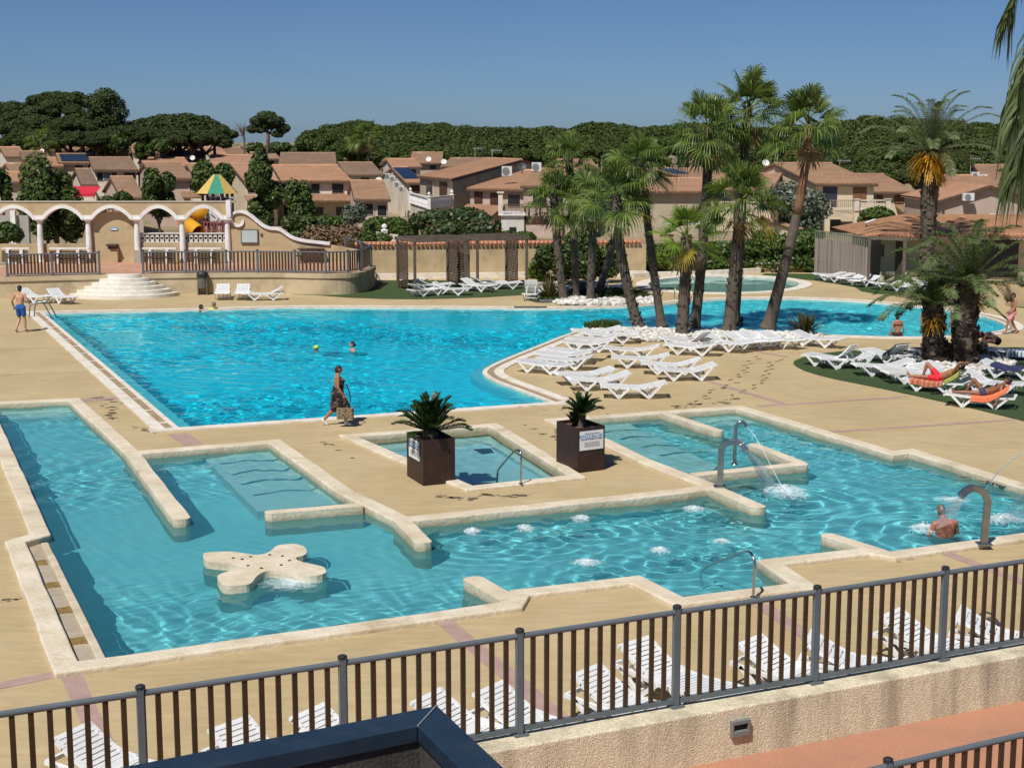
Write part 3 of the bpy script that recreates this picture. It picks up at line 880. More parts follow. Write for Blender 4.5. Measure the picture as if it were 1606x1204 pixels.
def make_lounger(back, name='sun_lounger', mat=None):
 """origin on the ground below the middle; foot towards -x, head towards +x; back = angle of the backrest in degrees"""
 mat = mat or M_PLASTIC
 root = thing(name, (0, 0, 0), '', 'lounger')
 WDT = .66
 hinge = (.22, .29); bl = .76; a = R(back)
 prof = [(-.97, .315), (-.93, .345), (-.7, .335), (-.4, .31), (-.1, .29), hinge]
 bprof = [hinge]
 for t in (.25, .5, .75, .93, 1.0):
  aa = a * (.75 + .35 * t)
  bprof.append((hinge[0] + bl * t * math.cos(aa), hinge[1] + bl * t * math.sin(aa) - (.02 if t == 1 else 0)))
 def panel(pr, nm, wid):
  mb = MB()
  for s in (-1, 1):
   y = s * wid / 2
   for i in range(len(pr) - 1):
    p, q = pr[i], pr[i + 1]
    dx, dz = q[0] - p[0], q[1] - p[1]; l = math.hypot(dx, dz)
    mb.bar((p[0] - dx / l * .01, y, p[1]), (q[0] + dx / l * .01, y, q[1]), .055, .05)
  # slats following the profile
  L_ = [0]
  for i in range(len(pr) - 1): L_.append(L_[-1] + math.hypot(pr[i + 1][0] - pr[i][0], pr[i + 1][1] - pr[i][1]))
  n = int(L_[-1] / .072)
  for k in range(n):
   t = (k + .5) / n * L_[-1]
   i = max(j for j in range(len(pr) - 1) if L_[j] <= t); u = (t - L_[i]) / (L_[i + 1] - L_[i])
   x = pr[i][0] + (pr[i + 1][0] - pr[i][0]) * u; z = pr[i][1] + (pr[i + 1][1] - pr[i][1]) * u
   an = math.atan2(pr[i + 1][1] - pr[i][1], pr[i + 1][0] - pr[i][0])
   wd = .057 if 0 < k < n - 1 else .085
   mb.box((x, 0, z + .012), (wd, wid - .02, .02), rot=Matrix.Rotation(-an, 3, 'Y'))
  for yy in (-.11, .11):
   for i in range(len(pr) - 1):
    p, q = pr[i], pr[i + 1]; mb.bar((p[0], yy, p[1] - .005), (q[0], yy, q[1] - .005), .05, .018)
  mb.build(nm, mat, root)
 panel(prof, 'seat', WDT); panel(bprof, 'backrest', WDT - (.10 if back > 20 else 0.0))
 zt = .30
 for s in (-1, 1):
  y = s * (WDT / 2 + .012)
  f = MB(); f.bar((-.74, y, .32), (-.44, y, .02), .05, .062); f.bar((-.44, y, .02), (-.14, y, .29), .05, .062); f.box((-.44, y, .02), (.09, .055, .04)); f.build('leg', mat, root)
  top = (.80, .30 + (.56 * math.tan(a) if back <= 20 else .06))
  f = MB(); f.bar((.10, y, .285), (.45, y, .02), .05, .062); f.bar((.45, y, .02), (top[0], y, top[1] - .02), .05, .062); f.box((.45, y, .02), (.09, .055, .04))
  if back > 20: f.bar((.2, y, .30), (.97, y, .34), .05, .055)
  f.build('leg', mat, root)
 mb = MB(); mb.bar((.45, -.33, .10), (.45, .33, .10), .04); mb.bar((-.44, -.33, .10), (-.44, .33, .10), .04); mb.bar((-.45, 0, .10), (.46, 0, .10), .035)
 if back > 20:
  zb = hinge[1] + .45 * math.sin(a); xb = hinge[0] + .45 * math.cos(a)
  for s in (-1, 1): mb.bar((xb, s * .2, zb - .03), (xb + .12, s * .2, .32), .03); mb.bar((xb + .12, s * .2, .33), (.46, s * .2, .10), .03)
  mb.bar((.96, -.33, .34), (.96, .33, .34), .05); mb.bar((.96, 0, .34), (.45, 0, .10), .03)
 mb.build('brace', mat, root)
 return root

LOUNGERS = [  # foot pixel, head pixel, backrest, label
 ((944, 605.7), (1037, 600), 12, 'white lounger nearest to the right brown planter on the beige deck'),
 ((892.5, 595), (984, 584.8), 16, 'white lounger just behind and left of the one nearest the right planter'),
 ((872, 587), (960, 578), 14, 'white lounger overlapped from the front by a twin, beside the pool corner kerb'),
 ((1030, 580), (1116, 571), 16, 'white lounger by the wet footprints, front one of an overlapping pair'),
 ((1007.5, 570), (1093, 563), 15, 'white lounger half hidden behind the one by the wet footprints'),
 ((961, 560.5), (1044.5, 556), 12, 'white lounger standing alone in the middle of the deck, left of the footprint pair'),
 ((949, 546), (1028, 542.7), 13, 'white lounger standing alone just in front of the white pebbles and leaning palm'),
 ((1046.5, 540), (1127, 539), 8, 'white flat lounger with a slatted shadow, right in front of the pebble bed'),
 ((815.4, 566), (882, 572.5), 2, 'white flat lounger turned towards the viewer at the rounded pool corner'),
 ((844, 561), (921, 559), 12, 'white lounger second from the rounded pool corner, behind the flat one'),
 ((842, 554), (929.5, 551), 12, 'white lounger third from the rounded pool corner along the kerb'),
 ((859.6, 547.5), (935.6, 546), 12, 'white lounger fourth from the rounded pool corner along the kerb'),
 ((882, 536), (964, 533), 12, 'white lounger fifth from the rounded pool corner along the kerb'),
 ((890, 529.5), (972.6, 526.8), 12, 'white lounger sixth from the rounded pool corner along the kerb'),
 ((921, 523.5), (992, 520), 13, 'white lounger touching the left end of the pebble bed, front one of two'),
 ((897.6, 518.4), (972.6, 513), 12, 'white lounger farthest along the kerb, beside the grass tuft at the water'),
 ((1066, 533), (1088, 521), 34, 'white lounger with raised back facing left, below the thick palm trunk'),
 ((1153, 538), (1121, 523), 22, 'white lounger turned to the viewer beside the thin dark peg in the pebbles'),
 ((1193, 537), (1151, 522), 20, 'white lounger right of the dark peg, first of three side by side'),
 ((1218, 535.6), (1172, 521.5), 20, 'white lounger in the middle of the three side by side before the pebbles'),
 ((1245, 533.5), (1203, 521), 20, 'white lounger at the foot of the smooth leaning palm, last of three side by side'),
 ((1320, 532.5), (1251, 520), 16, 'white lounger right in front of the spiky bush at the lagoon'),
 ((1265, 556), (1336.5, 543), 38, 'white lounger with high back at the left tip of the green turf'),
 ((1285, 562.4), (1368, 554), 20, 'white lounger on the turf tip, in front of the high backed one'),
 ((1357.6, 548.5), (1417, 543), 30, 'white lounger with a grey towel over its back in the palm shade'),
 ((1340, 573), (1429, 564.5), 16, 'white lounger on the turf, leftmost of the row beside the man in red shorts'),
 ((1376, 578), (1466.5, 568.5), 16, 'white lounger on the turf, middle of the row left of the man in red shorts'),
 ((1389, 585), (1471, 575), 18, 'white lounger on the turf, directly behind the man in red shorts'),
 ((1420, 593), (1511, 584), 32, 'white lounger under the man in red shorts, with patterned towels'),
 ((1592, 602), (1528.6, 582), 24, 'white empty lounger behind the woman in the blue bikini'),
 ((1485, 617), (1581, 605), 34, 'white lounger under the woman in the blue bikini, with an orange towel'),
 ((1614, 579), (1562.6, 567), 16, 'white lounger at the right picture edge with a navy towel, by the palm pebbles'),
 ((1569.6, 549), (1618, 545), 12, 'white lounger under the bending woman with the red hat'),
 ((1424, 549), (1476, 541), 12, 'white lounger with a black towel, left of the palm pair in deep shade'),
 ((349, 459), (349.5, 448), 24, 'white lounger below the terrace wall, left one of three facing the pool'),
 ((380, 459), (381, 448), 24, 'white lounger below the terrace wall, middle one of three facing the pool'),
 ((403, 460), (424, 451), 24, 'white lounger below the terrace wall, turned one at the right of three'),
 ((57, 464), (49, 454.5), 24, 'white lounger behind the man in blue shorts by the terrace wall'),
 ((100, 465), (92, 455), 24, 'white lounger left of the curved white steps'),
 ((678, 453), (659.5, 446), 26, 'white lounger in front of the left pergola, beside its front post'),
 ((661, 438.5), (636, 440), 12, 'white lounger behind the left slatted screen of the left pergola'),
 ((723, 452.5), (693, 443.5), 24, 'white lounger at the right front corner of the left pergola'),
 ((692, 445.5), (672, 438), 24, 'white lounger in the back middle of the left pergola'),
 ((760, 447.5), (740, 438), 26, 'white lounger against the left screen of the right pergola'),
 ((778, 442.5), (753, 435.5), 24, 'white lounger in the middle of the right pergola'),
 ((803, 443), (775, 435.5), 24, 'white lounger by the right screen of the right pergola'),
 ((841, 456), (833, 441), 58, 'white lounger with its back bolt upright, right of the pergolas'),
 ((868, 443.5), (846, 441), 14, 'white lounger behind the spiky plant, right of the upright one'),
 ((898, 450), (876, 448.5), 14, 'white lounger between the two left palm trunks of the back bed'),
 ((949, 448), (975, 443.5), 14, 'white lounger right of the leaning palm in the back bed'),
 ((946, 441), (920, 443), 14, 'white lounger behind the leaning palm of the back bed'),
 ((1277, 430), (1316, 425), 16, 'white lounger in front of the reed fence, first from its left end'),
 ((1299, 433), (1334, 427.5), 18, 'white lounger in front of the reed fence, second from its left end'),
 ((1319, 437), (1349, 430), 18, 'white lounger in front of the reed fence, third from its left end'),
 ((1341, 441), (1370, 433), 20, 'white lounger by the corner post of the reed fence'),
 ((1377, 444), (1411, 438.5), 18, 'white lounger below the slatted screen of the tiled hut, left one'),
 ((1399, 446), (1426, 440), 20, 'white lounger below the slatted screen of the tiled hut, right one'),
 ((1421, 449), (1441, 442), 20, 'white lounger behind the front post by the tiled hut, half behind palm fronds'),
 ((237, 1216), (167, 1164), 24, 'white lounger behind the railing at the lower left, first on the left'),
 ((470, 1218), (400, 1155), 24, 'white lounger almost hidden by the dark roof edge, second from the left'),
 ((612, 1190), (528, 1132), 24, 'white lounger almost hidden by the dark roof edge, third from the left'),
 ((795, 1160), (724, 1109), 24, 'white lounger behind the railing right of the dark roof corner'),
 ((893, 1150), (816, 1096), 24, 'white lounger behind the railing post in the bottom middle'),
 ((1045, 1122), (965, 1067), 24, 'white lounger behind the railing, nearer one of the overlapping pair'),
 ((1120, 1083), (1018, 1017), 24, 'white lounger behind the railing, farther one of the overlapping pair'),
 ((1300, 1069), (1224, 1019), 24, 'white lounger behind the railing, above the small wall lamp'),
 ((1408, 1046), (1329, 1008), 24, 'white lounger behind the railing between the two right posts, left one'),
 ((1520, 1022), (1446, 976), 24, 'white lounger behind the right railing post, with a steep shadow'),
 ((1640, 1006), (1564, 969), 24, 'white lounger behind the railing at the right edge, beside a dark bag'),
]
def loungers():
 protos = {}
 out = []
 for (f, h, back, label) in LOUNGERS:
  pk = min((2, 12, 16, 24, 30, 38, 58), key=lambda b: abs(b - back))
  zh = .29 + .75 * math.sin(R(pk)) * 1.0
  F = G(f[0], f[1], .33); H = G(h[0], h[1], zh)
  d = (H - F); d.z = 0
  ln = d.length; a = math.atan2(d.y, d.x)
  c = F + d.normalized() * .93 if ln > 1.3 else (F + H) / 2
  c.z = .016
  if pk not in protos:
   o = make_lounger(pk); protos[pk] = o; o.location = c; o.rotation_euler = (0, 0, a)
   o['label'] = label
  else:
   o = copy_tree(protos[pk], c, a, label)
  o['group'] = 'white sun loungers around the pools'
  out.append((o, c, a, pk, ln))
 return out
# ------------------------------------------------------------------ terrace with arcade, pergolas, walls behind the pool
TZ = 1.05
M_OCHRE = M('ochre_render', (.44, .335, .19), (.52, .405, .245), 1.6, .92, .5, 40, stain=(.32, .25, .15), sscale=.7)
M_WALLPALE = M('pale_ochre_render', (.50, .40, .25), (.58, .47, .31), 1.2, .92, .4, 40, stain=(.34, .27, .17), sscale=.9)
M_WHITE = M('white_paint', (.74, .73, .70), (.82, .81, .79), 2, .6, stain=(.55, .53, .48), sscale=1.5)
M_STEP = M('white_painted_steps', (.70, .66, .58), (.80, .77, .70), 1.5, .7, stain=(.55, .47, .36), sscale=1.3)
M_WOODD = M('dark_brown_wood', (.055, .034, .022), (.10, .065, .042), 5, .7, .3, 30)
M_WOODG = M('weathered_grey_wood', (.10, .075, .055), (.17, .13, .10), 6, .8, .3, 30)
M_TERRA = M('terracotta_floor', (.40, .20, .12), (.52, .29, .19), 1.5, .85, stain=(.5, .36, .26), sscale=.5)
M_TILECAP = M('terracotta_tile', (.42, .17, .09), (.60, .30, .18), 5, .8, .3, 20)

def arc_pts(cx, cz, r, a0, a1, n): return [(cx + r * math.cos(a0 + (a1 - a0) * i / n), cz + r * math.sin(a0 + (a1 - a0) * i / n)) for i in range(n + 1)]

def upright(mb, outline, y, th, holes=()):
 """a wall plate: outline in (x, z), front face at y, th thick; convex pieces only need a polygon each"""
 p2 = [Vector(p) for p in outline]
 A = sum(p2[i - 1].x * p2[i].y - p2[i].x * p2[i - 1].y for i in range(len(p2)))
 if A < 0: p2.reverse()
 n = len(p2)
 r = delaunay_2d_cdt(p2, [], [list(range(n))], 1, 1e-6)
 mb.add([(v.x, y, v.y) for v in r[0]], [tuple(f) for f in r[2]])
 mb.add([(v.x, y + th, v.y) for v in r[0]], [tuple(reversed(f)) for f in r[2]])
 mb.add([(p.x, y, p.y) for p in p2] + [(p.x, y + th, p.y) for p in p2], [((i + 1) % n, i, n + i, n + (i + 1) % n) for i in range(n)])

def terrace():
 # platform: outline on the deck, curved at its right end
 yb = G(300, 461.5).y                       # wall foot distance
 wl = [G(x, y).to_2d() for x, y in [(-60, 470), (0, 469), (100, 466), (200, 463.5), (300, 461.5), (400, 461), (440, 461), (470, 462), (505, 463), (540, 462.5), (565, 460), (578, 456.5), (583, 452)]]
 cxr, yend = wl[-1].x, wl[-1].y
 line = smooth_line(wl + [Vector((cxr + .1, yend + 1.5)), Vector((cxr - .5, yend + 4)), Vector((cxr - 2, yend + 9))], 2)
 back = [Vector((cxr - 2, 96)), Vector((wl[0].x, 96))]
 mb = MB(); mb.prism([tuple(p) for p in line] + back, -.05, TZ - .22)
 mb.build('terrace_wall', M_WALLPALE)['kind'] = 'structure'
 mb = MB(); mb.prism([tuple(p) for p in offset_line(line, -.06)] + back, TZ - .22, TZ)
 o = mb.build('terrace_slab', M_WALLPALE); o['kind'] = 'structure'
 fl = MB(); pl = offset_line(line, .25); r = delaunay_2d_cdt(pl + [b + Vector((.0, -.3)) for b in back], [], [list(range(len(pl) + 2))], 1, 1e-6)
 fl.add([(v.x, v.y, TZ + .006) for v in r[0]], [tuple(f) for f in r[2]]); struct('terrace_floor', fl, M_TERRA)
 # curved white steps
 sc = Vector((G(195, 463).x, G(195, 463.4).y))
 st = thing('curved_steps', (sc.x, sc.y, 0), 'six curved white steps leading up to the arcade terrace', 'steps')
 for i in range(6):
  rad = 2.72 - i * .36
  mb = MB(); mb.prism([(sc.x + rad * math.cos(a), sc.y + .2 - rad * .82 * math.sin(a)) for a in [PI * k / 28 for k in range(29)]], (TZ / 6 * i if i else -.02) , TZ / 6 * (i + 1) - (0 if i < 5 else -.008))
  mb.build('step', M_STEP, st, bevel=.015)
 # railing on the terrace edge
 def along(px0, px1, n, z=TZ):
  res = []
  for i in range(n + 1):
   x = px0 + (px1 - px0) * i / n
   best = min(offset_line(line, -.0 + .14), key=lambda p: abs(CX + FPX * p.x / (p.y * math.cos(PITCH) + (CAMH - z) * math.sin(PITCH)) - x) + (0 if p.y < yend + .5 else 99))
   res.append(best)
  return res
 fine = resample(offset_line(line, .14), .05)
 def at(px):
  c = [p for p in fine if p.y < yend + 3]
  return min(c, key=lambda p: abs(CX + FPX * p.x / (p.y * math.cos(PITCH) + (CAMH - TZ) * math.sin(PITCH)) - px))
 P1 = [at(x) for x in (11, 83, 156)]
 r1 = thing('terrace_railing', (P1[0].x, P1[0].y, TZ), 'short terrace railing with brown bars left of the curved steps', 'railing')
 railing(r1, P1, TZ, 1.12, 12, barw=(.09, .03), postw=.11)
 P2 = [at(x) for x in (225, 291, 356, 405, 463, 511, 546, 567)] + [Vector((cxr - .12, yend + 1.0))]
 r2 = thing('terrace_railing', (P2[0].x, P2[0].y, TZ), 'long curved terrace railing with brown bars right of the curved steps', 'railing')
 railing(r2, P2, TZ, 1.12, 11, barw=(.09, .03), postw=.11)
 P3 = [Vector((cxr - .12, yend + 1.15)), Vector((cxr - .9, yend + 4.2)), Vector((cxr - 2.2, yend + 8.0))]
 r3 = thing('terrace_railing', (P3[0].x, P3[0].y, TZ), 'terrace railing running back from the curved corner to the tile topped wall', 'railing')
 railing(r3, P3, TZ, 1.12, 10, barw=(.09, .03), postw=.11)

 # arcade
 YA = G(215, 411.5, TZ).y
 X = lambda px, z=2.5: (px - CX) / FPX * (YA * math.cos(PITCH) + (CAMH - z) * math.sin(PITCH))
 Z = lambda py: V(CX, py, YA).z
 root = thing('arcade', (X(139), YA, TZ), 'ochre arcade of shallow white trimmed arches on white columns', 'arcade')
 cols = [-88, -13, 63, 139, 215, 286, 357]
 zt, zs, zc = Z(317), Z(341), Z(321.5)
 cx = [X(c) for c in cols]
 hw = .30
 def curve(x0, x1, drop=0, n=14):
  """shallow arch with cusps between two columns"""
  res = []
  for i in range(n + 1):
   t = i / n; u = 1 - abs(2 * t - 1)
   res.append((x0 + (x1 - x0) * t, zs + (zc - zs) * math.sin(u * PI / 2) ** .8 - drop))
  return res
 pts = [(cx[0] - hw, zt), (cx[0] - hw, zs)]
 for i in range(6): pts += curve(cx[i] + hw * .55, cx[i + 1] - hw * .55)
 pts += [(cx[6] + .22, zs), (cx[6] + .22, zt)]
 mb = MB(); upright(mb, pts, YA - .17, .34); mb.build('spandrel_wall', M_OCHRE, root)
 mb = MB(); mb.box(((cx[0] + cx[6]) / 2, YA, zt + .03), (cx[6] - cx[0] + .9, .42, .06)); mb.build('wall_cap', M('grey_cap', (.42, .38, .3), rough=.9), root)
 for i in range(6):
  c = curve(cx[i] + hw * .55, cx[i + 1] - hw * .55, .0, 18)
  mb = MB()
  a = [Vector((p[0], p[1])) for p in c]; lo = offset_line(a, -.17)
  vs = []
  for p, q in zip(a, lo): vs += [(p.x, YA - .23, p.y + .02), (q.x, YA - .23, q.y), (p.x, YA + .23, p.y + .02), (q.x, YA + .23, q.y)]
  fs = []
  for k in range(len(a) - 1):
   b = 4 * k; fs += [(b, b + 4, b + 5, b + 1), (b + 1, b + 5, b + 7, b + 3), (b + 3, b + 7, b + 6, b + 2), (b + 2, b + 6, b + 4, b)]
  mb.add(vs, fs); mb.build('arch_trim', M_WHITE, root)
 for i, c in enumerate(cx):
  mb = MB(); mb.lathe((c, YA, TZ), [(.20, 0), (.20, .08), (.165, .12), (.16, 1.2), (.135, zs - TZ - .28), (.135, zs - TZ - .22)], 14)
  co = mb.build('column', M_WHITE, root, smooth=False)
  mb = MB(); z0 = zs - .24
  mb.lathe((c, YA, z0), [(.15, 0), (.17, .03), (.24, .10), (.27, .13)], 4 * 4); mb.box((c, YA, z0 + .16), (.58, .56, .07)); mb.box((c, YA, z0 + .27), (.40, .42, .18))
  mb.build('capital', M_WHITE, co)
 mb = MB(); mb.box((cx[6] + .12, YA, (zs + zt) / 2 + .06), (.24, .5, zt - zs + .1)); mb.build('end_pillar', M_WHITE, root)
 # low walls, niche panel, openwork wall between the columns
 yw = YA + .30
 mb = MB(); z1 = Z(383); mb.box(((cx[0] - 3 + cx[3]) / 2, yw, (TZ + z1) / 2), (cx[3] - cx[0] + 3, .25, z1 - TZ))
 tag(mb.build('low_wall', M_OCHRE), 'low ochre wall behind the left arcade benches', 'wall')
 mb = MB(); x0, x1 = X(141.5), X(213); zq = Z(341)
 pts = [(x0, TZ), (x1, TZ)] + [(x0 + (x1 - x0) * (1 - i / 14), zq - .05 + (Z(331) - zq) * math.sin(PI * i / 14)) for i in range(15)]
 upright(mb, pts, YA + .18, .25)
 niche = thing('niche_wall', ((x0 + x1) / 2, YA + .18, TZ), 'ochre arched wall panel filling the arch behind the curved steps', 'wall')
 mb.build('panel', M_OCHRE, niche)
 mb = MB(); mb.box((X(178.5), YA + .16, Z(359.5)), (.42, .03, .16))
 sg = mb.build('sign', M('blue_sign', (.10, .28, .50), (.16, .40, .60), 9, .5)); tag(sg, 'small blue sign on the ochre arched wall panel', 'sign')
 mb = MB(); mb.box((X(178.5), YA + .135, Z(360)), (.30, .02, .06)); o = mb.build('sign_strip', M('pale_strip', (.7, .72, .7), rough=.6), sg)
 fx = X(178)
 f = thing('drinking_fountain', (fx, YA, TZ), 'ochre fountain block with a brown shelf against the arched wall panel', 'fountain')
 mb = MB(); mb.box((fx + .02, YA + .03, TZ + .38), (.36, .3, .76)); mb.build('pedestal', M_OCHRE, f)
 mb = MB(); mb.box((fx - .08, YA - .06, Z(384)), (.56, .5, .09)); mb.box((fx - .06, YA - .01, Z(387.5)), (.46, .4, .2)); mb.build('basin_top', M_WOODD, f)
 mb = MB(); mb.box((X(217), YA - .25, TZ + .34), (.36, .34, .68)); tag(mb.build('stone_block', M('grey_block', (.34, .31, .26), (.42, .38, .32), 3, .9)), 'grey block at the foot of the column right of the arched panel', 'block')
 # openwork balustrade wall
 x0, x1 = X(218), X(355)
 ow = thing('openwork_wall', ((x0 + x1) / 2, yw, TZ), 'low ochre wall topped with pale openwork blocks under the right arches', 'wall')
 mb = MB(); mb.box(((x0 + x1) / 2, yw, (TZ + Z(381)) / 2), (x1 - x0, .25, Z(381) - TZ)); mb.build('wall_base', M_OCHRE, ow)
 mb = MB(); za, zb = Z(381), Z(367); n = 18; w = (x1 - x0) / n
 for i in range(n):
  for jj in range(2):
   c = (x0 + (i + .5) * w, yw, za + (jj + .5) * (zb - za) / 2); h = (zb - za) / 2
   mb.lathe(c, [(.19 * h / .25 * .5, -.05), (.19 * h / .25, -.05), (.19 * h / .25, .05), (.1 * h / .25, .05)], 8, Matrix.Rotation(PI / 2, 3, 'X'))
   for s in (-1, 1): mb.bar((c[0] - w / 2, yw + .004, c[2] - s * h / 2), (c[0] + w / 2, yw + .004, c[2] + s * h / 2), .035, .06)
 mb.box(((x0 + x1) / 2, yw, zb + .02), (x1 - x0, .2, .06)); mb.build('openwork', M('pale_openwork', (.55, .52, .46), (.66, .63, .57), 3, .8), ow)
 # white / brown concrete benches between the columns
 benches = [(11, 54, 'leftmost white bench with brown slats behind the short terrace railing'), (85, 146, 'white bench with brown slats just left of the arched wall panel'),
               (229, 282, 'white bench with brown slats under the first openwork arch'), (301, 351, 'white bench with brown slats under the last arch by the scroll wall')]
 for a, b, lab in benches:
  xa, xb = X(a, TZ), X(b, TZ); yb2 = YA - .75
  bt = thing('bench', ((xa + xb) / 2, yb2, TZ), lab, 'bench', 'benches under the arcade')
  mb = MB(); mb.box(((xa + xb) / 2, yb2 + .1, TZ + .80), (xb - xa, .24, .07)); mb.build('bench_top', M_WHITE, bt)
  for t in (.25, .75):
   mb = MB(); mb.box((xa + (xb - xa) * t, yb2, TZ + .37), (.16, .5, .74)); mb.build('bench_support', M_WHITE, bt)
  mb = MB()
  for k in range(5): mb.box(((xa + xb) / 2, yb2 - .20 + .02 * k, TZ + .16 + .12 * k), (xb - xa - .1, .05, .10))
  mb.box(((xa + xb) / 2, yb2 - .1, TZ + .38), (xb - xa - .5, .4, .04)); mb.build('bench_slats', M_WOODD, bt)
 # wooden picnic tables
 for a, b, y, lab in [(380, 431, 409, 'dark wooden picnic table below the notice board on the terrace'), (468, 508, 412, 'dark wooden picnic table at the right end of the terrace')]:
  pa, pb = G(a, y, TZ), G(b, y, TZ); c = (pa + pb) / 2; w = pb.x - pa.x
  pt = thing('picnic_table', (c.x, c.y, TZ), lab, 'picnic table', 'picnic tables')
  mb = MB()
  for k in range(5): mb.box((c.x, c.y - .3 + k * .15, TZ + .75), (w, .13, .045))
  mb.box((c.x, c.y, TZ + .71), (w - .5, .7, .04)); mb.build('table_top', M_WOODD, pt)
  for s in (-1, 1):
   mb = MB(); mb.box((c.x, c.y + s * .72, TZ + .44), (w, .26, .045)); mb.build('seat', M_WOODD, pt)
  for s in (-1, 1):
   mb = MB(); x = c.x + s * w * .34
   mb.bar((x, c.y - .75, TZ), (x, c.y - .2, TZ + .72), .06); mb.bar((x, c.y + .75, TZ), (x, c.y + .2, TZ + .72), .06); mb.bar((x, c.y - .8, TZ + .40), (x, c.y + .8, TZ + .40), .06); mb.build('trestle', M_WOODD, pt)
 # scroll wall
 pr = [(363, 343), (364, 337), (369, 333), (377, 331.5), (386, 333.5), (396, 340), (405, 348), (414, 355), (423, 358.5), (434, 359), (441, 361), (449, 367), (457, 372.5), (467, 376), (480, 378.5), (500, 380.5), (517, 382.5)]
 tp = [(X(a), Z(b)) for a, b in pr]
 wl_ = thing('scroll_wall', (X(400), YA, TZ), 'ochre garden wall with a white trimmed scroll shaped top right of the arcade', 'wall')
 mb = MB(); upright(mb, [(X(358), TZ), (X(560), TZ), (X(560), Z(392)), (X(517), Z(384))] + tp[::-1] + [(X(363), Z(350)), (X(358), Z(352))], YA + .05, .3); mb.build('wall_body', M_OCHRE, wl_)
 curl = [(381, 345), (381.5, 350), (377, 354), (371, 354), (366, 350), (363.5, 344)]
 ln = [Vector(p) for p in smooth_line([(X(a), Z(b)) for a, b in curl] + tp, 1)]
 l, r = offset_line(ln, .07), offset_line(ln, -.07); mb = MB(); vs = []
 for p, q in zip(l, r): vs += [(p.x, YA - .06, p.y), (q.x, YA - .06, q.y), (p.x, YA + .4, p.y), (q.x, YA + .4, q.y)]
 fs = [(0, 1, 3, 2)]
 for k in range(len(l) - 1):
  b = 4 * k; fs += [(b, b + 4, b + 5, b + 1), (b + 1, b + 5, b + 7, b + 3), (b + 3, b + 7, b + 6, b + 2), (b + 2, b + 6, b + 4, b)]
 b = 4 * (len(l) - 1); fs.append((b + 2, b + 3, b + 1, b)); mb.add(vs, fs); mb.build('white_trim', M_WHITE, wl_)
 nb = thing('notice_board', (X(391.5), YA, Z(371)), 'blank grey framed notice board on the scroll wall', 'notice board')
 mb = MB(); mb.box((X(391.5), YA + .01, Z(371)), (X(405) - X(378), .08, Z(360) - Z(382.5))); mb.build('board_frame', M('board_frame', (.10, .09, .08), rough=.6), nb)
 mb = MB(); mb.box((X(391.5), YA - .035, Z(370.7)), (X(403.5) - X(379.5), .02, Z(361.3) - Z(380))); mb.build('board_panel', M('board_panel', (.42, .50, .50), (.48, .55, .55), 1, .3), nb)
 mb = MB(); mb.lathe((X(410), YA + .04, Z(368)), [(.06, 0), (.07, .05), (.03, .09)], 10, Matrix.Rotation(PI / 2, 3, 'X')); tag(mb.build('wall_bell', M_WOODD), 'small dark round fitting beside the notice board', 'fitting')
 # litter bin in front of the terrace wall
 c = G(318, 462.5); bn = thing('litter_bin', c, 'dark litter bin with a hooded top against the terrace wall', 'bin')
 mb = MB(); mb.lathe((c.x, c.y + .1, .35), [(.24, 0), (.27, .5), (.27, .52)], 12); mb.build('bin_body', M('bin_grey', (.10, .095, .085), (.15, .14, .12), 5, .6), bn)
 mb = MB(); mb.lathe((c.x, c.y + .1, .86), [(.29, 0), (.29, .18), (.22, .28)], 12); mb.build('bin_hood', M('bin_black', (.015, .016, .018), rough=.5), bn)
 for s in (-1, 1):
  mb = MB(); mb.box((c.x + s * .22, c.y + .1, .45), (.05, .3, .9)); mb.build('leg', M('bin_grey', (0, 0, 0)), bn)

def slat_panel(mb, a, b, z0, z1, pitch=.085):
 k = int((z1 - z0) / pitch)
 d = (b - a).normalized()
 for i in range(k):
  z = z0 + (i + .5) * pitch
  mb.bar((a.x, a.y, z), (b.x, b.y, z), .03, .068)

def pergolas():
 H = 2.5
 def perg(FL, FR, depth, label, screens):
  FL, FR = FL.to_2d(), FR.to_2d(); d = (FR - FL).normalized(); n = Vector((-d.y, d.x)); n = n if n.y > 0 else -n
  BL, BR = FL + n * depth, FR + n * depth
  root = thing('pergola', (FL.x, FL.y, 0), label, 'pergola', 'wooden pergolas on the back turf')
  for p in (FL, FR, BL, BR):
   mb = MB(); mb.box((p.x, p.y, H / 2), (.12, .12, H), math.atan2(d.y, d.x)); mb.build('post', M_WOODG, root)
  for p, q in ((FL, FR), (BL, BR), (FL, BL), (FR, BR)):
   e = (q - p).normalized()
   mb = MB(); mb.bar((*(p - e * .15), H + .07), (*(q + e * .15), H + .07), .09, .16 if abs(e.dot(d)) > .5 else .13); mb.build('beam', M_WOODG, root)
  k = 6
  for i in range(1, k):
   p = FL.lerp(BL, i / k); q = FR.lerp(BR, i / k); mb = MB(); mb.bar((*p, H + .17), (*q, H + .17), .05, .09); mb.build('rafter', M_WOODG, root)
  for (s, t0, t1) in screens:
   base = FL if s < 0 else FR
   a, b = base + n * depth * t0, base + n * depth * t1
   mb = MB(); slat_panel(mb, a, b, .12, H - .08); mb.bar((a.x, a.y, .05), (a.x, a.y, H - .02), .06); mb.bar((b.x, b.y, .05), (b.x, b.y, H - .02), .06); mb.build('slatted_screen', M_WOODD, root)
 perg(G(651, 458), G(731, 454.5), 2.5, 'left wooden pergola with slatted screens on the back turf', [(-1, .42, .97), (1, .45, .97)])
 perg(G(749, 454), G(826, 450.5), 2.5, 'right wooden pergola with slatted screens on the back turf', [(-1, .42, .97), (1, .45, .97)])

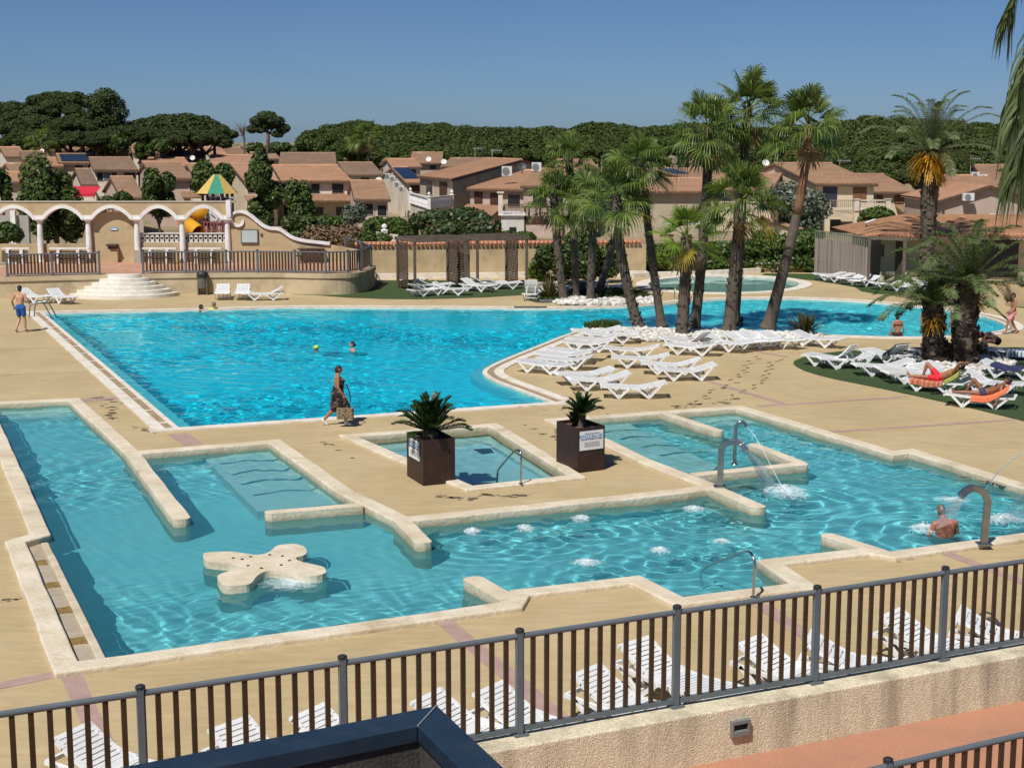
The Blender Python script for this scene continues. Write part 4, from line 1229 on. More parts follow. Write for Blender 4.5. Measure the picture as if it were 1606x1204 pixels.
def back_walls():
 # tile topped wall behind the pergolas
 a, b = G(560, 437), G(1012, 432)
 p = resample([a, b], 2)
 root = thing('boundary_wall', a, 'ochre boundary wall with a terracotta tile top behind the pergolas', 'wall')
 h = 1.78
 mb = strip(MB(), offset_line(p, .15), offset_line(p, -.15), -.05, h); mb.build('wall_body', M_OCHRE, root)
 mb = MB(); d = (b - a).to_2d().normalized(); n = Vector((-d.y, d.x)); L_ = (b - a).length; k = int(L_ / .24)
 for i in range(k):
  q = a.to_2d() + d * (i * .24)
  for s in (-1, 1):
   mb.tube([(q.x, q.y, h + .20), (q.x + n.x * s * .30, q.y + n.y * s * .30, h + .06)], [.085, .1], 6)
 mb.bar((a.x, a.y, h + .2), (b.x, b.y, h + .2), .2, .1); mb.build('tile_cap', M_TILECAP, root)
 mb = strip(MB(), offset_line(p, -.2), offset_line(p, -.55), -.05, .30); tag(mb.build('low_kerb', M_WHITESTONE), 'low white topped kerb along the foot of the boundary wall', 'kerb')
 # low planting wall under the hedge
 ln = [(990, 436), (1020, 434), (1060, 433), (1110, 431.5), (1150, 429.5), (1190, 427.5)]
 p = resample(GL(ln), 1.5)
 tag(strip(MB(), offset_line(p, .2), offset_line(p, -.2), -.05, .26).build('planter_wall', M_WHITESTONE), 'low white capped wall behind the round wading pool', 'wall')
 p = resample(GL([(1185, 427), (1230, 427), (1274, 426)]), 1.5)
 w = thing('planter_wall', (p[0].x, p[0].y, 0), 'higher cream planting wall with a white cap left of the reed fence', 'wall')
 strip(MB(), offset_line(p, .2), offset_line(p, -.2), -.05, .5).build('wall_body', M_OCHRE, w)
 strip(MB(), offset_line(p, .26), offset_line(p, -.26), .5, .6).build('wall_cap', M_WHITESTONE, w)
 # reed fence with slatted head
 a, b = G(1277, 431).to_2d(), G(1361, 446).to_2d(); d = (b - a).normalized(); L_ = (b - a).length
 za, zb = V(1277, 363, a.y).z, V(1361, 371, b.y).z
 zt = (za + zb) / 2
 root = thing('reed_fence', (a.x, a.y, 0), 'tall grey reed fence with an open slatted head beside the tiled hut', 'fence')
 mb = MB(); rn = random.Random(2); k = int(L_ / .05)
 for i in range(k):
  q = a + d * (i * .05); h = zt - .42 - .25 * max(0, (i / k - .45)) + rn.uniform(-.05, .03)
  mb.tube([(q.x, q.y, 0), (q.x + rn.uniform(-.01, .01), q.y + rn.uniform(-.02, .02), h)], .024, 5)
 mb.bar((*a, .8), (*b, .8), .03); mb.bar((*a, 1.7), (*b, 1.7), .03)
 mb.build('reed_screen', leafmat('grey_reed', (.16, .13, .105), (.34, .29, .25), 0, .9), root)
 mb = MB(); k = int(L_ / .24)
 for i in range(k + 1):
  q = a + d * (i * .24); mb.box((q.x, q.y + .06, zt - .32), (.07, .03, .7), math.atan2(d.y, d.x))
 mb.bar((a.x, a.y + .06, zt), (b.x, b.y + .06, zt), .08, .07); mb.build('slatted_head', M('grey_green_wood', (.16, .17, .13), (.22, .23, .18), 4, .8), root)
 mb = MB(); q = G(1361, 449).to_2d(); mb.box((q.x, q.y, 1.3), (.13, .13, 2.6)); mb.build('post', M_WOODG, root)

def tile_hut():
 """long low hut with a tiled hipped roof at the right"""
 y0 = 80.5
 X = lambda px, y: (px - CX) / FPX * (y * math.cos(PITCH) + 5 * math.sin(PITCH))
 xl, xr = X(1360, y0), X(1700, y0); ze = V(1360, 371, y0 - .6).z
 yr = y0 + 4.3; zr = V(1440, 336, yr).z; xrl = X(1414, yr)
 root = thing('tiled_hut', (xl + 2, y0, 0), 'long low cream hut with an orange tiled hipped roof behind the date palms', 'hut')
 mb = MB(); mb.box(((xl + .9 + xr) / 2, y0 + 4, ze / 2 - .02), (xr - xl - .9, 7, ze - .1)); mb.build('wall', M('cream_hut_render', (.52, .45, .31), (.60, .53, .38), 1, .9), root)
 e = .7
 A, B, C, D = (xl - .2, y0 - e, ze), (xr, y0 - e, ze - .0), (xr, yr, zr), (xrl, yr, zr)
 E, F = (xl - .2, y0 + 8.3, ze), (xr, y0 + 8.3, ze)
 mb = MB()
 def plane(a, b, c, d):
  u = (Vector(b) - Vector(a)).normalized()
  uv = [((Vector(p) - Vector(a)).dot(u), ((Vector(p) - Vector(a)) - u * (Vector(p) - Vector(a)).dot(u)).length) for p in (a, b, c, d)]
  mb.quad(a, b, c, d, uv)
 plane(A, B, C, D); plane(F, E, D, C); mb.add([E, A, D], [(0, 1, 2)]); mb.uv[len(mb.f) - 1] = [(0, 0), (8, 0), (4, 4)]
 mb.build('roof', M_ROOFROW, root)
 mb = MB(); k = int((xr - xl) / .22)
 for i in range(k): mb.tube([(xl - .15 + i * .22, y0 - e - .04, ze + .02), (xl - .15 + i * .22, y0 - e + .3, ze + .1)], .09, 6)
 mb.build('eave_tiles', M_TILECAP, root)
 mb = MB(); mb.box(((xl + xr) / 2, y0 - e + .12, ze - .1), (xr - xl, .1, .14)); mb.build('fascia', M('pale_fascia', (.50, .46, .38), rough=.8), root)
 mb = MB(); mb.box((X(1380, y0), y0 + .48, V(1380, 393, y0 + .48).z), (.75, .12, .62)); mb.build('window', M('hut_glass', (.03, .045, .05), rough=.15), root)
 mb = MB(); mb.box((X(1565, y0), y0 + .48, 1.25), (2.6, .12, 2.0)); mb.build('opening', M('dark_opening', (.02, .02, .022), rough=.6), root)
 # screen and pergola frame in front of the hut
 f = thing('slatted_screen', (X(1398, y0 - 2), y0 - 2, 0), 'dark slatted screen in a wooden frame in front of the tiled hut', 'screen')
 p0 = G(1383, 440).to_2d(); p1 = G(1413, 443).to_2d(); q = G(1416, 454).to_2d(); q0 = G(1361, 449).to_2d()
 mb = MB(); slat_panel(mb, p0, p1, .12, 2.35, .09); mb.bar((*p0, 0), (*p0, 2.4), .07); mb.bar((*p1, 0), (*p1, 2.4), .07); mb.build('slats', M_WOODD, f)
 mb = MB(); mb.box((q.x, q.y, 1.25), (.14, .14, 2.5)); mb.build('post', M_WOODG, f)
 mb = MB(); mb.bar((*q0, 2.55), (q.x + .2, q.y, 2.55), .09, .16); mb.build('beam', M_WOODG, f)
 mb = MB(); mb.bar((*q, 2.55), (*p1, 2.45), .09, .14); mb.build('beam', M_WOODG, f)
 # cream wall piece near the walking man
 a = G(1600, 485).to_2d()
 mb = MB(); mb.box((G(1598, 482).x + 1.2, G(1598, 482).y + .4, .55), (3.2, .6, 1.15)); tag(mb.build('low_wall', M_OCHRE), 'low cream wall block behind the man in pink shorts', 'wall')
 # street lamp
 b = V(1357, 395, 84); lp = thing('lamp', (b.x, 84, 0), 'small street lamp with a pale head in front of the tiled hut roof', 'lamp')
 zt = V(1357, 349, 84).z
 mb = MB(); mb.tube([(b.x, 84, 0), (b.x, 84, zt)], .045, 8); mb.build('pole', M('lamp_pole', (.35, .36, .36), rough=.4, metal=.6), lp)
 mb = MB(); mb.box((b.x + .18, 83.9, zt + .07), (.62, .26, .10), rot=Matrix.Rotation(-.35, 3, 'Y')); mb.build('lamp_head', M('lamp_head', (.55, .58, .6), rough=.4), lp, bevel=.04)
# ------------------------------------------------------------------ houses behind the pools
def roofmat(name, c1, c2, stain, row=.30):
 m, nt, N, L, b = newmat(name)
 uvn = N.new('ShaderNodeUVMap'); uv = uvn.outputs[0]
 tc = N.new('ShaderNodeTexCoord'); oi = N.new('ShaderNodeObjectInfo')
 n, r = noise_mix(N, L, tc.outputs['Object'], 1.1, c1, c2, .3, .7, 8, .7)
 n2, r2 = noise_mix(N, L, tc.outputs['Object'], .35, (1, 1, 1), stain, .45, .75, 8, .7)
 out = mixc(N, L, 1, r.outputs[0], r2.outputs[0], 'MULTIPLY')
 n3, r3 = noise_mix(N, L, uv, 3.2, (.78, .78, .78), (1.15, 1.12, 1.1), .3, .7, 2)
 out = mixc(N, L, .8, out, r3.outputs[0], 'MULTIPLY')
 rr = N.new('ShaderNodeValToRGB'); rr.color_ramp.elements[0].color = (.8, .8, .82, 1); rr.color_ramp.elements[1].color = (1.08, 1.02, .98, 1)
 L.new(oi.outputs['Random'], rr.inputs[0]); out = mixc(N, L, 1, out, rr.outputs[0], 'MULTIPLY')
 L.new(out, b.inputs['Base Color']); b.inputs['Roughness'].default_value = .9
 w = N.new('ShaderNodeTexWave'); w.wave_type = 'BANDS'; w.bands_direction = 'X'; w.inputs['Scale'].default_value = 2 * PI / .24 / 20 * 3.18; w.inputs['Distortion'].default_value = 0
 L.new(uv, w.inputs['Vector'])
 w2 = N.new('ShaderNodeTexWave'); w2.wave_type = 'BANDS'; w2.bands_direction = 'Y'; w2.wave_profile = 'SAW'; w2.inputs['Scale'].default_value = 2 * PI / row / 20
 L.new(uv, w2.inputs['Vector'])
 a = N.new('ShaderNodeMath'); a.operation = 'MULTIPLY_ADD'; a.inputs[1].default_value = .5; L.new(w2.outputs['Fac'], a.inputs[0]); L.new(w.outputs['Fac'], a.inputs[2])
 bp = N.new('ShaderNodeBump'); bp.inputs['Strength'].default_value = .8; bp.inputs['Distance'].default_value = .06
 L.new(a.outputs[0], bp.inputs['Height']); L.new(bp.outputs[0], b.inputs['Normal'])
 return m
M_ROOFS = [roofmat('brown_canal_tiles', (.37, .22, .13), (.50, .315, .195), (.68, .68, .66)),
           roofmat('orange_canal_tiles', (.50, .28, .16), (.60, .355, .215), (.75, .71, .66)),
           roofmat('grey_brown_canal_tiles', (.31, .20, .125), (.42, .28, .18), (.66, .66, .64)),
           roofmat('pinkish_canal_tiles', (.48, .27, .17), (.56, .34, .23), (.78, .73, .69))]
M_ROOFROW = roofmat('orange_row_tiles', (.40, .215, .11), (.52, .29, .16), (.78, .73, .68), .62)
HW = {'pink': M('pinkish_render', (.44, .33, .27), (.52, .40, .33), .8, .9, stain=(.33, .25, .2), sscale=.5), 'white': M('offwhite_render', (.62, .55, .45), (.70, .63, .53), .8, .9, stain=(.45, .38, .3), sscale=.5),
      'cream': M('cream_render', (.60, .50, .35), (.68, .58, .42), .8, .9, stain=(.44, .36, .25), sscale=.5), 'beige': M('beige_render', (.42, .35, .25), (.50, .42, .31), .8, .9, stain=(.3, .25, .18), sscale=.6)}
M_GLASSD = M('dark_window_glass', (.012, .014, .016), (.03, .034, .04), .6, .12)
M_SHUT = {'dark': M_GLASSD, 'red': M('dark_red_shutter', (.055, .020, .014), (.08, .03, .02), 8, .6), 'brown': M('brown_shutter', (.17, .075, .03), (.22, .10, .045), 8, .6),
          'blue': M('navy_shutter', (.016, .025, .045), (.025, .035, .06), 8, .5), 'glass': M('blueish_glass', (.10, .16, .24), (.15, .22, .32), 1, .1)}
M_SOLAR = M('solar_glass', (.008, .012, .028), (.014, .02, .042), 2, .18)
M_EAVE = M('eave_wood', (.06, .035, .025), (.10, .06, .04), 4, .8)

def plane_hit(px, py, a, b):
 """where the pixel's ray meets the upright plane through a and b"""
 d = ray(px, py); n = Vector((b.y - a.y, a.x - b.x, 0))
 return CAMP + d * ((a - CAMP).dot(n) / d.dot(n))

def house(label, eL, eR, DL, DR, rdg, dD, wall='white', roof=0, wins=(), lean=None, left=False, name='house', cat='house', over=.4, group='tiled houses beyond the pool walls', chim=None):
 EL, ER = V(*eL, DL), V(*eR, DR)
 z = (EL.z + ER.z) / 2; EL.z = ER.z = z
 base = EL if left else ER
 v = V(*rdg, (DL if left else DR) + dD) - base
 if v.z < .5: v.z = .5
 d = (ER - EL); d.z = 0; wlen = d.length; d.normalize()
 root = thing(name, ((EL + ER) / 2).to_2d().to_3d(), label, cat, group)
 vh = Vector((v.x, v.y, 0)); vl = vh.length
 RL, RR = EL + v, ER + v
 BL, BR = EL + vh * 2, ER + vh * 2
 th = .16
 # walls, set back under the eaves
 n = vh / vl
 fi = over / vl
 a, b = EL + vh * fi + d * .18, ER + vh * fi - d * .18
 c, e = BL - vh * fi + d * .18, BR - vh * fi - d * .18
 zz = z + v.z * fi - .06
 rl, rr = RL + d * .18, RR - d * .18
 mb = MB()
 g = lambda p, h: (p.x, p.y, h)
 mb.quad(g(a, -.1), g(b, -.1), g(b, zz), g(a, zz)); mb.quad(g(e, -.1), g(c, -.1), g(c, zz), g(e, zz))
 mb.poly([g(c, -.1), g(a, -.1), g(a, zz), g(rl, RL.z - .06), g(c, zz)]); mb.poly([g(b, -.1), g(e, -.1), g(e, zz), g(rr, RR.z - .06), g(b, zz)])
 mb.build('wall', HW[wall], root)
 # two slopes with thickness
 mb = MB(); sl = math.hypot(vl, v.z)
 up = Vector((0, 0, th))
 for (p, q, r, s, o) in ((EL, ER, RR, RL, 0), (BR, BL, RL, RR, 30)):
  mb.quad(p + up, q + up, r + up, s + up, [(o, 0), (o + wlen, 0), (o + wlen + v.dot(d) * 0, sl), (o, sl)])
  mb.quad(s, r, q, p)
  mb.quad(p, q, q + up, p + up)
 mb.add([EL, EL + up, RL + up, RL], [(0, 1, 2, 3)]); mb.add([ER, RR, RR + up, ER + up], [(0, 1, 2, 3)])
 mb.add([BL, RL, RL + up, BL + up], [(0, 1, 2, 3)]); mb.add([BR, BR + up, RR + up, RR], [(0, 1, 2, 3)])
 rf = mb.build('roof', M_ROOFS[roof], root)
 mb = MB(); mb.tube([RL + up, RR + up], .13, 6); mb.build('ridge_tiles', M_ROOFS[roof], rf)
 for (p, q) in ((EL, RL), (ER, RR)):
  mb = MB(); mb.bar(p + Vector((0, 0, -.02)), q + Vector((0, 0, -.02)), .1, .16); mb.build('rake_board', M_EAVE, rf)
 mb = MB(); mb.bar(EL + Vector((0, 0, -.05)) - n * .03, ER + Vector((0, 0, -.05)) - n * .03, .1, .14); mb.build('gutter', M_EAVE, rf)
 # windows and shutters on the front
 for w in wins:
  x0, y0, x1, y1 = w[:4]; k = w[4] if len(w) > 4 else 'dark'
  p, q = plane_hit(x0, y0, a, b), plane_hit(x1, y1, a, b)
  q2 = plane_hit(x1, y0, a, b)
  wx = (q2 - p); wx.z = 0; wl = max(.3, wx.length); ctr = (p + q2) / 2; ctr.z = (p.z + q.z) / 2; h = abs(p.z - q.z)
  an = math.atan2(d.y, d.x)
  fr = MB(); fr.box(ctr, (wl + .12, .10, h + .12), an)
  f = fr.build('shutter' if k in ('red', 'brown', 'blue') else 'window', HW['white'] if k in ('dark', 'glass') else M_SHUT[k], root)
  pn = MB(); pn.box(ctr - n * .035, (wl, .09, h), an); pn.build('panel' if k in ('red', 'brown', 'blue') else 'pane', M_SHUT[k], f)
  if k in ('red', 'brown'):
   for s in (-.02, ):
    sb = MB(); sb.box(ctr - n * .085, (.05, .02, h), an); sb.build('slat_rail', M_EAVE, f)
 if lean:
  x0, x1, y0, y1, dep = lean
  p, q = plane_hit(x0, y0, a, b), plane_hit(x1, y0, a, b); q.z = p.z
  dist = (p.y + q.y) / 2
  zl = V((x0 + x1) / 2, y1, dist - dep).z
  p2, q2 = p - n * dep, q - n * dep; p2.z = q2.z = min(zl, p.z - .25)
  mb = MB(); w_ = (q - p).length; s_ = math.hypot(dep, p.z - p2.z)
  mb.quad(p2, q2, q, p, [(0, 0), (w_, 0), (w_, s_), (0, s_)]); dn = Vector((0, 0, -.14))
  mb.quad(p + dn, q + dn, q2 + dn, p2 + dn); mb.quad(p2 + dn, q2 + dn, q2, p2); mb.quad(p2 + dn, p2, p, p + dn); mb.quad(q2, q2 + dn, q + dn, q)
  mb.build('lean_to_roof', M_ROOFS[roof], root)
 if chim:
  for (x, y, s) in chim:
   t = V(x, y, (DL + DR) / 2 + dD); mb = MB(); mb.box((t.x, t.y, t.z - .3), (s, s, 1.0)); mb.box((t.x, t.y, t.z + .22), (s + .14, s + .14, .08)); mb.build('chimney', HW['white'], rf)
 return root, EL, ER, v, a, b, n

def solar(root_label, h, u0, u1, t0, t1):
 """dark panels lying on a house's front roof slope"""
 root, EL, ER, v, a, b, n = h
 up = Vector((0, 0, .24)); d = ER - EL
 q = [EL + d * u + v * t + up for (u, t) in ((u0, t0), (u1, t0), (u1, t1), (u0, t1))]
 mb = MB(); dn = Vector((0, 0, -.06)); mb.quad(*q); mb.quad(*[p + dn for p in reversed(q)])
 for i in range(4): mb.quad(q[i] + dn, q[(i + 1) % 4] + dn, q[(i + 1) % 4], q[i])
 mb.build('solar_panels', M_SOLAR, root)

def balustrade(root, P, zb, h, mat, sp=.22, post=.26, finial=True):
 for i in range(len(P) - 1):
  a, b = P[i], P[i + 1]; L_ = (b - a).length
  mb = MB(); k = max(2, int(L_ / sp))
  for j in range(1, k):
   q = a.lerp(b, j / k); mb.lathe((q.x, q.y, zb + .1), [(.04, 0), (.075, h * .25), (.035, h * .6), (.05, h - .22)], 7)
  mb.build('balusters', mat, root)['kind'] = 'stuff'
  for z, hh in ((zb + .05, .1), (zb + h - .05, .12)):
   mb = MB(); mb.bar((*a.to_2d(), z), (*b.to_2d(), z), .2, hh); mb.build('rail', mat, root)
 for p in P:
  mb = MB(); mb.box((p.x, p.y, zb + h / 2), (post, post, h + .06)); mb.box((p.x, p.y, zb + h + .05), (post + .12, post + .12, .07)); o = mb.build('post', mat, root)
  if finial:
   mb = MB(); mb.lathe((p.x, p.y, zb + h + .08), [(.07, 0), (.05, .06), (.14, .17), (.13, .27), (.03, .36)], 9); mb.build('finial', mat, o)

def ac_unit(px0, py0, px1, py1, D, label):
 a, b = V(px0, py0, D), V(px1, py1, D); c = (a + b) / 2; w, h = b.x - a.x, a.z - b.z
 t = thing('air_conditioner', c, label, 'air conditioner', 'outdoor cooling units on the houses')
 mb = MB(); mb.box(c, (w, .4, h)); mb.build('casing', M('ac_white', (.62, .62, .60), (.70, .70, .68), 3, .5), t, bevel=.02)
 mb = MB(); mb.lathe((c.x - w * .1, c.y - .215, c.z), [(h * .40, 0), (h * .40, .02), (h * .08, .022)], 14, Matrix.Rotation(PI / 2, 3, 'X')); mb.build('fan_grille', M('ac_grille', (.16, .17, .17), (.22, .23, .23), 9, .6), t)
 for s in (-1, 1):
  mb = MB(); mb.bar((c.x + s * w * .35, c.y - .2, c.z - h / 2 - .03), (c.x + s * w * .35, c.y + .5, c.z - h / 2 - .03), .05); mb.build('bracket', M_EAVE, t)

def dish(px, py, D, r, label, mat=None):
 c = V(px, py, D); t = thing('satellite_dish', c, label, 'dish', 'satellite dishes on the roofs')
 rot = Matrix.Rotation(R(62), 3, 'X')
 mb = MB(); mb.lathe(c, [(r * .1, -.10 * r), (r * .6, .0), (r, .22 * r), (r, .25 * r), (r * .55, .03), (.01, -.06 * r)], 14, rot); mb.build('bowl', mat or M('dish_white', (.70, .70, .68), rough=.5), t)
 mb = MB(); mb.tube([c + Vector((0, .1, 0)), c + Vector((0, .25, -r * 1.6))], .04, 6); mb.build('mast', M('mast_grey', (.3, .3, .3), rough=.5), t)
 mb = MB(); mb.tube([c + Vector((0, -.05, -r * .8)), c + Vector((0, -r * .9, -.1))], .02, 5); mb.build('arm', M('mast_grey', (.3, .3, .3)), t)

def antenna(px, y0, y1, D, label):
 a, b = V(px, y1, D), V(px, y0, D); t = thing('antenna', a, label, 'antenna', 'television aerials on the roofs')
 m = M('mast_grey', (.3, .3, .3), rough=.5)
 mb = MB(); mb.tube([a, b], .04, 6); mb.build('mast', m, t)
 mb = MB(); q = b - Vector((0, 0, .15)); mb.tube([q - Vector((.2, 0, 0)), q + Vector((1.0, 0, 0))], .03, 5)
 for i in range(5): p = q + Vector((.1 + i * .2, 0, 0)); mb.tube([p - Vector((0, .35, 0)), p + Vector((0, .35, 0))], .015, 4); mb.tube([p - Vector((0, 0, .2)), p + Vector((0, 0, .2))], .015, 4)
 mb.build('aerial', m, t)

def houses():
 h = {}
 # ---- front row
 h['c'] = house('white gabled house with a band of dark windows, behind the big round tree', (147, 268), (217, 268.6), 150, 150, (139.5, 249.6), 9, 'white', 2, [(152, 271, 161, 283), (162.5, 271.5, 174, 282, 'glass'), (175, 271, 183, 283), (195, 271, 212, 283)], left=True)
 house('low pink house with a ribbed brown roof just above the arched panel', (190, 312), (228, 312), 120, 120, (173, 280.5), 7, 'pink', 0, left=True)
 house('pink house with a broad ribbed roof between the two small round trees', (240, 282), (302, 282), 135, 135, (225, 258), 9, 'pink', 0, [(297, 284, 306, 298), (262, 285, 270, 297)], (283, 314, 300, 309, 1.6), left=True)
 house('cream gable house right behind the green and yellow tower roof', (383, 286), (438, 286), 135, 135, (362, 260), 10, 'cream', 3, [(388, 290, 402, 302), (410, 290, 424, 302)], (383, 440, 306, 314, 1.8), left=True)
 h['g'] = house('long two storey house with dark windows above a lower tiled roof', (441, 285), (552, 286), 140, 140, (530, 262), 11, 'white', 1, [(441, 288.5, 449, 301), (488, 288.5, 501, 303), (520.6, 288.5, 538.5, 302.5), (495, 325, 507, 341), (527, 325, 541, 341), (445, 322, 470, 338)], (441, 560, 304, 314, 2.6))
 house('grey tiled house with one dark window behind the long two storey house', (544, 276), (602, 276), 175, 175, (530, 257), 12, 'white', 2, [(566, 279, 579, 286)], left=True)
 house('low house with a broad two tone roof left of the white balustrade', (556, 315), (612, 315), 125, 125, (602, 286.5), 8, 'pink', 0, [(562, 320, 585, 336), (592, 322, 606, 338)])
 h['j'] = house('house with dark solar panels on its roof and a gable full of cooling units', (637, 288.5), (664, 288.5), 150, 150, (614, 265), 9, 'white', 1, [(645, 292, 657, 302, 'red')], left=True)
 solar('', h['j'], .05, 1.0, .22, .95)
 h['k'] = house('large beige house with a receding roof and a white balcony balustrade', (655, 278), (708, 283), 144, 132, (818, 253), 15, 'beige', 1, [(669, 286, 679, 305), (690, 286.5, 701, 308, 'red')])
 house('beige house with two dark red shutters, right of the white balcony', (732, 295), (833, 302), 126, 122, (820, 270), 13, 'pink', 1, [(745, 302, 756, 318, 'red'), (770, 304, 781, 321, 'red'), (797, 305, 816, 324)], (733, 792, 320, 337, 3.0), left=True)
 house('pink house with a dark red balcony half hidden by the fan palms', (817, 291), (915, 298), 120, 117, (838, 268), 10, 'pink', 0, [(836, 302, 858, 322), (868, 304, 884, 320)], left=True)
 house('beige house with a white gutter line and a dark red garage, behind the leaning palms', (985, 303), (1100, 303), 120, 120, (1000, 283), 9, 'beige', 1, [(1036, 369, 1055, 380, 'red'), (1008, 330, 1018, 345)], left=True)
 hs = house('white gabled house with a small solar panel behind the tall palm trunk', (1082, 284), (1165, 284), 150, 150, (1024, 267), 10, 'white', 0, left=True)
 solar('', hs, .05, .35, .5, .95)
 house('tall cream house wall left of the smooth leaning palm', (1108, 300), (1212, 300), 128, 128, (1128, 276), 9, 'cream', 3, left=True)
 house('cream house with a navy door and a brown shutter above its balcony', (1279, 290.5), (1377, 290.5), 130, 130, (1214, 259), 10, 'cream', 0, [(1292, 293, 1312, 330, 'blue'), (1339, 295, 1358, 315, 'brown'), (1296, 344, 1318, 366)], left=True)
 house('cream house wing with two brown shutters at the right of the balcony', (1372, 303.5), (1438, 303.5), 134, 134, (1386, 276), 9, 'cream', 0, [(1376, 306, 1383.5, 314, 'brown'), (1404, 306, 1417, 319, 'brown')], (1404, 1448, 322, 332, 2.0))
 house('beige gabled house left of the orange fruited date palm trunk', (1500, 303), (1575, 303), 140, 140, (1478, 278), 9, 'beige', 1, left=True)
 house('tiled house with two cooling units on its gable behind the pink gable', (1548, 291), (1660, 291), 152, 152, (1527, 261.5), 10, 'white', 0, left=True)
 # gable facing the pool at the right
 ap, l, r = V(1553, 293, 115), V(1472, 317, 115), V(1642, 319, 115)
 root = thing('house', (ap.x, 115, 0), 'wide pink gable facing the pool at the right, with a cooling unit', 'house', 'tiled houses beyond the pool walls')
 mb = MB(); dep = 11
 for y, s in ((115.3, 1), (115 + dep, -1)):
  f = [(l.x + .3, y, -.1), (r.x - .3, y, -.1), (r.x - .3, y, r.z - .05), (ap.x, y, ap.z - .08), (l.x + .3, y, l.z - .05)]
  mb.poly(f if s > 0 else f[::-1])
 mb.quad((l.x + .3, 115 + dep, -.1), (l.x + .3, 115.3, -.1), (l.x + .3, 115.3, l.z - .05), (l.x + .3, 115 + dep, l.z - .05)); mb.quad((r.x - .3, 115.3, -.1), (r.x - .3, 115 + dep, -.1), (r.x - .3, 115 + dep, r.z - .05), (r.x - .3, 115.3, r.z - .05))
 mb.build('wall', HW['pink'], root)
 mb = MB(); u = Vector((0, 0, .15)); bk = Vector((0, dep + .4, 0))
 for (p, q) in ((l, ap), (ap, r)):
  w_ = (q - p).length
  mb.quad(p + u, q + u, q + u + bk, p + u + bk, [(0, w_), (0, 0), (dep, 0), (dep, w_)]); mb.quad(p + bk, q + bk, q, p); mb.quad(p, q, q + u, p + u)
 rf = mb.build('roof', M_ROOFS[1], root)
 for (p, q) in ((l, ap), (ap, r)):
  mb = MB(); mb.bar(p + Vector((0, -.05, -.02)), q + Vector((0, -.05, -.02)), .1, .2); mb.build('rake_board', M_EAVE, rf)
 mb = MB(); q = V(1479, 318, 114.9); mb.tube([q, (q.x, q.y, .2)], .06, 6); mb.build('drainpipe', M_EAVE, root)
 # ---- back rows, mostly roofs
 back = [((0, 236), (31, 236), (-6, 224.5), 195, 'pink', 3, 'far roof at the left picture edge, highest of its row'), ((8, 247), (42, 247), (0, 233.5), 165, 'white', 1, 'white gabled house at the left picture edge below the far roofs'),
   ((35, 252.5), (74, 252.5), (31, 240), 152, 'white', 2, 'house with a dark strip window at the left of the big round tree'), ((73, 237), (121, 237), (71, 225.5), 232, 'pink', 0, 'far two part roof below the tall dark pine'),
   ((122, 244), (172, 243.5), (122, 233), 205, 'pink', 1, 'long low far roof with white vents above the solar roof'), ((172, 241), (205, 241), (169, 229), 235, 'white', 1, 'far orange roof with white pots right of the tall dark pine'),
   ((208, 241), (256, 240.5), (200, 228.5), 234, 'white', 1, 'far roof with a white end wall below the broad pine'), ((255, 252), (322, 252), (252, 239), 190, 'pink', 0, 'wide dull roof with a white dish in the middle of the roofs'),
   ((330, 246), (360, 246), (318, 232.5), 214, 'white', 1, 'far gabled roof left one of a pair below the lone pine'), ((362, 246), (394, 246), (347, 233), 217, 'white', 0, 'far gabled roof right one of a pair below the lone pine'),
   ((330, 259), (402, 259), (330, 245.5), 182, 'pink', 3, 'pinkish roof just above the green and yellow tower'), ((437, 261), (528, 259), (440, 242), 187, 'pink', 2, 'grey brown roof with pink patches behind the long two storey house'),
   ((476, 249), (500, 249), (482, 239.5), 236, 'white', 3, 'small far pink roof with a white end wall'), ((508, 250), (548, 250), (533, 239), 240, 'pink', 1, 'far low roof to the left of the two distant palms'),
   ((598, 255), (642, 252), (618, 241), 222, 'pink', 0, 'far pink gable right of the two distant palms'), ((642, 257), (694, 257), (646, 241), 202, 'beige', 0, 'grey gabled far house with two white dishes'),
   ((614, 263), (662, 263), (606, 251.5), 176, 'white', 1, 'orange roof just above the solar panels'), ((690, 264), (766, 262), (706, 250), 192, 'beige', 2, 'dull brown roof behind the big receding roof'),
   ((18, 274), (62, 274), (8, 259), 138, 'pink', 0, 'brown roof at the far left beside the big round tree'), ((12, 287), (44, 287), (8, 277), 126, 'pink', 1, 'low orange roof at the far left behind the arcade'),
   ((128, 292), (154, 292), (118, 268), 131, 'white', 2, 'steep brown roof above the red awning'), ((262, 243), (318, 243), (258, 233), 232, 'pink', 1, 'far low orange roof under the broad domed pine'), ((398, 250), (440, 250), (392, 241), 205, 'white', 3, 'far pinkish roof beside the tall narrow tree'), ((226, 262), (300, 262), (220, 250), 168, 'pink', 1, 'orange roof just above the broad ribbed roof'),
   ((300, 272), (360, 272), (292, 259), 158, 'white', 0, 'brown roof between the ribbed roof and the tower'), ((70, 262), (100, 262), (62, 250), 158, 'white', 1, 'orange roof showing left of the long solar panel'), ((880, 266), (940, 266), (872, 252), 205, 'pink', 0, 'far brown roof seen between the fan palm crowns')]
 for (eL, eR, rd, D, w, rf, lab) in back:
  wn = []
  if 'strip window' in lab: wn = [(40, 254.5, 64, 259)]
  elif eL[1] > 243 and eR[0] - eL[0] > 40: wn = [(eL[0] + 8, eL[1] + 2.5, eL[0] + 17, eL[1] + 9), (eR[0] - 20, eL[1] + 2.5, eR[0] - 10, eL[1] + 9)]
  house(lab, eL, eR, D, D, rd, 11 if D < 200 else 13, w, rf, wn, left=True, chim=[(rd[0] + 12, rd[1] + 1, .5)] if (int(eL[0]) % 3 == 0) else None)
 hs = house('house with a long dark solar panel on its roof behind the big round tree', (92, 257), (141, 257), 160, 160, (88, 244), 9, 'pink', 0, [(118, 259.5, 130, 266)], left=True)
